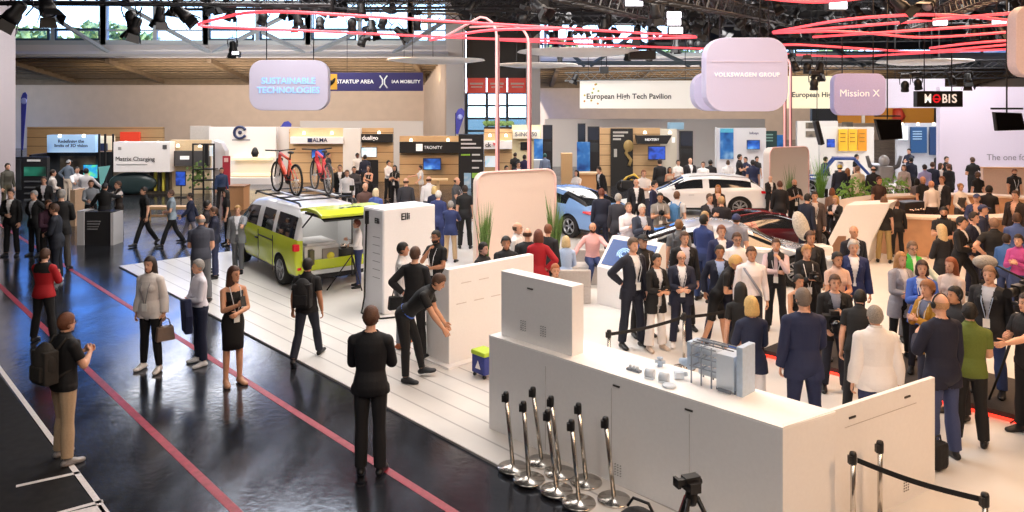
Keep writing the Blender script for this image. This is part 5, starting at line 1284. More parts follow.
# plain grey wall between
b = Booth('grey_booth_wall', 'plain pale wall behind the ALMA and TRONITY booths', 'booth wall', 393, 44); b.full('wall', 300, 121, 423, cm('#cfc6be', .7), 3, .2)
b = Booth('tronity_booth', 'wooden booth with a black TRONITY header', 'booth', 399, 39)
b.full('wall', 399.5, 136, 459, WOODM, 0); b.panel('header', 399.5, 142, 459, 153, BLK, -.4, .4); b.text('TRONITY', 433, 147.6, 18, TXW, -.43, bold=False); b.panel('logo', 416, 144, 422.5, 151, TXW, -.43, .03); b.lights((411, 448), 138.5)
tv('bright blue landscape screen on the TRONITY booth wall', 423, 158, 441, 170, 38.5, IMG_BLUE)
b = Booth('bistro_table', 'pale wooden counter table in front of the TRONITY wall', 'table', 438, 36.5); b.panel('top', 428, 179.5, 447, 181, cm('#d8bb8e', .6), 0, .6); b.full('leg', 436.5, 181, 439, cm('#d8bb8e', .6), .2, .2)
b = Booth('black_text_column', 'black poster column with white and green text right of the TRONITY booth', 'poster', 458, 37.5)
b.full('body', 458.5, 134.5, 483.5, BLK, 0, .6)
for k, (x0, x1, y) in enumerate(((461, 472, 139), (461, 476, 143), (461, 481, 147), (461, 470, 154), (472, 480, 154), (472, 482, 160), (472, 479, 167))): b.panel('text_line', x0, y, x1, y + 1.6, cm('#8fbf3f', .5) if k == 3 else cm('#cfcfd2', .5), -.03, .03)
b.panel('lower_poster', 464, 173, 471, 189, leaf_mat('pale_blue_poster', ['#dfe8ee', '#8fb8d8', '#eef2f4'], 1.2), -.03, .03); b.panel('green_strip', 472, 173, 483, 178, cm('#8fbf4f', .5), -.03, .03)
b = Booth('ck_booth', 'wooden booth with a white ck header behind the light poles', 'booth', 484, 40)
b.full('wall', 484, 129, 512, WOODM, 0); b.panel('header', 484, 141, 512, 149, WHT, -.4, .4); b.text('ck', 488, 145, 6, TXD, -.43); MB().prism([b.p(493, 142.5, -.43), b.p(495.5, 143.5, -.43), b.p(494, 146.5, -.43)], (0, -.03, 0)).build('red_mark', cm('#c83040', .5), b.t); b.panel('picture', 485, 156, 498, 167, IMG_PALE, -.05, .05); b.lights((490, 506), 134)
b = Booth('yellow_booth', 'pale yellow booth with S-INO lettering behind the light poles', 'booth', 512, 41)
b.full('wall', 512, 125, 541, cm('#e6d6ac', .6), 0); b.panel('header', 513, 130.5, 540, 138.5, cm('#f3ecd8', .5), -.3, .3); b.text('S-INO 50', 526, 134.5, 22, cm('#77777f', .5), -.33); b.panel('dark_screen', 520.5, 142, 529, 150, BLK, -.06, .06); b.panel('blue_poster', 534, 139, 545, 171, POSTB, -1, .1); b.panel('counter', 534, 160, 548, 172, cm('#cfd4dc', .5), -2, .6)
b = Booth('planter_roof', 'row of dark green plants on top of the ck booth', 'planter', 498, 42); b.panel('trough', 484, 127, 512, 131, BLK, 0, .5)
m_ = MB(); rnd = random.Random(8)
for k in range(160):
    v = b.p(484 + 28 * rnd.random(), 126.5 - 2 * rnd.random(), .25 * rnd.random()); m_.add([v, v + Vector((.14, 0, .1)), v + Vector((.02, .08, .22)), v + Vector((-.1, 0, .12))], [(0, 1, 2), (0, 2, 3)])
m_.build('foliage', LEAF, b.t)
def dark_screens(label, x0, y0, x1, y1, Y, foot=True):
    b = Booth('display_tower', label, 'display tower', (x0 + x1) / 2, Y); b.full('body', x0, y0, x1, BLK, 0, .25); b.panel('screen', x0 + .8, y0 + 1.2, x1 - .8, y1, cm('#2e3440', .25), -.03, .04); b.panel('lower_rack', x0 + 1, y1 + 3, x1 - 1, y1 + 12, PIC_DARK, -.03, .04); return b
dark_screens('dark display tower right of the yellow booth', 543, 125, 552.5, 139, 38)
dark_screens('slim dark display tower behind the wooden kiosk', 578, 123.5, 585.5, 140, 41)
dark_screens('dark display tower left of the Hightech black poster wall', 588, 126.5, 599.5, 140, 38.5)
dark_screens('dark display tower left of the stacked crowd, right of the golden poster booth', 680, 131, 693, 146, 38)
b = Booth('kiosk_box', 'tall pale wooden kiosk box behind the blue car', 'kiosk', 567, 36); b.full('body', 561.5, 153.5, 572.5, cm('#c9a476', .7), 0, .6)
b = Booth('blue_text_poster', 'blue and white poster panel left of the dark display tower', 'poster', 583, 38); b.full('panel', 577, 142, 590, POSTB, 0, .1)
b = Booth('reception_desk', 'wooden reception desk behind the blue car with a seated host', 'desk', 585, 31); b.full('front', 577, 174, 600, cm('#b98a5c', .6), 0, .6); b.panel('top', 576, 173, 601, 174.6, cm('#d8b48a', .5), -.05, .7)
b = Booth('white_upper_wall', 'plain white wall above the booths in the middle', 'booth wall', 600, 50); b.full('wall', 545, 119, 765, cm('#d2cbc6', .7), 0, .2)
b = Booth('golden_poster_booth', 'booth with a tall black poster of a golden machine and wooden wall', 'booth', 600, 38)
b.full('wall', 600, 128, 660, WOODM, .3); b.full('poster', 611, 128.5, 633, cm('#1b1917', .6), 0, .2)
for k, w_ in enumerate((15, 11, 8)): b.panel('poster_text', 613, 131.5 + 3.4 * k, 613 + w_, 133.3 + 3.4 * k, cm('#b9b6b0', .5), -.03, .03)
g_ = MB(); g_.tube([b.p(628, 141, -.06), b.p(629, 147, -.06), b.p(626, 153, -.06), b.p(631, 160, -.06), b.p(629, 166, -.06)], .09, 6).ball(b.p(628.5, 146, -.06), (.25, .08, .3), 10, 8); g_.build('golden_machine_print', cm('#9c8350', .5), b.t)
b.panel('emblem', 614, 149, 617, 157, cm('#b9b6b0', .5), -.03, .03)
hd_ = MB().prism([b.p(636, 135.5, -.5), b.p(672, 135.5, -.5), b.p(667, 144, -.5), b.p(638, 144, -.5)], (0, .4, 0)).build('header', BLK, b.t); b.text('NEXTERY', 652, 139.7, 14, TXW, -.54); b.panel('emblem', 672, 137.5, 675, 142.5, TXW, -.4, .05); b.panel('cream_wall', 660, 129, 677, cm('#e3dccb', .6) and 190, cm('#e3dccb', .6), .4, .2); b.lights((645, 670), 131)
tv('blue screen on the wooden wall of the golden poster booth', 648, 146, 665.5, 160, 37.4, IMG_NAVY)
b = Booth('blue_projector_box', 'pale blue hanging box above the golden poster booth', 'box', 669, 43); b.panel('body', 669, 122.5, 684, 129.5, cm('#8fb4cc', .5), 0, .5, bevel=.03); b.full('post', 676, 129, 677, BLK, .2, .1)
b = Booth('yellow_machine', 'small black and yellow machine on the floor behind the blue car', 'machine', 628, 30)
for k, (x, y, r_) in enumerate(((622, 186, .22), (632, 182, .26), (638, 186, .2))): MB().lathe([(r_ * .5, -.06), (r_, -.07), (r_, .07), (r_ * .5, .06)], 18, b.p(x, y, 0), M=Rx(90)).build('wheel', TYRE, b.t)
m_ = MB(); m_.tube([b.p(621, 184), b.p(627, 178), b.p(634, 175), b.p(640, 181)], .07, 8); m_.tube([b.p(626, 186), b.p(632, 179)], .05, 8); m_.build('frame', cm('#c8a52c', .5), b.t); m_ = MB(); m_.box(b.p(630, 184), (.7, .4, .3)); m_.build('engine', BLK, b.t, bevel=.04)
b = Booth('white_poster_booth', 'white booth with a tall blue poster and a small blue screen', 'booth', 717, 36)
b.full('wall', 716, 128, 766, cm('#e4e4e8', .5), .2); b.panel('blue_poster', 720.5, 131, 733.5, 159, POSTB, .0, .1); b.panel('poster_header', 720.5, 128.5, 733.5, 132.5, cm('#58b8d8', .5), -.02, .05); b.text('Infosys', 754, 133.2, 9, cm('#55557a', .5), .16); b.full('frame', 715.5, 127.5, 717, cm('#c9ccd2', .4), 0, .1)
tv('small blue screen on the white poster booth', 747, 140, 760, 149.5, 35.8, IMG_BLUE)
b = Booth('dark_green_poster', 'dark green poster panel behind the pale partition wall', 'poster', 770, 37); b.full('panel', 762.5, 131, 777, cm('#24403f', .5), 0, .12)
for k in range(3): b.panel('text_line', 765, 134 + 3 * k, 773, 135.4 + 3 * k, cm('#7fa6a0', .5), -.03, .03)
b.full('blue_side', 777, 135, 783, POSTB, .2, .1)
b = Booth('picture_wall', 'white wall with rows of small dark pictures left of the yellow panels', 'booth wall', 800, 43)
b.full('wall', 797, 121, 838, cm('#dcd8d2', .6), 0)
for x, y in ((806, 122.5), (806, 131), (842, 122)): b.panel('picture', x, y, x + 11, y + 6, PIC_CAR, -.05, .05)
b = Booth('yellow_panel_booth', 'white booth with three yellow panels', 'booth', 820, 38)
b.full('wall', 820, 127, 874, cm('#dfdcd6', .5), .2)
for k in range(3): b.panel('yellow_panel', 839 + 9.6 * k, 129, 847.6 + 9.6 * k, 151, cm('#e3b32c' if k < 2 else '#d8921e', .5, emit=.12), 0, .08)
for k in range(3):
    for q in range(3): b.panel('text_line', 840.5 + 9.6 * k, 133 + 4 * q, 845.5 + 9.6 * k, 134 + 4 * q, cm('#a9741c', .5), -.03, .03)
tv('small dark blue square screen on the white wall beside the yellow panels', 827, 139, 835, 147.5, 37.6, IMG_NAVY)
b = Booth('line_array_speaker', 'slim black slanted speaker column hanging left of the yellow panels', 'speaker', 820, 30, zz(146, 30)); MB().prism([b.p(815.5, 121.5), b.p(819, 120.5), b.p(825, 144), b.p(821.5, 145.5)], (0, .35, 0)).build('body', BLK, b.t, bevel=.02); q_ = b.p(817, 121, .17); MB().cyl(q_ - Vector((0, 0, .05)), (q_.x, q_.y, 8.98 - b.o.z), .015, 5).build('hanging_cable', DARKM, b.t)
b = Booth('blue_poster_booth', 'pale booth with two dark blue posters left of the big white display wall', 'booth', 903, 40)
b.full('wall', 897, 123, 941, cm('#b9bcc4', .5), .2); b.panel('blue_poster', 911, 127, 927, 153, cm('#1f4c7c', .5), .0, .1); b.panel('blue_poster', 930, 127, 939, 155, cm('#1f3c68', .5), .0, .1); b.panel('pale_poster', 899, 126, 908, 140, IMG_PALE, .0, .1)
for k in range(4): b.panel('text_line', 913, 131 + 2.5 * k, 922, 132 + 2.5 * k, cm('#9fc4e0', .5), -.03, .03)
b.lights((902, 918, 934), 122.6)
b = Booth('orange_wall', 'orange wall with a red figure print under the hanging signs', 'wall panel', 885, 47); b.panel('wall', 838, 107.5, 934, 123, cm('#c98326', .6), 0, .3); MB().tube([b.p(897, 108, -.1), b.p(899, 116, -.1), b.p(896, 124, -.1)], [.25, .4, .2], 8).build('red_figure_print', cm('#c03a22', .5), b.t); b.panel('dark_bay', 812, 107.5, 838, 124, BLK, .1, .3); b.panel('white_cone_print', 862, 112, 865, 123, cm('#e8dccf', .5), -.1, .1); b.full('post', 934, 107, 939, BLK, .2, .3)
# low wall panels at the left of the aisle
b = Booth('info_counter', 'dark info counter with white edges and text lines at the left booth', 'counter', 78, 22.6)
b.full('front', 79, 212, 112, cm('#2b2b2d', .5), 0, .5); b.full('left_edge', 77, 211, 84, cm('#c9c9cb', .5), -.03, .56); b.full('right_edge', 110.5, 213, 113.5, cm('#c9c9cb', .5), -.03, .56)
for k in range(4): b.panel('text_line', 87, 221 + 2.6 * k, 100 - k, 222 + 2.6 * k, cm('#8a8a8c', .5), -.03, .03)
b = Booth('wooden_bench', 'pale wooden bench seats in front of the charging booth', 'bench', 160, 27); b.panel('seat', 145, 207, 190, 209.5, cm('#c9a476', .6), 0, .5); b.panel('rail', 145, 215, 190, 217, cm('#c9a476', .6), .2, .1)
for q in (146, 167, 187): b.full('leg', q, 209, q + 2.4, cm('#c9a476', .6), .1, .2)
b = Booth('timber_flank', 'pale timber upright at the edge of the 3D vision booth', 'panel', 72, 26); b.full('board', 70, 190, 75, cm('#c9a98a', .6), 0, .6)
# lounge tables of the right
b = Booth('robot_machine', 'grey robot machine with arms on the stand at the back right', 'machine', 885, 31)
m_ = MB(); m_.box(b.p(884, 178), (.62, .5, 1.0)); m_.build('body', cm('#8d8b8c', .4), b.t, bevel=.12); MB().ball(b.p(884, 161), (.20, .2, .24), 14, 10).build('head', cm('#a5a4a6', .35), b.t)
for sd in (-1, 1): MB().tube([b.p(884 + 7 * sd, 169), b.p(884 + 14 * sd, 166), b.p(884 + 17 * sd, 156)], [.11, .09, .07], 8).build('arm', cm('#5a5a5e', .4), b.t)
b.full('pedestal', 876, 192, 893, cm('#6a6a6c', .5), .2, .8)
b = Booth('white_demo_table', 'long white demo table behind the race buggy', 'table', 870, 29.5); b.panel('top', 852, 186, 905, 189, cm('#e4e2e2', .5), 0, .9); b.full('leg', 855, 189, 858, cm('#9a9a9c', .5), .2, .2); b.full('leg', 899, 189, 902, cm('#9a9a9c', .5), .2, .2)
# ---------------------------------------------------------------- hanging signs
SIGNW = mat('lilac_sign_face', hexc('#bdb8cc'), .5, var=.01, emit=.04); SIGNL = mat('lilac_sign_face_cool', hexc('#c6c4e4'), .5, var=.01, emit=.13)  # SIGNL: faint glow added to brighten the face against the warm lamps
def hung_sign(label, x0, y0, x1, y1, Y, r, m, th=.35, rz=0, name='hanging_sign', rods=True):
    c = D((x0 + x1) / 2, (y0 + y1) / 2, Y); w_, h_ = (x1 - x0) * Y / F, (y1 - y0) * Y / F
    t = thing(name, label, 'hanging sign', c, rz)
    MB().prism(rrect(w_, h_, r), (0, th, 0)).build('sign_board', m, t, bevel=.02)
    if rods:
        for q in (-w_ * .3, w_ * .3): MB().cyl((q, th / 2, h_ / 2 - .02), (q, th / 2, 8.98 - c.z), .018, 6).build('hanging_rod', DARKM, t)
    return t, w_, h_
GLOW = cm('#8fc0ff', .4, emit=.55)
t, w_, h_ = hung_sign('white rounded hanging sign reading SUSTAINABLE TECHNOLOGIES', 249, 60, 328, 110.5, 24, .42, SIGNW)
lettering('SUSTAINABLE', (0, -.02, .13), .3, GLOW, t, bold=True, fit=w_ * .68); lettering('TECHNOLOGIES', (0, -.02, -.16), .3, GLOW, t, bold=True, fit=w_ * .79)
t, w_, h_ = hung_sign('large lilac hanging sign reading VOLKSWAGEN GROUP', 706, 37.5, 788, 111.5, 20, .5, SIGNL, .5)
lettering('VOLKSWAGEN GROUP', (-.0, -.02, -.01), .2, TXW, t, bold=True, fit=w_ * .80, spacing=1.1); MB().box((0, -.008, .33), (w_ * .86, .012, .015)).build('sign_seam', cm('#d8cfe2', .5), t)
hung_sign('pale lilac hanging sign half hidden behind the large Volkswagen sign', 694, 72, 780, 111, 21.2, .42, SIGNL, .5)
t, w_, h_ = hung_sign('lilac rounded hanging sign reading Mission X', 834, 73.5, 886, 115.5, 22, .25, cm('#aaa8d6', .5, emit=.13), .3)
lettering('Mission X', (-.02, -.02, .03), .3, TXW, t, bold=False, fit=w_ * .76)
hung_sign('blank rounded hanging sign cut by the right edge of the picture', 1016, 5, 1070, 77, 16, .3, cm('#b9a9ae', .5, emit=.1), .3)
t, w_, h_ = hung_sign('dark blue hanging banner reading STARTUP AREA and IAA MOBILITY', 328, 72.5, 423, 91, 52, .05, cm('#2c2670', .5), .1, name='hanging_banner')
lettering('STARTUP AREA', (-w_ * .215, -.02, 0), .3, TXW, t, bold=True, fit=w_ * .39); lettering('IAA MOBILITY', (w_ * .32, -.02, 0), .3, TXW, t, bold=True, fit=w_ * .30)
m_ = MB()
for sd in (-1, 1): m_.tube([(w_ * .085 + sd * .26, -.03, .42), (w_ * .085 + sd * .07, -.03, .15), (w_ * .085 + sd * .07, -.03, -.15), (w_ * .085 + sd * .26, -.03, -.42)], .05, 5)
lo = m_.build('banner_emblem', TXW, t)
MB().box((-w_ / 2 + .32, -.02, 0), (.6, .03, 1.05)).build('icon_square', cm('#e3a92c', .5), t); MB().tube([(-w_ / 2 + .15, -.05, -.25), (-w_ / 2 + .32, -.05, 0), (-w_ / 2 + .50, -.05, .25)], [.04, .13, .03], 8).box((-w_ / 2 + .22, -.05, .0), (.1, .03, .2)).build('rocket_icon', BLK, t)
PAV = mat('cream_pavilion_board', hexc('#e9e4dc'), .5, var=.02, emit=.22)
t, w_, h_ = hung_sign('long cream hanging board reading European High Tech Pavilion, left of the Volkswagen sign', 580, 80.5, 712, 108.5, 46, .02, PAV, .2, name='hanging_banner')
lettering('European High Tech Pavilion', (-w_ * .13, -.02, -.12), .3, TXD, t, bold=True, fit=w_ * .64)
m_ = MB(); rnd = random.Random(5)
DOT = [cm('#c9b04a', .5), cm('#9aa84a', .5), cm('#c98a4a', .5)]
for k in range(9): MB().ball((-w_ * .5 + .25 + .9 * rnd.random(), -.02, (rnd.random() - .5) * 1.4), (.06, .02, .06), 8, 6).build('dot_print', DOT[k % 3], t)
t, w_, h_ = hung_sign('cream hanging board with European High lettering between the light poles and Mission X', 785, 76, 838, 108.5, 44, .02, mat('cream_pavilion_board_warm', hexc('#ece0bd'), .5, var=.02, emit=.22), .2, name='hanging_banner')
lettering('European High', (.1, -.02, -.15), .3, TXD, t, bold=True, fit=w_ * .8)
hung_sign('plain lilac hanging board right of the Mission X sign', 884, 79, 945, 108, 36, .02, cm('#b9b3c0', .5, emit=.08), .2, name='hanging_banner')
t, w_, h_ = hung_sign('black hanging sign reading MOBIS with a red letter O', 917, 91, 963, 107, 26, .02, cm('#0d0d0f', .4), .25)
for ch, x0, x1 in (('M', -.34, -.20), ('B', .04, .15), ('I', .18, .21), ('S', .25, .36)): lettering(ch, ((x0 + x1) / 2 * w_, -.02, 0), .3, TXW, t, bold=True, fit=(x1 - x0) * w_, hfit=.30)
lettering('O', (-.08 * w_, -.02, 0), .3, cm('#c8202c', .4, emit=.4), t, bold=True, fit=.17 * w_, hfit=.30)
MB().box((-.08 * w_, -.03, 0), (.18 * w_, .02, .05)).build('letter_bar', cm('#c8202c', .4, emit=.4), t)
def saucer(label, x0, x1, y, Y):
    c = D((x0 + x1) / 2, y, Y); r_ = (x1 - x0) / 2 * Y / F; t = thing('ceiling_disc', label, 'ceiling disc', c, 0, 'white ceiling discs')
    MB().lathe([(0, -.05), (r_ * .6, -.04), (r_, .06), (r_ * .98, .10), (0, .12)], 40).build('disc', cm('#e6e2de', .5, emit=.12), t)
    for a in (30, 150, 270): MB().cyl((r_ * .6 * math.cos(R(a)), r_ * .6 * math.sin(R(a)), .1), (r_ * .6 * math.cos(R(a)), r_ * .6 * math.sin(R(a)), 8.98 - c.z), .012, 6).build('hanging_wire', DARKM, t)
saucer('white ceiling disc left of the two light poles', 387, 485, 62, 30); saucer('white ceiling disc crossed by the right light pole, lower one', 497, 578, 66.5, 34); saucer('long white ceiling disc above the cream pavilion board', 517, 640, 54, 27)
saucer('white ceiling disc above the lilac board at the right', 880, 968, 63.5, 30)
def hung_monitor(label, pts, Y):
    c = D(sum(p[0] for p in pts) / 4, sum(p[1] for p in pts) / 4, Y); t = thing('hanging_monitor', label, 'monitor', c, 0, 'black hanging monitors')
    P_ = [D(x, y, Y) - c for x, y in pts]; MB().prism(P_, (0, .12, 0)).build('casing', BLK, t, bevel=.01)
    k = .93; MB().prism([p * k + Vector((0, -.006, 0)) for p in P_], (0, .01, 0)).build('screen', GLOSSBLK, t)
    top = (P_[0] + P_[1]) / 2; MB().box((top.x, .06, top.z + .1), (.8, .08, .05)).cyl((top.x, .06, top.z), (top.x, .06, 8.98 - c.z), .02, 6).build('bracket', DARKM, t)
hung_monitor('tilted black monitor hanging above the grey robot machine', [(875, 119), (901.5, 119.5), (903, 139), (881, 140.5)], 24); hung_monitor('tilted black monitor hanging in front of the white display wall', [(994.5, 112), (1022, 113), (1026, 130), (997, 131)], 20)
def teardrop(label, px, y0, y1, wpx, Y, base):
    t = thing('beach_flag', label, 'flag', (xx(px, Y), Y, base)); o = Vector(t.location)
    P_ = [(px - wpx * .45, y1), (px - wpx * .5, y0 + 6), (px - wpx * .2, y0 + 1), (px + wpx * .2, y0), (px + wpx * .5, y0 + 3), (px + wpx * .45, y0 + 8), (px - wpx * .2, y1)]
    me_ = MB().prism([D(x, y, Y) - o for x, y in P_], (0, .03, 0)).build('cloth', FLAGM, t); MB().cyl(D(px - wpx * .5, y0 + 5, Y) - o + Vector((0, .05, 0)), Vector((xx(px - wpx * .5, Y) - o.x, .05, 0)), .03, 6).build('pole', BLK, t)
    MB().ball(D(px, y0 + 9, Y) - o + Vector((0, -.02, 0)), (.16, .02, .16), 10, 6).build('emblem', cm('#8f9ad8', .5), t)
FLAGM = leaf_mat('blue_violet_flag', ['#25307c', '#3a3f9c', '#7a3a6c'], .25)
teardrop('blue and red feather flag beside the left column', 24, 92, 150, 6, 38, 0); teardrop('violet teardrop flag behind the bikes', 286, 121, 141, 11, 43, 0); teardrop('blue teardrop flag at the foot of the wide column', 460, 108, 134, 9, 44, 0)
# ================================================================ rigging under the ceiling
ALU = mat('truss_black_steel', (.035, .035, .04), .4, .4); ALUG = cm('#8f979c', .5)
def truss(label, a, b, s_=.34, m=ALU, step=.5, group='black lighting trusses', name='lighting_truss'):
    a, b = Vector(a), Vector(b); t = thing(name, label, 'truss', (a + b) / 2, 0, group); o = Vector(t.location); d = (b - a); L_ = d.length; d.normalize()
    x = d.cross(Vector((0, 0, 1))).normalized(); z = x.cross(d); mb = MB(); C4 = [x * s_ / 2 + z * s_ / 2, x * -s_ / 2 + z * s_ / 2, x * -s_ / 2 - z * s_ / 2, x * s_ / 2 - z * s_ / 2]
    for c in C4: mb.tube([a + c - o, b + c - o], .028, 5)
    n_ = max(2, int(L_ / step))
    for f in range(4):
        c0, c1 = C4[f], C4[(f + 1) % 4]
        for k in range(n_):
            p = a + d * (L_ * k / n_) + (c0 if k % 2 else c1) - o; q = a + d * (L_ * (k + 1) / n_) + (c1 if k % 2 else c0) - o; mb.tube([p, q], .014, 4, caps=False)
    mb.build('lattice', m, t)
    for k in (0.12, .88):
        p = a + d * L_ * k - o; MB().cyl(p, (p.x, p.y, 8.98 - o.z), .015, 5).build('hoist_chain', ALU, t)
    return t
def hz(py, Y): return CH + (YH - py) * Y / F
trl = [((0, 0), (0, 0))]
def px_truss(label, x0, y0, Y0, x1, y1, Y1, **k): return truss(label, D(x0, y0, Y0), D(x1, y1, Y1), **k)
px_truss('black truss along the top edge at the left, over the aisle', -40, -6, 15, 330, -2, 17)
px_truss('black truss at the top left of centre above the red light loop', 180, 4, 24, 520, 2, 26)
px_truss('black truss crossing the top middle of the picture', 300, 6, 26, 720, 6, 28)
px_truss('black truss above the wide column, running to the right', 420, 18, 30, 770, 22, 32)
px_truss('black truss at the very top right of centre', 470, 2, 26, 800, 0, 28)
px_truss('black truss running away in the dark ceiling right of centre', 560, -10, 14, 690, 26, 36)
px_truss('black truss running away above the Volkswagen sign', 640, -12, 14, 800, 24, 36)
px_truss('long black truss over the right loops, front one', 720, 8, 36, 1080, 2, 36)
px_truss('long black truss over the right loops, middle one', 740, 22, 38, 1080, 19, 38)
px_truss('long black truss over the right loops, rear one', 780, 40, 42, 1080, 36, 42)
px_truss('black truss behind the Mission X sign', 780, 66, 34, 1040, 64, 34)
px_truss('grey truss carrying the cream pavilion board', 565, 77, 46, 760, 72, 46, m=ALUG, s_=.5)
px_truss('black truss running away at the top right corner', 1010, -14, 15, 900, 30, 36)
px_truss('black truss behind the orange wall at the right', 900, 76, 40, 1060, 74, 40)
# grey lattice girder of the roof in front of the left windows
t = thing('roof_girder', 'grey steel lattice girder in front of the high left windows', 'girder', D(240, 30, 57.5)); o = Vector(t.location)
for x0, y0, x1, y1 in ((23, -2, 109, 53), (111, -2, 210, 53), (213, 53, 304, 6), (262, 32, 306, 54), (310, 54, 362, 30), (392, 54, 450, 18)):
    a, b_ = D(x0, y0, 57.5) - o, D(x1, y1, 57.5) - o; MB().tube([a, b_], .17, 4, smooth=False).build('diagonal', MULL, t)
a, b_ = D(16, 54, 57.5) - o, D(448, 54, 57.5) - o; MB().tube([a, b_], .2, 4, smooth=False).build('bottom_chord', BEAM, t)
t = thing('roof_girder', 'dark steel lattice girder in front of the high right windows', 'girder', D(680, 50, 70)); o = Vector(t.location)
for x0, y0, x1, y1 in ((545, 30, 585, 66), (590, 66, 640, 30), (640, 42, 690, 66), (700, 66, 750, 34), (812, 36, 862, 66), (862, 66, 905, 44)):
    MB().tube([D(x0, y0, 70) - o, D(x1, y1, 70) - o], .18, 4, smooth=False).build('diagonal', cm('#5a6266', .5), t)
MB().tube([D(540, 63, 70) - o, D(980, 63, 70) - o], .2, 4, smooth=False).build('bottom_chord', cm('#5a6266', .5), t)
# spotlights
LENS = cm('#f6f2ff', .3, emit=4.0); LENSD = cm('#a3a6ae', .2)  # LENSD: pale lens colour stands in for white glints in the rigging
def spot_proto(kind):
    t = thing('stage_spotlight', 'x', 'spotlight', (0, 0, 0))
    if kind == 0:      # lantern with barn doors
        MB().lathe([(0, .30), (.10, .30), (.14, .24), (.14, .05), (.18, -.04), (.19, -.20), (.16, -.20), (.15, -.06), (0, -.04)], 16).build('housing', BLK, t)
        b = MB()
        for a in (0, 90, 180, 270):
            q = Rz(a); b.prism([q @ Vector((.17, -.15, -.2)), q @ Vector((.17, .15, -.2)), q @ Vector((.26, .19, -.42)), q @ Vector((.26, -.19, -.42))], q @ Vector((.012, 0, 0)))
        b.build('barn_doors', BLK, t)
    else:              # moving head
        MB().ball((0, 0, .02), (.17, .15, .22), 14, 10).lathe([(.15, -.1), (.17, -.24), (.14, -.26), (0, -.24)], 16).build('housing', BLK, t)
        MB().box((0, 0, .46), (.34, .30, .16)).build('base', BLK, t, bevel=.02)
    b = MB(); b.tube([(.20, 0, .06), (.22, 0, .32), (.12, 0, .46), (-.12, 0, .46), (-.22, 0, .32), (-.20, 0, .06)], .02, 6); b.cyl((0, 0, .44), (0, 0, .62), .025, 6); b.build('yoke', DARKM, t)
    MB().lathe([(0, -.195 - .05 * kind), (.14, -.195 - .05 * kind), (.14, -.19 - .05 * kind), (0, -.19 - .05 * kind)], 14).build('lens', LENSD, t)
    return t
P0, P1 = spot_proto(0), spot_proto(1); used = {0: False, 1: False}
rs = random.Random(11); SP = []
big = [(15, 13, 14, 30, 0), (47, 6, 14, -30, 0), (131, 18, 18, -12, 1), (135, 27, 18, 15, 0), (160, 15, 20, 20, 0), (183, 14, 18, -45, 0), (177, 4, 19, 10, 0), (212, 3, 22, -10, 0), (233, 48, 27, 0, 0), (263, 18, 22, 5, 1), (298, 20, 22, 0, 0), (320, 22, 23, 15, 1), (352, 24, 22, 0, 1), (372, 28, 23, -10, 0), (383, 22, 24, 20, 1), (401, 33, 24, -50, 0), (417, 24, 25, 10, 1), (288, 8, 24, 20, 0), (330, 6, 24, -10, 0), (363, 40, 24, 0, 1),
       (470, 8, 24, 30, 0), (540, 8, 20, -50, 0), (523, 20, 22, 20, 1), (552, 36, 30, 0, 1), (570, 37, 30, 5, 0), (596, 41, 30, -5, 1), (610, 36, 30, 8, 0), (628, 55, 27, 0, 1), (650, 55, 27, 0, 1), (655, 12, 20, -10, 0), (690, 44, 31, 0, 1), (676, 45, 31, 0, 0), (698, 45, 31, 0, 1), (700, 12, 24, 30, 0), (900, 5, 17, -40, 0), (930, 3, 17, 50, 0), (807, 68, 26, 0, 1), (795, 66, 26, 0, 1), (820, 70, 26, 0, 0), (814, 84, 25, 0, 1), (905, 86, 27, 0, 1), (918, 84, 27, 0, 1), (952, 80, 28, 0, 1), (968, 80, 28, 0, 0), (560, 60, 40, 0, 0), (575, 78, 42, 20, 0)]
for x, y, Y, tilt, k in big: SP.append((x, y, Y, tilt, k))
for k in range(105):
    x = 455 + 570 * rs.random(); y = -2 + 36 * rs.random() ** .8; SP.append((x, y, 24 + 14 * rs.random(), rs.uniform(-55, 55), rs.randint(0, 1)))
for k in range(10): SP.append((215 + 230 * rs.random(), 2 + 10 * rs.random(), 24 + 6 * rs.random(), rs.uniform(-40, 40), rs.randint(0, 1)))
def where(x, y):
    if x < 200: return 'over the dark aisle at the top left'
    if x < 455: return 'among the rigging between the left windows and the wide column'
    if x < 700: return 'in the rigging above the middle of the hall'
    return 'in the dark rigging at the top right'
for x, y, Y, tilt, k in SP:
    if not used[k]: t = P0 if k == 0 else P1; used[k] = True
    else: t = dup(P0 if k == 0 else P1)
    t.scale = (.8, .8, .8); t.location = D(x, y, Y); t.rotation_euler = (R(rs.uniform(-25, 25)), R(tilt), R(rs.uniform(-60, 60)))
    t['label'] = ('black barn door spotlight ' if k == 0 else 'black moving head spotlight ') + where(x, y); t['group'] = ('barn door spotlights ' if k == 0 else 'moving head spotlights ') + where(x, y)
# lit lamps
for i, (x, y, Y, lb) in enumerate(((235.5, 53, 26, 'small lit round lamp hanging above the left soffit'), (634, 2, 16, 'square white lit lamp at the top edge right of centre'), (674, 15, 20, 'topmost of three lit white lamps in a column'), (674, 22, 20.5, 'middle one of three lit white lamps in a column'), (676, 30.5, 21, 'lowest of three lit white lamps in a column'), (838, 5, 16, 'slanted white lamp at the top right'), (940, 22, 20, 'bright lamp by the right red loops'), (999, 22, 20, 'bright lamp near the right edge by the red loops'))):
    t = thing('flood_lamp', lb, 'lamp', D(x, y, Y)); w_ = .36 if i else .22
    MB().box((0, .1, 0), (w_ * 1.15, .2, w_ * .6)).build('housing', BLK, t, bevel=.02); MB().box((0, -.008, 0), (w_, .02, w_ * .45)).build('lens', LENS, t); MB().cyl((0, .1, .08), (0, .1, 1.2), .015, 6).build('hanger', DARKM, t)
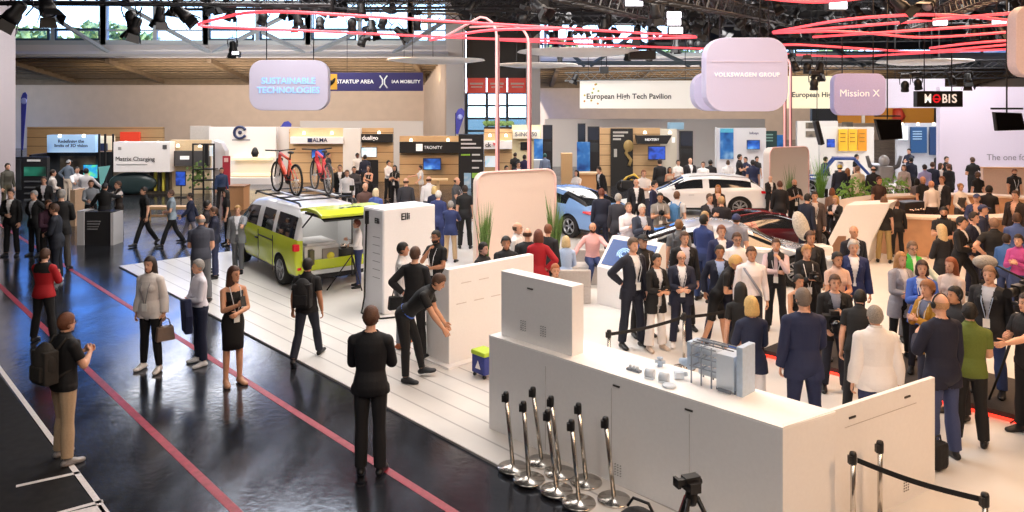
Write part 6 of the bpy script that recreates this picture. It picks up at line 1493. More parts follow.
# cables, boxes
for x, y, Y, w_, h_, lb in ((642, 55, 26.5, .9, .3, 'black projector box hanging above the long white disc'), (604, 70, 45, .5, .4, 'small black box on the grey truss'), (748, 68, 24, .35, .3, 'black box at the left edge of the Volkswagen sign'), (657, 8, 24, .4, .6, 'tall black dimmer case in the ceiling right of centre'), (540, 6, 26, .6, .5, 'black speaker box in the ceiling above the light poles'), (760, 14, 28, .5, .5, 'black speaker box in the ceiling above the Volkswagen sign')):
    t = thing('rigging_box', lb, 'rigging box', D(x, y, Y)); MB().box((0, 0, 0), (w_, .4, h_)).build('case', BLK, t, bevel=.03); MB().cyl((-w_ * .3, 0, h_ / 2 - .01), (-w_ * .3, 0, 8.98 - t.location.z), .015, 5).build('cable', DARKM, t); MB().cyl((w_ * .3, 0, h_ / 2 - .01), (w_ * .3, 0, 8.98 - t.location.z), .015, 5).build('cable', DARKM, t)
# red neon loops
NEON = mat('red_neon_tube', (1, .10, .13), .4, emit=1.15, ecol=(1, .075, .10), var=.0); NEONP = mat('pink_neon_tube', (1, .55, .55), .4, emit=.35, ecol=(1, .40, .42), var=.0)
def loop(label, pts, z, r_=.034, closed=False, m=NEON):
    P_ = [G(x, y, z) for x, y in pts]; Q = []
    n_ = len(P_)
    for i, p in enumerate(P_):
        if not closed and i in (0, n_ - 1): Q.append(p); continue
        a, c = P_[i - 1], P_[(i + 1) % n_]; d0 = min(1.2, (a - p).length * .4); d1 = min(1.2, (c - p).length * .4); s0 = p + (a - p).normalized() * d0; s1 = p + (c - p).normalized() * d1
        for q in (0, .25, .5, .75, 1): Q.append(s0.lerp(p, q).lerp(p.lerp(s1, q), q))
    o = MB().tube(Q, r_, 8, closed=closed).build('neon_light_line', m); return tag(o, label, 'light line')
loop('red neon loop hanging from the left windows to the middle of the hall', [(188, 26), (256, 9.5), (714, 37.5), (500, 39.6), (256, 28.5)], 6.1, closed=True)
loop('lower red neon line running to the Volkswagen sign', [(500, 40), (600, 45), (768, 51)], 6.1)
loop('red neon line crossing above the two light poles', [(430, 40), (490, 29), (560, 29)], 5.9)
loop('upper red neon line of the right loops', [(773, 32), (850, 18), (936, 13.5), (1060, 25)], 6.1); loop('straight red neon line rising to the right edge', [(773, 32.5), (860, 26), (1060, 9)], 6.1)
loop('third red neon line of the right loops', [(813, 37), (920, 30), (1060, 21)], 6.1); loop('sagging red neon line of the right loops', [(773, 33), (840, 30.5), (925, 38.5), (1060, 28)], 6.1)
loop('red neon line under the right loops', [(780, 45), (800, 44.5), (920, 52.5), (1060, 40)], 5.9); loop('lowest red neon line of the right loops', [(786, 54.5), (850, 57), (930, 52.5), (1060, 47)], 5.9); loop('short red neon line between the right loops', [(930, 48), (980, 42), (1060, 38)], 5.9)
loop('red neon line at the top edge above the Volkswagen sign', [(745, -4), (815, 3), (870, -3)], 6.1)
def arch(label, px, Y, top, lx, ly, m=NEONP):
    base = Vector((xx(px, Y), Y, SZ)); zt = hz(top, Y); P_ = [base, Vector((base.x, Y, zt - .5))]
    for a in (20, 45, 70, 90): P_.append(Vector((base.x - .45 * (1 - math.cos(R(a))), Y, zt - .5 + .5 * math.sin(R(a)))))
    P_.append(D(lx, ly, Y + .8))
    t = thing('light_pole', label, 'light pole', base); 
    MB().tube([p - base for p in P_], .035, 8).build('tube', m, t); MB().tube([p - base + Vector((.06, .02, 0)) for p in P_[:2]], .03, 8).build('carrier', cm('#8a5a5c', .5), t)
arch('left one of two tall pink light poles behind the peach partition', 496.5, 21.5, 17, 446, 36); arch('right one of two tall pink light poles behind the peach partition', 528.5, 22, 25.5, 470, 27)
arch('left pink light pole right of the Volkswagen sign', 784.5, 30.5, 52, 770, 50); arch('right pink light pole right of the Volkswagen sign', 790, 31, 54, 776, 53)
# ================================================================ the crowd
NAVY, BLK_, CHAR, GREY, WHT_, LBL, BEI, JEAN, DKB, BRN = '#1b2138', '#141417', '#2a2b31', '#7d8087', '#e9e8ea', '#b5c4e2', '#b3987a', '#3f5080', '#232c4c', '#4a3528'
HD, HB_, HG, HL, HK = '#2b1e16', '#4d3424', '#8d8a86', '#b98f56', '#16120f'   # hair: dark, brown, grey, blond, black
def base_z(x, y):
    q = Vector((x, y, 0)) - Vector((p0.x, p0.y, 0)); a, b = q.dot(-U), q.dot(W)
    if 0 < a < 9 and 0 < b < 1.5: return SZ + .10
    q = Vector((x, y, 0)) - corner; return SZ if (q.dot(W) > 0 and q.dot(U) < 0) else 0.0
def P(hx, hy, face, label, fy=None, h=None, Y=None, g='m', seat=None, vox=None, group=None, **k):
    h0 = h or (1.67 if g == 'f' else 1.77)
    top = h0
    if seat is not None: top = seat + .82 * h0 / 1.75 + .06
    if Y is None:
        if fy is not None:
            z0 = 0.0
            for _ in range(3):
                Y = F * (CH - z0) / (fy - YH); z0 = base_z((hx - 512) * Y / F, Y)
            if h is None: h0 = min(1.98, max(1.5, CH - z0 - (hy - YH) * Y / F))
        else:
            z0 = SZ
            for _ in range(3):
                Y = F * (CH - z0 - top) / (hy - YH); z0 = base_z((hx - 512) * Y / F, Y)
    x = (hx - 512) * Y / F; z0 = base_z(x, Y); k['g'] = g
    ph = h0 * F / Y
    v = vox or (.010 if ph > 105 else .012 if ph > 80 else .015 if ph > 55 else .02)
    return person((x, Y, z0), h0, face, k, label, vox=v, seat=seat, group=group)
def suit(c=NAVY, shirt=WHT_, legs=None, closed=False): return dict(top=[('front', shirt), ('jacket', c, 'closed') if closed else ('jacket', c)], legs=('trousers', legs or c))
def shirt(c=WHT_, legs=CHAR, kind='shirt'): return dict(top=[(kind, c)], legs=('trousers', legs))
def tee(c=BLK_, legs=CHAR): return dict(top=[('tee', c)], legs=('trousers', legs))
def short(c=HD): return dict(hair=('short', c))
def backpack(pd, label, c, w_=.30, h_=.44):
    s = pd['s']; loc = at_person(pd, 0, .235, .26); t = thing('backpack', label, 'backpack', loc, pd['root'].rotation_euler.z)
    m = cm(c, .8, bump=.3)
    b = MB(); b.ball((0, 0, .04), (w_ * .56 * s, .12 * s, h_ * .56 * s), 16, 12); b.box((0, 0, .0), (w_ * s, .17 * s, h_ * .9 * s)); b.build('bag_body', m, t, bevel=.02)
    MB().box((0, .095 * s, -.06 * s), (w_ * .75 * s, .06 * s, h_ * .42 * s)).build('front_pocket', m, t, bevel=.02)
    for q in (-1, 1): MB().tube([Vector((q * .10 * s, -.07 * s, .17 * s)), Vector((q * .12 * s, -.18 * s, .30 * s)), Vector((q * .13 * s, -.33 * s, .24 * s)), Vector((q * .14 * s, -.35 * s, .08 * s)), Vector((q * .15 * s, -.22 * s, -.08 * s)), Vector((q * .12 * s, -.07 * s, -.14 * s))], .016 * s, 6).build('shoulder_strap', m, t)
    return t
def handbag(pos, label, c, rz=0, L_=.28, strap=.28):
    t = thing('handbag', label, 'bag', pos, rz); m = cm(c, .6, bump=.2)
    MB().prism([(-L_ / 2, -.06, -.34), (L_ / 2, -.06, -.34), (L_ * .42, -.05, -.12), (-L_ * .42, -.05, -.12)], (0, .12, 0)).build('bag_body', m, t, bevel=.02)
    MB().tube([(-L_ * .3, 0, -.14), (-L_ * .2, 0, -.02), (0, 0, strap - .26), (L_ * .2, 0, -.02), (L_ * .3, 0, -.14)], .010, 6).build('handle', m, t); return t
def phone(pd, label, i=0):
    h_ = pd['hand'][i]; t = thing('phone', label, 'phone', h_, pd['root'].rotation_euler.z); MB().box((0, -.01, .03), (.075, .012, .15), M=Rx(-25)).build('casing', BLK, t, bevel=.004); MB().box((0, .0, .03), (.066, .012, .13), M=Rx(-25)).build('screen', GLOSSBLK, t)
def camera_in(pd, label, dz=0.03, sc=1.0):
    a = (pd['hand'][0] + pd['hand'][1]) / 2 + Vector((0, 0, dz)); t = thing('photo_camera', label, 'camera', a, pd['root'].rotation_euler.z)
    MB().box((0, 0, 0), (.15 * sc, .07 * sc, .10 * sc)).box((0, 0, .06 * sc), (.06 * sc, .06 * sc, .04 * sc)).build('body', BLK, t, bevel=.006); MB().cyl((0, -.03 * sc, 0), (0, -.17 * sc, -.01), .042 * sc, 14).build('lens', GLOSSBLK, t)

# ---- in the dark aisle at the left
P(11.5, 190, 5, 'man in black suit and white open collar shirt at the far left edge', fy=256, arms=('down', 'clasp'), **suit(BLK_), **short(HD))
P(35, 191.5, -15, 'man in dark suit with hands at his hips, second from the left edge', fy=256, arms=('hip', 'hip'), **suit(BLK_, '#dcdde4'), **short(HG))
P(48, 201, 60, 'man in plum shirt half hidden behind the man in a navy suit', h=1.72, arms=('clasp', 'clasp'), **shirt('#4a1f3c', BLK_), **short(HB_))
P(57, 205, -75, 'man in navy suit standing sideways facing left, hands clasped', fy=282, arms=('clasp', 'clasp'), lean=4, shoes='#e6e4e2', **suit('#1a2436', '#dfe3ee'), **short(HB_))
P(61, 187, 195, 'grey haired man in dark jacket and grey trousers, seen from behind at the left', fy=270, arms=('clasp', 'clasp'), top=[('jacket', BLK_)], legs=('trousers', '#55504c'), **short(HG))
P(44, 250, 172, 'man in red jacket with black shoulders, seen from behind', fy=342, arms=('hold', 'hold'), stance='wide', b=1.08, top=[('hoodie', '#c41824', 'closed'), ('yoke', BLK_)], legs=('trousers', BLK_), **short(HB_))
m7 = P(64, 316, 150, 'man in black t-shirt and beige trousers seen from behind at lower left', fy=461, arms=('hold', 'hold'), glasses=1, stance='shift', b=1.05, shoes='#8a8583', **tee(BLK_, '#b69c7e'), **short('#6a3d24'))
backpack(m7, 'black backpack on the man in beige trousers at lower left', '#2a2622')
w8 = P(151, 258, -8, 'woman in loose white blouse and black trousers walking towards the camera', fy=370, g='f', stance='shift', arms=('hang', 'hang'), top=[('loose', '#d6d0cc')], legs=('slim', BLK_), shoes='#e9e6e4', hair=('long', HD), hlen=.34, b=1.08, lanyard='#8a8a90')
handbag(w8['hand'][0] + Vector((.02, 0, .02)), 'taupe handbag carried by the woman in the white blouse', '#7d6a5e', R(40))
m9 = P(200, 261, -50, 'grey haired man in pale shirt with a navy jacket over his arm', fy=364, arms=('clasp', 'clasp'), shoes='#e9e6e4', **shirt('#d9d6e0', DKB), **short(HG))
t = thing('folded_jacket', 'navy jacket folded over the arm of the grey haired man', 'jacket', at_person(m9, .10, -.26, .10), m9['root'].rotation_euler.z)
MB().prism([(-.13, -.06, .10), (.10, -.06, .14), (.16, -.05, -.12), (.10, -.04, -.42), (-.10, -.04, -.38)], (0, .12, 0)).build('cloth', cm('#1d2545', .8, bump=.2), t, bevel=.03)
w10 = P(233, 268, 40, 'woman in short sleeveless black dress holding a phone', fy=384, g='f', arms=('clasp', 'hold'), top=[('dress', '#0e0e10')], legs=('skirt', '#0e0e10'), skirt=.92, shoes='#b98a6a', skin='t', hair=('long', '#4a2c1e'), yaw=20, lanyard='#d8d8dc', stance='together')
phone(w10, 'phone in the hands of the woman in the black dress', 1)
P(201, 216, 200, 'man in slate grey t-shirt seen from behind near the left end of the white floor', h=1.80, arms=('clasp', 'carry'), b=1.12, hair=('fringe', HG), **tee('#4b5060', '#6d6f74'))
P(215, 208, -70, 'man in dark blue polo shirt facing left behind the slate t-shirt man', fy=278, arms=('hold', 'hold'), lanyard='#d0d4e0', **tee('#2f3652', '#3b4266'), **short(HB_))
P(206, 208, 110, 'dark haired person half hidden beside the man in the blue polo', Y=18.9, h=1.72, **tee('#3a3136', CHAR), **short(HK))
P(238, 206, 8, 'man in light grey suit and pale shirt beside the lime van', fy=272, arms=('stretch', 'hang'), stance='step', **suit('#83868c', '#e9ebf2', '#66686e'), **short(HL))
P(172, 189, -60, 'man in pale blue t-shirt walking past the wooden bench', fy=246, stance='walk', arms=('clasp', 'clasp'), **tee('#8797a3', BLK_), **short(HB_))
P(191, 193, -70, 'man in dark navy jacket walking left of the slate t-shirt man', fy=242, stance='walk2', arms=('swingf', 'swingb'), top=[('front', '#b9b4c4'), ('jacket', DKB)], legs=('trousers', '#8d8a98'), **short(HD))
P(145, 186, -50, 'person all in black walking beside the wooden bench', fy=245, stance='walk', arms=('hang', 'hang'), **tee('#101013', '#101013'), **short(HD))
P(104.5, 184, 183, 'broad man in black seen from behind, leaning on the info counter', fy=243, arms=('wide', 'stretch'), b=1.1, **shirt('#101013', '#1d2236'), hair=('cap', '#22242a'))
P(119, 182, -40, 'person in white sleeves and brown waistcoat reaching to the man in black', fy=239, g='f', arms=('reach', 'stretch'), top=[('shirt', '#e0d8d4'), ('vest', '#3a2f2a')], legs=('trousers', '#3a302a'), hair=('short', HB_))
P(91, 194, 30, 'light brown haired man behind the info counter in a grey shirt', h=1.7, Y=24.4, arms=('table', 'table'), **shirt('#8b8f96', CHAR), **short(HB_))
P(77, 178, 40, 'man in white shirt talking in front of the vision booth, left one', Y=28.5, arms=('hold', 'reach'), **shirt('#dcdcE0'.lower(), '#3a3a44'), **short(HD))
P(86, 178.5, 200, 'man in white shirt talking in front of the vision booth, right one', Y=27.9, arms=('hold', 'wide'), **shirt('#d2d2d8', BLK_), **short(HK))
P(68, 168, 165, 'man in blue grey shirt in front of the dark street picture', Y=32.0, arms=('hip', 'clasp'), **shirt('#5e6a7a', '#b9a998'), hair=('cap', '#8a8d92'))
P(52, 180, 120, 'person in white shirt behind the man in plum', Y=27.3, arms=('clasp', 'clasp'), **shirt('#d0cac6', CHAR), **short(HD))
P(44, 186, 20, 'man in dark suit between the two left suits and the timber upright', Y=24.8, **suit(BLK_, '#cfcfd6'), **short(HB_))
P(7, 162, 70, 'person in khaki standing before the white column at the far left', h=1.85, Y=29.2, **shirt('#4d4a40', '#57523f'), **short(HD))
P(221.5, 193, 30, 'person in blue shirt by the red banner', Y=29.6, h=1.65, **shirt('#38507e', CHAR), **short(HD))
P(227, 206, -60, 'dark haired woman in black beside the brown kiosk block', Y=22.6, h=1.6, g='f', **tee('#1a181a', '#1a181a'), hair=('long', HK))

# ---- around the van and the charging column
m26 = P(307, 257, 176, 'man in black t-shirt walking away towards the lime van', fy=360, arms=('hang', 'hang'), stance='walk2', b=1.03, skin='m', **tee('#16161c', '#242a3e'), **short(HK))
backpack(m26, 'black backpack on the man walking towards the lime van', '#17171a')
P(370.5, 310, 181, 'man in black jacket and dark trousers standing alone, seen from behind', fy=474, arms=('hold', 'hold'), stance='together', b=.98, top=[('hoodie', '#15161d', 'closed')], legs=('trousers', '#26262b'), **short('#5a3a28'))
P(404, 301, 82, 'man in black t-shirt bending forward to touch the white console', Y=11.6, h=1.80, lean=47, pitch=-14, arms=('reach', 'stretch'), stance=((22, 5, 12), (8, 5, 6)), skin='t', belt='#2f62c8', **tee('#19181a', '#1a191b'), **short(HB_))
P(414.5, 249, 165, 'man in black jacket seen from behind, between the column and the console', h=1.78, arms=('hip', 'clasp'), top=[('jacket', '#17171c')], legs=('trousers', '#232327'), **short(HB_))
w30 = P(401, 246.5, 95, 'person in white shirt and grey trousers beside the charging column', fy=346, h=1.74, g='f', arms=('hold', 'hang'), top=[('shirt', '#dedbd8')], legs=('slim', '#84868e'), shoes='#b5623a', hair=('short', HK), skin='t')
handbag(at_person(w30, -.24, .05, .10), 'black shoulder bag on the person in grey trousers', '#19191b', R(30), .32, .62)
P(437, 248, -35, 'man in black t-shirt with a hand at his chin, behind the console edge', Y=14.4, h=1.74, arms=('clasp', 'face'), beard=HK, lanyard='#e2e2e6', skin='m', glasses=1, **tee(BLK_, CHAR), **short(HK))
P(450.5, 202, 170, 'man in navy blazer and beige trousers seen from behind, arms raised', fy=262, arms=('phone', 'phone'), top=[('jacket', '#2b3a70')], legs=('trousers', '#b59a78'), **short(HG))
P(438, 194, 160, 'white haired man in blue suit left of the man in beige trousers', Y=21.0, h=1.72, **suit('#34427c', '#c9cfe2'), hair=('short', '#d6d2cc'))
P(358, 222, -75, 'person in white shirt and blue trousers at the open van tailgate', fy=287, arms=('clasp', 'hold'), **shirt('#e6e4e4', '#3d4a7c'), **short('#7a3a2c'))
P(340, 173, 10, 'man in dark suit sitting behind the van, white shirt showing', Y=29.5, **suit(BLK_), **short(HD))
P(347, 178, 12, 'person in white shirt in front of the dark suited man behind the van', Y=27.2, **shirt(WHT_, CHAR), **short(HB_))
P(354, 171, 15, 'man in grey shirt right of the white shirt behind the van', Y=28.7, arms=('cross', 'cross'), **shirt('#4c4a50', CHAR), **short(HK))
P(365, 156, 190, 'man in navy shirt seen from behind in front of the dualigo screen', Y=35, **shirt('#27304f', CHAR), **short(HK))
P(357, 155, 40, 'dark skinned man in white shirt beside the white booth column', Y=36.2, skin='d', **shirt('#d9d5d2', CHAR), **short(HK))
P(369, 168, -20, 'woman in black dress left of the charging column top', Y=30.3, g='f', arms=('hold', 'clasp'), lanyard='#dddddd', top=[('dress', '#161618')], legs=('skirt', '#161618'), hair=('long', HD))
P(365, 188, 25, 'bald man in dark clothes at the right tip of the van tailgate', Y=22.6, hair=('bald', HG), **tee('#6d4f48', CHAR))
P(375.5, 189, 170, 'fair haired woman in blue top just left of the charging column top', Y=22.0, g='f', top=[('loose', '#4a62a8')], legs=('slim', CHAR), hair=('bob', '#d9c7a6'))
P(328, 156, 80, 'man in dark t-shirt before the wooden ALMA wall', Y=36.4, arms=('carry', 'hang'), **tee('#2f3038', CHAR), **short(HK))
P(388, 161, 60, 'man in white shirt and black trousers standing left of the TRONITY booth', fy=201, arms=('clasp', 'clasp'), **shirt('#e6e4e6', BLK_), **short(HK))
P(395, 169.5, -10, 'woman in black with dark hair beside the man in black trousers', Y=30.5, g='f', arms=('hold', 'hold'), lanyard='#d5d5d5', **tee(BLK_, BLK_), hair=('long', HK))
P(421, 166, -80, 'man in white t-shirt and beige trousers under the TRONITY screen', fy=203, arms=('wide', 'reach'), **tee('#dcdad8', '#a89684'), **short(HD))
P(406, 184, 185, 'man in charcoal jacket seen from behind, left above the charging column', Y=24, top=[('jacket', '#3c3c44')], legs=('trousers', CHAR), hair=('fringe', HB_))
P(429, 184, 200, 'man in white shirt seen from behind next to the blond woman', Y=24.6, b=1.08, **shirt('#e2e0e2', CHAR), hair=('fringe', HB_))
P(434.5, 188, 180, 'blond woman in navy top seen from behind above the charging column', Y=22.6, g='f', top=[('shirt', '#27325c')], legs=('slim', CHAR), hair=('bob', '#cdb27a'))
P(456, 180, 70, 'bald man in grey t-shirt facing right, left of the peach partition', Y=24.3, arms=('hold', 'hold'), b=1.1, lanyard='#c8c8d0', hair=('fringe', HB_), **tee('#56585e', CHAR))
P(465, 192, 180, 'person in black right beside the left edge of the peach partition', Y=21.9, **tee('#1b1b1f', BLK_), **short(HD))
P(515, 151, 160, 'dark clothed man between the two light poles', Y=36.5, **tee('#26262c', CHAR), **short(HD))
P(518, 163, 20, 'man in navy jacket and white shirt between the light poles, in front', Y=31, **suit('#2a3564'), **short(HD))
P(506, 166, 40, 'dark haired person low between the light poles', Y=30, h=1.7, **tee('#24242a', CHAR), **short(HK))
P(524.5, 154, 180, 'person in violet top beside the right light pole', Y=35, **tee('#3a2c62', CHAR), **short(HD))
P(545, 152, 190, 'man in blue and white shirt right of the right light pole', Y=36, **shirt('#7a8aa6', CHAR), **short('#2a5a58'))
P(577, 168, -40, 'dark haired woman in white top behind the blue car', Y=28, g='f', arms=('table', 'table'), top=[('tee', '#e2ddda')], legs=('slim', CHAR), hair=('long', HK))
P(603, 170, -60, 'man in black suit leaning at the wooden reception desk', Y=28.6, lean=14, **suit(BLK_), **short(HD))

# ---- the lounge
P(482, 246, 60, 'black haired person whose head shows above the left end of the console', Y=13.75, h=1.64, **tee(BLK_, CHAR), **short(HK))
P(506, 241, 5, 'black haired man in dark top looking over the console', Y=14.25, h=1.65, skin='t', arms=('table', 'table'), **tee('#25262c', CHAR), hair=('curly', HK))
P(516, 228, 70, 'bald man in white shirt in front of the peach partition', Y=15.2, **shirt('#e6e2e0', CHAR), hair=('fringe', HB_))
P(527.5, 237.5, 185, 'man in dark grey jacket seen from behind beside the red blouse', Y=14.7, h=1.73, top=[('jacket', '#2d2e35')], legs=('trousers', CHAR), hair=('fringe', HB_))
P(538.5, 232, 175, 'woman in bright red blouse seen from behind', Y=14.55, h=1.72, g='f', b=1.05, arms=('carry', 'hip'), top=[('loose', '#c01226')], legs=('slim', '#c01226'), hair=('bob', '#6a3a2a'))
P(547.5, 233, 150, 'man in dark suit right of the red blouse', Y=15.6, h=1.66, **suit('#262830'), **short('#7a4a32'))
poufp = Vector(((555 - 512) * 13.5 / F, 13.5, SZ)); t = thing('pouf', 'white pouf seat hidden behind the tall white block', 'pouf', poufp); MB().lathe([(0, 0), (.24, 0), (.26, .05), (.26, .38), (.22, .43), (0, .43)], 24).build('cushion', cm('#d6d2ce', .8), t)
P(555, 265, 10, 'red haired person whose head shows just above the tall white block', Y=13.5, h=1.64, g='f', seat=.45, stance='sit', arms=('lap', 'lap'), top=[('tee', '#b9a090')], legs=('trousers', CHAR), hair=('short', '#a05c34'))
P(566, 239, 178, 'fair haired woman in pale blue shirt sitting with her back to us', Y=16.2, g='f', seat=.44, stance='sit', arms=('lap', 'lap'), top=[('shirt', '#a9bfe0')], legs=('trousers', '#55607a'), hair=('bob', '#c9b184'))
P(592.5, 226, 5, 'bearded man in pink shirt sitting with arms spread wide', Y=17.75, seat=.44, stance='sit', arms=('stretch', 'wide'), beard='#3a2418', skin='t', **shirt('#dba8a6', '#2c3f70'), hair=('fringe', HD))

# ---- presenters behind the counter
P(632, 239, 28, 'man in open navy suit with one hand on his hip', fy=347, arms=('down', 'hip'), stance='shift', lanyard='#c9ced8', **suit('#20253a'), **short('#5a4a3c'))
P(642, 237.5, 20, 'man in black cap and white lanyard behind the man with hand on hip', fy=336, h=1.78, arms=('down', 'clasp'), lanyard='#e9e9ee', top=[('tee', BLK_)], legs=('trousers', '#1c1c22'), hair=('cap', '#141416'))
P(656, 255, 25, 'woman in black blazer and wide white trousers, hands together', fy=350, g='f', arms=('clasp', 'clasp'), top=[('front', '#dcdce0'), ('blazer', '#17171a')], legs=('wide', '#e0dbd8'), shoes='#c9b8a8', hair=('short', HK), skin='t')
P(681, 252, -2, 'bald man with glasses in navy suit holding his hands together', fy=347, arms=('clasp', 'clasp'), glasses=1, shoes='#e2dedc', lanyard='#d9d9e0', **suit('#252c48'), hair=('fringe', HB_))
P(684, 235, 5, 'dark haired man in black suit behind the bald man with glasses', Y=14.1, **suit('#19191f', '#cfc8d4'), **short(HB_))
P(719.5, 246, -8, 'man in navy jacket and pale blue shirt, arms at his sides', fy=344, arms=('hang', 'pocket'), stance='wide', skin='m', top=[('front', '#a9bce6'), ('jacket', '#1c2440')], legs=('trousers', '#273052'), **short(HK))
P(703, 217, 130, 'man in plain blue shirt and jeans turned away, in front of the silver car', Y=16.1, h=1.78, arms=('clasp', 'clasp'), **shirt('#33488a', '#33487c'), **short(HK))
P(721, 227, 0, 'man in blue jacket and white shirt behind the man in the pale blue shirt', Y=14.85, **suit('#2c3464'), **short('#7a4a36'))
P(736.5, 233, -3, 'man in white shirt with short brown hair, in front of the silver car', Y=14.0, arms=('clasp', 'clasp'), glasses=1, **shirt('#ece4e4', CHAR), **short(HB_))
s55 = P(751, 252, -5, 'man in white shirt with a grey strap across his chest', Y=12.7, h=1.76, arms=('hang', 'hang'), skin='t', **shirt('#ebe3e3', '#2a2c38'), **short(HB_))
t = thing('shoulder_strap', 'grey strap across the chest of the man in the white shirt', 'strap', at_person(s55, 0, 0, .3), s55['root'].rotation_euler.z)
MB().tube([s55['Rm'].inverted() @ (at_person(s55, *q) - Vector(t.location)) for q in ((-.14, .08, .52), (-.12, -.10, .48), (0, -.165, .30), (.12, -.14, .12), (.17, 0, .02), (.1, .13, .1), (-.05, .14, .32), (-.14, .09, .50))], .022, 6).build('webbing', cm('#8a8d98', .7), t)
P(716, 275, 66, 'fair haired woman in black top with bare legs and black ankle boots', Y=13.0, h=1.66, g='f', lean=27, arms=('face', 'hold'), top=[('tee', BLK_)], legs=('shorts', BLK_), shoes='#141414', hair=('curly', '#c9a060'), skin='t', stance='step')
P(752, 302, 184, 'blond woman in navy blazer and white trousers seen from behind', Y=9.75, g='f', arms=('hold', 'clasp'), top=[('jacket', '#232f56')], legs=('trousers', '#e2dfe0'), hair=('bob', '#d2b070'))
P(741, 293, 165, 'dark haired woman in black top and bright blue skirt beside the blond woman', Y=10.6, h=1.64, g='f', lean=10, top=[('tee', '#1b1b1e')], legs=('skirt', '#3f6fd0'), skirt=1.1, hair=('long', HK))
P(776, 240, -20, 'man in black waistcoat with a hand at his face', fy=331, arms=('face', 'cross'), lanyard='#e6e0e2', top=[('shirt', '#d6bec2'), ('vest', '#1d1d22')], legs=('trousers', '#222229'), **short(HB_))
m60 = P(806, 247, 0, 'short haired woman in black leather jacket holding a camera', Y=12.75, h=1.68, g='f', arms=('hold', 'hold'), lanyard='#e9e6e4', top=[('hoodie', '#17171b', 'closed')], legs=('trousers', '#1b1b20'), hair=('short', '#a87a48'))
camera_in(m60, 'camera held by the woman in the black leather jacket')
P(810, 236, -4, 'red faced man with headphones in black, behind the woman with the camera', Y=14.0, h=1.80, headset=1, **suit('#1b1b20', '#3a3a40'), **short(HB_), skin='t')
P(798, 276, 10, 'dark haired woman in sleeveless black top with a white lanyard', fy=376, g='f', arms=('hang', 'clasp'), lanyard='#e9e9ec', top=[('tank', BLK_)], legs=('trousers', '#c9bdb4'), shoes='#8a4a3a', hair=('pony', HK), skin='t')
m63 = P(834.5, 276, -12, 'man in black jacket holding a black video camera at his waist', fy=391, arms=('hold', 'carry'), top=[('front', '#8d90a0'), ('jacket', '#16161a')], legs=('trousers', '#252b40'), **short(HB_))
camera_in(m63, 'black video camera held by the man in the black jacket', .02, 2.0)
P(836.5, 262, 5, 'dark haired woman in pale pink top behind the man with the video camera', Y=12.2, g='f', arms=('clasp', 'clasp'), top=[('tee', '#d8b4a2')], legs=('slim', BLK_), hair=('bun', HK), skin='t')
P(858, 313, 150, 'person in black with dark hair crouching beside the man with the video camera', Y=10.3, h=1.62, lean=20, **tee('#17171a', CHAR), **short(HK))
P(804, 290, 178, 'man in navy blue suit seen from behind at the end of the counter', Y=9.3, h=1.88, arms=('down', 'clasp'), b=1.06, top=[('jacket', '#222d58')], legs=('trousers', '#222d58'), hair=('short', '#6f6258'))
P(876, 309, 176, 'grey haired man in loose white shirt seen from behind at the wing panel', Y=8.95, h=1.76, arms=('hang', 'hang'), b=1.16, top=[('loose', '#e6e0dc')], legs=('trousers', '#34406c'), hair=('short', '#8d8378'))
P(853, 240.5, -12, 'grey haired man in bright navy suit and white shirt', Y=13.1, h=1.80, arms=('hang', 'pocket'), **suit('#26356e'), hair=('short', '#b5b0aa'))
P(853, 227, 5, 'bald man in dark suit behind the grey haired man', Y=14.8, **suit('#1f2436', '#c5c8d6'), hair=('bald', HD), skin='t')
P(911.5, 240, -4, 'man in green vest with pale sleeves and glasses', Y=13.4, h=1.72, arms=('wide', 'hang'), glasses=1, top=[('shirt', '#dfe6dc'), ('vest', '#3cae3c')], legs=('trousers', '#6d7480'), **short('#6a5240'))
P(900, 259.5, 8, 'woman with long fair hair in grey blazer', Y=12.25, h=1.66, g='f', arms=('clasp', 'clasp'), top=[('front', '#dcd8dc'), ('blazer', '#9a98a0')], legs=('slim', '#1d1d22'), hair=('long', '#a8794a'))
P(922, 272, -25, 'woman in bright blue cardigan with dark hair', Y=11.55, g='f', arms=('clasp', 'hold'), lanyard='#dcdce0', top=[('front', '#d9d9de'), ('jacket', '#3f68c8')], legs=('slim', '#24263a'), hair=('bob', '#3a241a'))
P(929, 285.5, -70, 'woman in mustard coat with curly brown hair', Y=10.7, h=1.66, g='f', arms=('hold', 'hold'), lanyard='#d9d9de', top=[('front', '#6f7690'), ('blazer', '#b5862c')], legs=('slim', '#3a3f55'), hair=('curly', '#8a5a36'))
P(942, 296.5, -165, 'tall man in navy jacket and blue jeans seen from behind', fy=459, arms=('hold', 'down'), b=1.05, headset=1, top=[('jacket', '#1d2340')], legs=('trousers', '#46527f'), hair=('fringe', '#b58a64'), lanyard='#dcdce0')
P(970, 306, 155, 'man in olive green t-shirt and black trousers seen from behind', fy=445, arms=('hold', 'clasp'), b=1.08, **tee('#66762c', '#17171b'), **short(HK))
P(990, 268, -45, 'man with headphones in charcoal suit jacket and jeans', fy=394, arms=('hang', 'down'), headset=1, lanyard='#b9cce8', b=1.1, top=[('front', '#c5c8d2'), ('jacket', '#26282e')], legs=('trousers', '#3a4e84'), hair=('short', '#8d6a50'))
P(952, 266, -60, 'woman with auburn hair in pale beige top', Y=11.7, h=1.68, g='f', arms=('clasp', 'clasp'), top=[('shirt', '#dcc6ba')], legs=('slim', CHAR), hair=('long', '#8a4a2c'))
P(957, 291, -80, 'dark haired red faced man with headphones between the mustard coat and the tall man', Y=10.2, h=1.70, headset=1, **tee('#2c2c32', CHAR), **short(HK), skin='t')
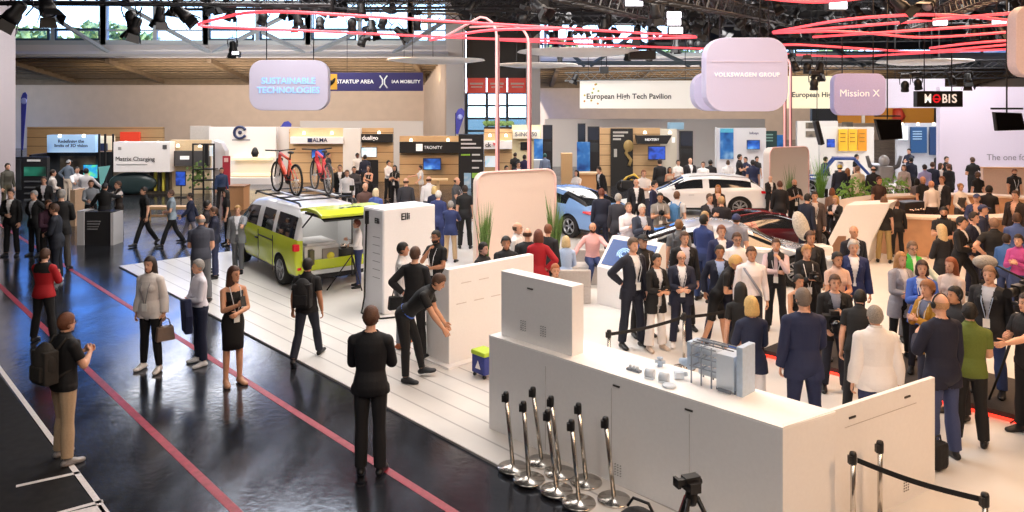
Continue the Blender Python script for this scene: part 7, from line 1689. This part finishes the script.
P(942.5, 224, 200, 'woman with very long blond hair in dark coat', Y=15.2, h=1.72, g='f', arms=('clasp', 'clasp'), top=[('blazer', '#22232b')], legs=('slim', '#22232b'), hair=('long', '#cdb184'), hlen=.5)
P(960, 215.5, 40, 'man in black suit with one foot forward, left of the navy suit near the bar', Y=16.1, arms=('cross', 'clasp'), stance='lunge', **suit('#15151a'), **short(HK))
P(972.5, 215.5, 35, 'man in navy suit between the black suit and the capped man', Y=16.6, **suit('#242a48'), **short(HD))
P(981.5, 206, 60, 'man in dark blue cap and jacket near the bar', Y=17.8, top=[('jacket', '#2c3252')], legs=('trousers', '#2c3252'), hair=('cap', '#22305a'))
P(994.5, 220, 160, 'stout man in black seen from behind near the right edge', Y=15.7, b=1.15, arms=('hip', 'hold'), **tee('#1a191c', BLK_), **short('#8a6a54'))
P(1019, 231, -50, 'woman in magenta checked shirt at the right edge', Y=14.4, g='f', arms=('hold', 'hold'), top=[('shirt', '#b5468e')], legs=('slim', JEAN), hair=('short', HD))
P(1017, 216, 150, 'man in denim blue shirt at the right edge', Y=16.4, **shirt('#4a5f96', CHAR), **short(HB_))
P(1006, 243, 120, 'person in blue jeans jacket sitting low left of the magenta shirt', Y=15.1, h=1.55, **shirt('#3f6aa8', JEAN), **short(HD))
P(897, 201.5, 172, 'man in dark grey suit seen from behind in front of the curved bar', fy=257, arms=('hang', 'hang'), top=[('jacket', '#2b292c')], legs=('trousers', '#2b292c'), **short('#6a4a38'))
P(884, 196, 150, 'brown haired woman half hidden behind the slanted console', Y=20.0, h=1.68, g='f', top=[('tee', '#2c2628')], legs=('trousers', '#a88f5c'), hair=('long', '#6a4a34'))
m86 = P(944, 210, -30, 'bearded man in black standing at the bar front', Y=17.4, arms=('clasp', 'hold'), beard=HK, **tee('#1d1c20', CHAR), hair=('bun', HK), skin='t')
backpack(m86, 'dark backpack on the bearded man at the bar front', '#2a2528')
# ---- bar and behind
P(932, 185.5, 190, 'man in white shirt with shaved head seen from behind inside the bar', Y=23.2, **shirt('#ece4e0', '#2a2326'), hair=('bald', HB_), skin='t')
P(922, 183, 20, 'bald red faced man in dark clothes inside the bar', Y=24.6, hair=('bald', HB_), **tee('#2a2a2e', CHAR), skin='t')
P(942.5, 182, -60, 'man in dark suit inside the bar beside the white shirt', Y=24.6, **suit('#2b2b33'), **short('#8a5a44'))
P(960, 184, 5, 'bar worker in white shirt and grey apron', Y=23.4, g='f', arms=('table', 'carry'), top=[('shirt', '#ece4de'), ('apron', '#5a5654')], legs=('trousers', '#2a2a2e'), hair=('bun', '#a87c50'))
P(977, 192, -40, 'man in blue cap facing the bar worker', Y=19.9, arms=('table', 'table'), top=[('jacket', '#34406c')], legs=('trousers', CHAR), hair=('cap', '#2c3a66'))
P(989, 186, 140, 'dark haired person in black at the right part of the bar', Y=22.4, h=1.7, **tee('#1c1a1e', BLK_), hair=('curly', HK))
P(978, 171, 170, 'curly haired woman in black behind the bar', Y=27.2, g='f', **tee('#17161a', BLK_), hair=('curly', '#5a4030'))
P(973, 157, 185, 'broad man in black seen from behind in front of the white display wall', Y=31.5, h=1.88, b=1.15, arms=('clasp', 'hip'), **tee('#131318', BLK_), **short(HB_))
P(1014, 166, -5, 'bearded man in black t-shirt with a white badge before the peach wall', Y=27.6, h=1.75, beard=HD, lanyard='#e6e6ea', b=1.05, **tee('#1d1a1d', '#4a4038'), **short('#7a4a34'))
P(1016, 188, -60, 'man in dark brown jacket at the right end of the bar', Y=19.9, h=1.85, top=[('jacket', '#3a2c28')], legs=('trousers', '#3a2c28'), **short(HB_))
P(946, 155, 10, 'man in black standing left of the edge lettering before the white wall', Y=32.4, h=1.85, **tee('#26262e', BLK_), **short(HD))
P(925, 165, 175, 'man in lilac shirt seen from behind left of the white wall', Y=29.2, arms=('clasp', 'clasp'), **shirt('#9a96c4', DKB), **short(HD))
P(932.5, 164, 150, 'man in navy jacket right of the lilac shirt', Y=30.4, top=[('jacket', '#26304e')], legs=('trousers', CHAR), **short(HB_))
P(949, 162, 195, 'man in dark jacket seen from behind at the corner of the white wall', Y=29.6, b=1.1, top=[('jacket', '#23212b')], legs=('trousers', CHAR), **short('#6a4434'))
P(940, 160, 60, 'brown haired woman in pale top between the dark jackets', Y=31.2, g='f', top=[('tee', '#cfc4c2')], legs=('slim', CHAR), hair=('long', HB_))
P(878.5, 181, 10, 'red faced man behind the bushy plant at the bar', Y=24.4, **tee('#4a3430', CHAR), **short('#5a3426'), skin='t')
P(917, 190, 150, 'dark haired woman in grey at the inner bar table', Y=25.6, h=1.6, g='f', **tee('#6a6468', CHAR), hair=('bob', HK))
# ---- between and behind the cars
P(770, 177, 15, 'bald man in black suit and white shirt in front of the pale partition', fy=218, arms=('clasp', 'clasp'), **suit('#18181c'), hair=('bald', HB_))
P(780, 186, 170, 'man in dark grey jacket seen from behind before the pale partition', Y=23.6, h=1.72, top=[('jacket', '#302e32')], legs=('trousers', '#302e32'), **short('#6a4434'))
P(794, 185, 5, 'bearded man in black with white lanyard before the tall grass plant', Y=24.0, h=1.74, arms=('hold', 'hold'), beard=HD, lanyard='#e9e9ee', **tee('#141418', BLK_), hair=('fringe', HD), skin='t')
P(805, 196, 120, 'man in dark navy suit leaning towards the fluffy microphone', Y=20.0, h=1.76, lean=8, top=[('jacket', '#1f2640')], legs=('trousers', '#1f2640'), **short(HK))
P(814.5, 192, -15, 'man in taupe blazer with white badge left of the slanted console', Y=20.3, h=1.78, lanyard='#e6e6ea', top=[('front', '#c9bcb6'), ('jacket', '#5c4c48')], legs=('trousers', '#4a3e3c'), **short(HD), skin='t')
P(832, 188, 160, 'brown haired woman in brown top behind the slanted console', Y=22.9, h=1.58, g='f', top=[('shirt', '#8a6a58')], legs=('slim', CHAR), hair=('bob', '#7a4a30'))
P(836, 197, -50, 'blond woman in black blazer and white top behind the slanted console', Y=21.1, h=1.58, g='f', arms=('hold', 'hold'), top=[('front', '#dcd2d0'), ('jacket', '#17171b')], legs=('slim', BLK_), hair=('bob', '#b98a50'))
P(709, 193, 20, 'man in dark jacket holding something, between silver and white cars', Y=19.95, h=1.77, arms=('hold', 'hold'), **suit('#2c2b35', '#a8a6b4'), **short('#5a4434'))
P(718, 187, -15, 'woman with long copper hair in front of the white car', Y=23.3, h=1.64, g='f', top=[('jacket', '#3a2c2a')], legs=('slim', CHAR), hair=('long', '#b5763c'))
P(721.5, 197, 170, 'fair haired man in dark suit seen from behind between the cars', Y=19.75, h=1.72, top=[('jacket', '#2a2833')], legs=('trousers', CHAR), hair=('short', '#b5946a'))
m89 = P(676.5, 193, 150, 'man in grey t-shirt with blue backpack in front of the white car', Y=20.4, arms=('hold', 'hang'), **tee('#c9c9cc', '#8a8a92'), **short('#6a4a34'))
backpack(m89, 'blue backpack on the man in front of the white car', '#4a7cae')
m90 = P(679, 220, 175, 'man with dark grey backpack in front of the silver car bonnet', Y=15.7, h=1.74, **tee('#6f7278', CHAR), **short('#7a5a3c'))
backpack(m90, 'dark grey backpack on the man in front of the silver car', '#3c3f45')
P(704, 209, 30, 'fair haired person behind the man in the plain blue shirt', Y=16.7, h=1.77, **shirt('#a9aebc', CHAR), hair=('short', '#a88a60'))
P(736, 217, 150, 'man in blue cap and grey t-shirt in front of the maroon car', Y=16.3, h=1.77, **tee('#8a8c98', CHAR), hair=('cap', '#2c3560'))
P(601.5, 190, 172, 'man in navy suit seen from behind at the tail of the blue car', Y=20.8, h=1.80, top=[('jacket', '#232944')], legs=('trousers', '#232944'), **short('#6a3a2a'))
P(618, 196, 160, 'grey haired man in dark grey jacket right of the blue car', Y=19.9, top=[('jacket', '#3a3b46')], legs=('trousers', '#3a3b46'), hair=('short', '#a8a49e'))
P(628.5, 204, 10, 'man in white shirt looking down, above the blue screen console', Y=18.2, h=1.76, pitch=-18, arms=('hold', 'hold'), **shirt('#eae2e4', '#3a3a48'), **short('#6a5440'))
P(641.5, 205, 15, 'white haired man in navy waistcoat and lanyard above the blue screen console', Y=17.9, h=1.77, arms=('hold', 'hold'), lanyard='#dfe4ee', **suit('#3a4358', '#c6cfe0'), hair=('short', '#d2ccc2'))
m91 = P(660, 194, -5, 'man in grey t-shirt and jeans with a camera in his hands', Y=20.1, arms=('hold', 'hold'), skin='t', lanyard='#d9d9de', **tee('#8d8782', '#34487e'), **short(HK))
camera_in(m91, 'camera held by the man in the grey t-shirt and jeans')
P(636, 179, 0, 'bald man in black jacket and white shirt behind the white haired man', Y=23.8, **suit('#23232c'), hair=('fringe', HB_))
P(653.5, 181, 60, 'man in navy jacket in front of the white car bonnet', Y=23.2, **suit('#2a3058', '#d9dae4'), **short(HK))
P(643.5, 169, 5, 'man in white polo shirt left of the white car bonnet', Y=26.0, h=1.85, arms=('cross', 'cross'), **tee('#ece6e4', '#3a3f55'), **short('#8a5a40'))
P(660, 160, 185, 'man in black suit seen from behind under the blue wall screen', Y=31, h=1.84, top=[('jacket', '#1c1b20')], legs=('trousers', '#1c1b20'), **short(HD))
P(669.5, 167, 10, 'woman in beige dress left of the white shirt behind the white car', Y=30.2, h=1.6, g='f', top=[('dress', '#c4a88e')], legs=('skirt', '#c4a88e'), hair=('long', HD), skin='m')
P(678, 157, 5, 'person in white top and beige skirt behind the white car', Y=32, g='f', h=1.74, top=[('tee', '#e9e2de')], legs=('skirt', '#b5a08c'), hair=('bun', HD))
P(690, 158, 12, 'man in dark suit and white shirt behind the white car roof', Y=32, h=1.82, **suit('#25222c'), hair=('fringe', HB_))
P(703, 161, -10, 'person in white t-shirt behind the white car roof', Y=31.2, h=1.73, **tee('#e6e2e2', CHAR), **short(HD))
P(710.5, 160, 170, 'person in black right of the white t-shirt behind the white car', Y=31.6, **tee('#201d22', CHAR), **short(HK))
P(728, 161, 160, 'person in pale top left of the couple behind the white car', Y=32.2, h=1.7, **shirt('#d5d2d2', CHAR), **short(HB_))
P(739, 152, 60, 'taller one of a couple standing close behind the white car', Y=33, h=1.9, arms=('hold', 'hold'), **tee('#1f1d26', CHAR), **short(HK))
P(746, 157, -50, 'person in navy facing the tall one behind the white car', Y=33.4, h=1.76, arms=('hold', 'hold'), **tee('#25305c', CHAR), **short(HK))
P(753, 158, 175, 'man in navy t-shirt seen from behind at the motorcycle', Y=30.6, h=1.84, b=1.1, **tee('#283058', CHAR), **short(HK))
P(756.5, 153, 20, 'small dark haired person before the blue screen of the white poster booth', Y=34.6, h=1.7, **tee('#2c2c34', CHAR), **short(HK))
P(840, 164, 170, 'man in dark navy jacket seen from behind at the race buggy', Y=28.3, h=1.84, top=[('jacket', '#20263e')], legs=('trousers', '#20263e'), hair=('cap', '#c9b458'))
P(847.5, 167, 140, 'woman in black with brown hair beside the race buggy', Y=28.8, g='f', **tee('#1d1a1e', BLK_), hair=('long', '#8a5a34'))
P(858, 165, 182, 'man in cream jacket seen from behind in front of the white demo table', Y=28.2, h=1.8, b=1.05, top=[('jacket', '#d2c4ac')], legs=('trousers', '#7a6a5c'), **short('#7a5a48'))
P(873.5, 165, 160, 'man in black shirt right of the cream jacket', Y=28, h=1.8, **shirt('#1a1a22', '#1f2436'), hair=('fringe', HD))
P(856, 148, 40, 'person in black behind the white demo table under the yellow panels', Y=34.5, h=1.8, **tee('#17171b', CHAR), **short(HK))
P(825, 154, 100, 'man in blue jacket left of the race buggy roof', Y=33.5, h=1.76, top=[('jacket', '#2f3a66')], legs=('trousers', CHAR), **short(HD))
P(909.5, 141, -60, 'man in navy standing in front of the dark blue poster', Y=37, h=1.9, arms=('reach', 'hold'), **shirt('#202a4a', CHAR), **short(HK))
P(904, 163, -30, 'woman in beige checked blouse before the blue poster booth', Y=30, g='f', h=1.7, top=[('loose', '#a8968c')], legs=('slim', CHAR), hair=('bob', HB_))
P(911.5, 158, 190, 'slim man in dark blue seen from behind right of the checked blouse', Y=32, h=1.85, **shirt('#1f2644', CHAR), **short(HK))
P(938, 150, 100, 'person in black at the right dark blue poster', Y=36.5, h=1.8, **tee('#1c1e2a', CHAR), **short(HK))
P(806, 150, 0, 'fair person in white among the plants left of the white wall', Y=36, **shirt('#dcd8d2', CHAR), **short(HB_))
P(799, 152, 40, 'person in pale shirt before the wall of dark pictures', Y=37.5, **shirt('#c9c4be', CHAR), **short(HD))
# ---- camera crew at the right edge
vc = cam_tripod('black video camera on a tripod at the right edge of the picture', (6.85, 10.35, SZ + .0), 1.62, R(-60), True, .40)
co_ = P(1029, 292, -80, 'camera operator in black cut by the right edge of the picture', Y=9.6, h=1.76, arms=('reach', 'hold'), **tee('#1b1a1d', '#1b1a1d'), **short(HD))
t = thing('fluffy_microphone', 'grey fluffy microphone above the man with headphones at the right', 'microphone', D(985, 262, 10.9)); MB().ball((0, 0, 0), (.17, .11, .10), 14, 10).build('windshield', cm('#a8a39c', .95, bump=1.0, scale=40), t); MB().cyl((.1, 0, -.02), (.75, -.1, -.35), .015, 8).build('boom_pole', BLK, t)
t = thing('fluffy_microphone', 'large white fluffy boom microphone above the silver car', 'microphone', D(801, 226, 17.0)); MB().ball((0, 0, 0), (.17, .14, .34), 16, 12, M=Ry(-18)).build('windshield', cm('#c9c3b8', .95, bump=1.0, scale=30, var=.2), t); MB().cyl((.1, 0, -.3), (.42, .1, -1.85), .018, 8).build('boom_pole', BLK, t)
t = thing('floor_monitor', 'black loudspeaker on a stand at the right edge above the red light strip', 'speaker', Vector((6.55, 9.75, SZ)), R(20))
MB().box((0, 0, .75), (.22, .2, .3)).build('cabinet', BLK, t, bevel=.03); MB().cyl((0, 0, .02), (0, 0, .62), .02, 8).build('pole', BLK, t); MB().cyl((0, -.105, .75), (0, -.115, .75), .08, 16).build('cone', cm('#5a1f22', .4), t)
for a in (90, 210, 330): MB().tube([(0, 0, .25), (.25 * math.cos(R(a)), .25 * math.sin(R(a)), .01)], .012, 6).build('leg', BLK, t)
t = thing('black_bag', 'black bag on the floor at the feet of the tall man in the navy jacket', 'bag', Vector((G(938, 472).x, G(938, 472).y, SZ)), R(30)); MB().box((0, 0, .16), (.24, .14, .30)).build('bag_body', cm('#17171a', .8, bump=.3), t, bevel=.05); MB().tube([(-.06, 0, .31), (-.04, 0, .38), (.04, 0, .38), (.06, 0, .31)], .01, 6).build('handle', BLK, t)
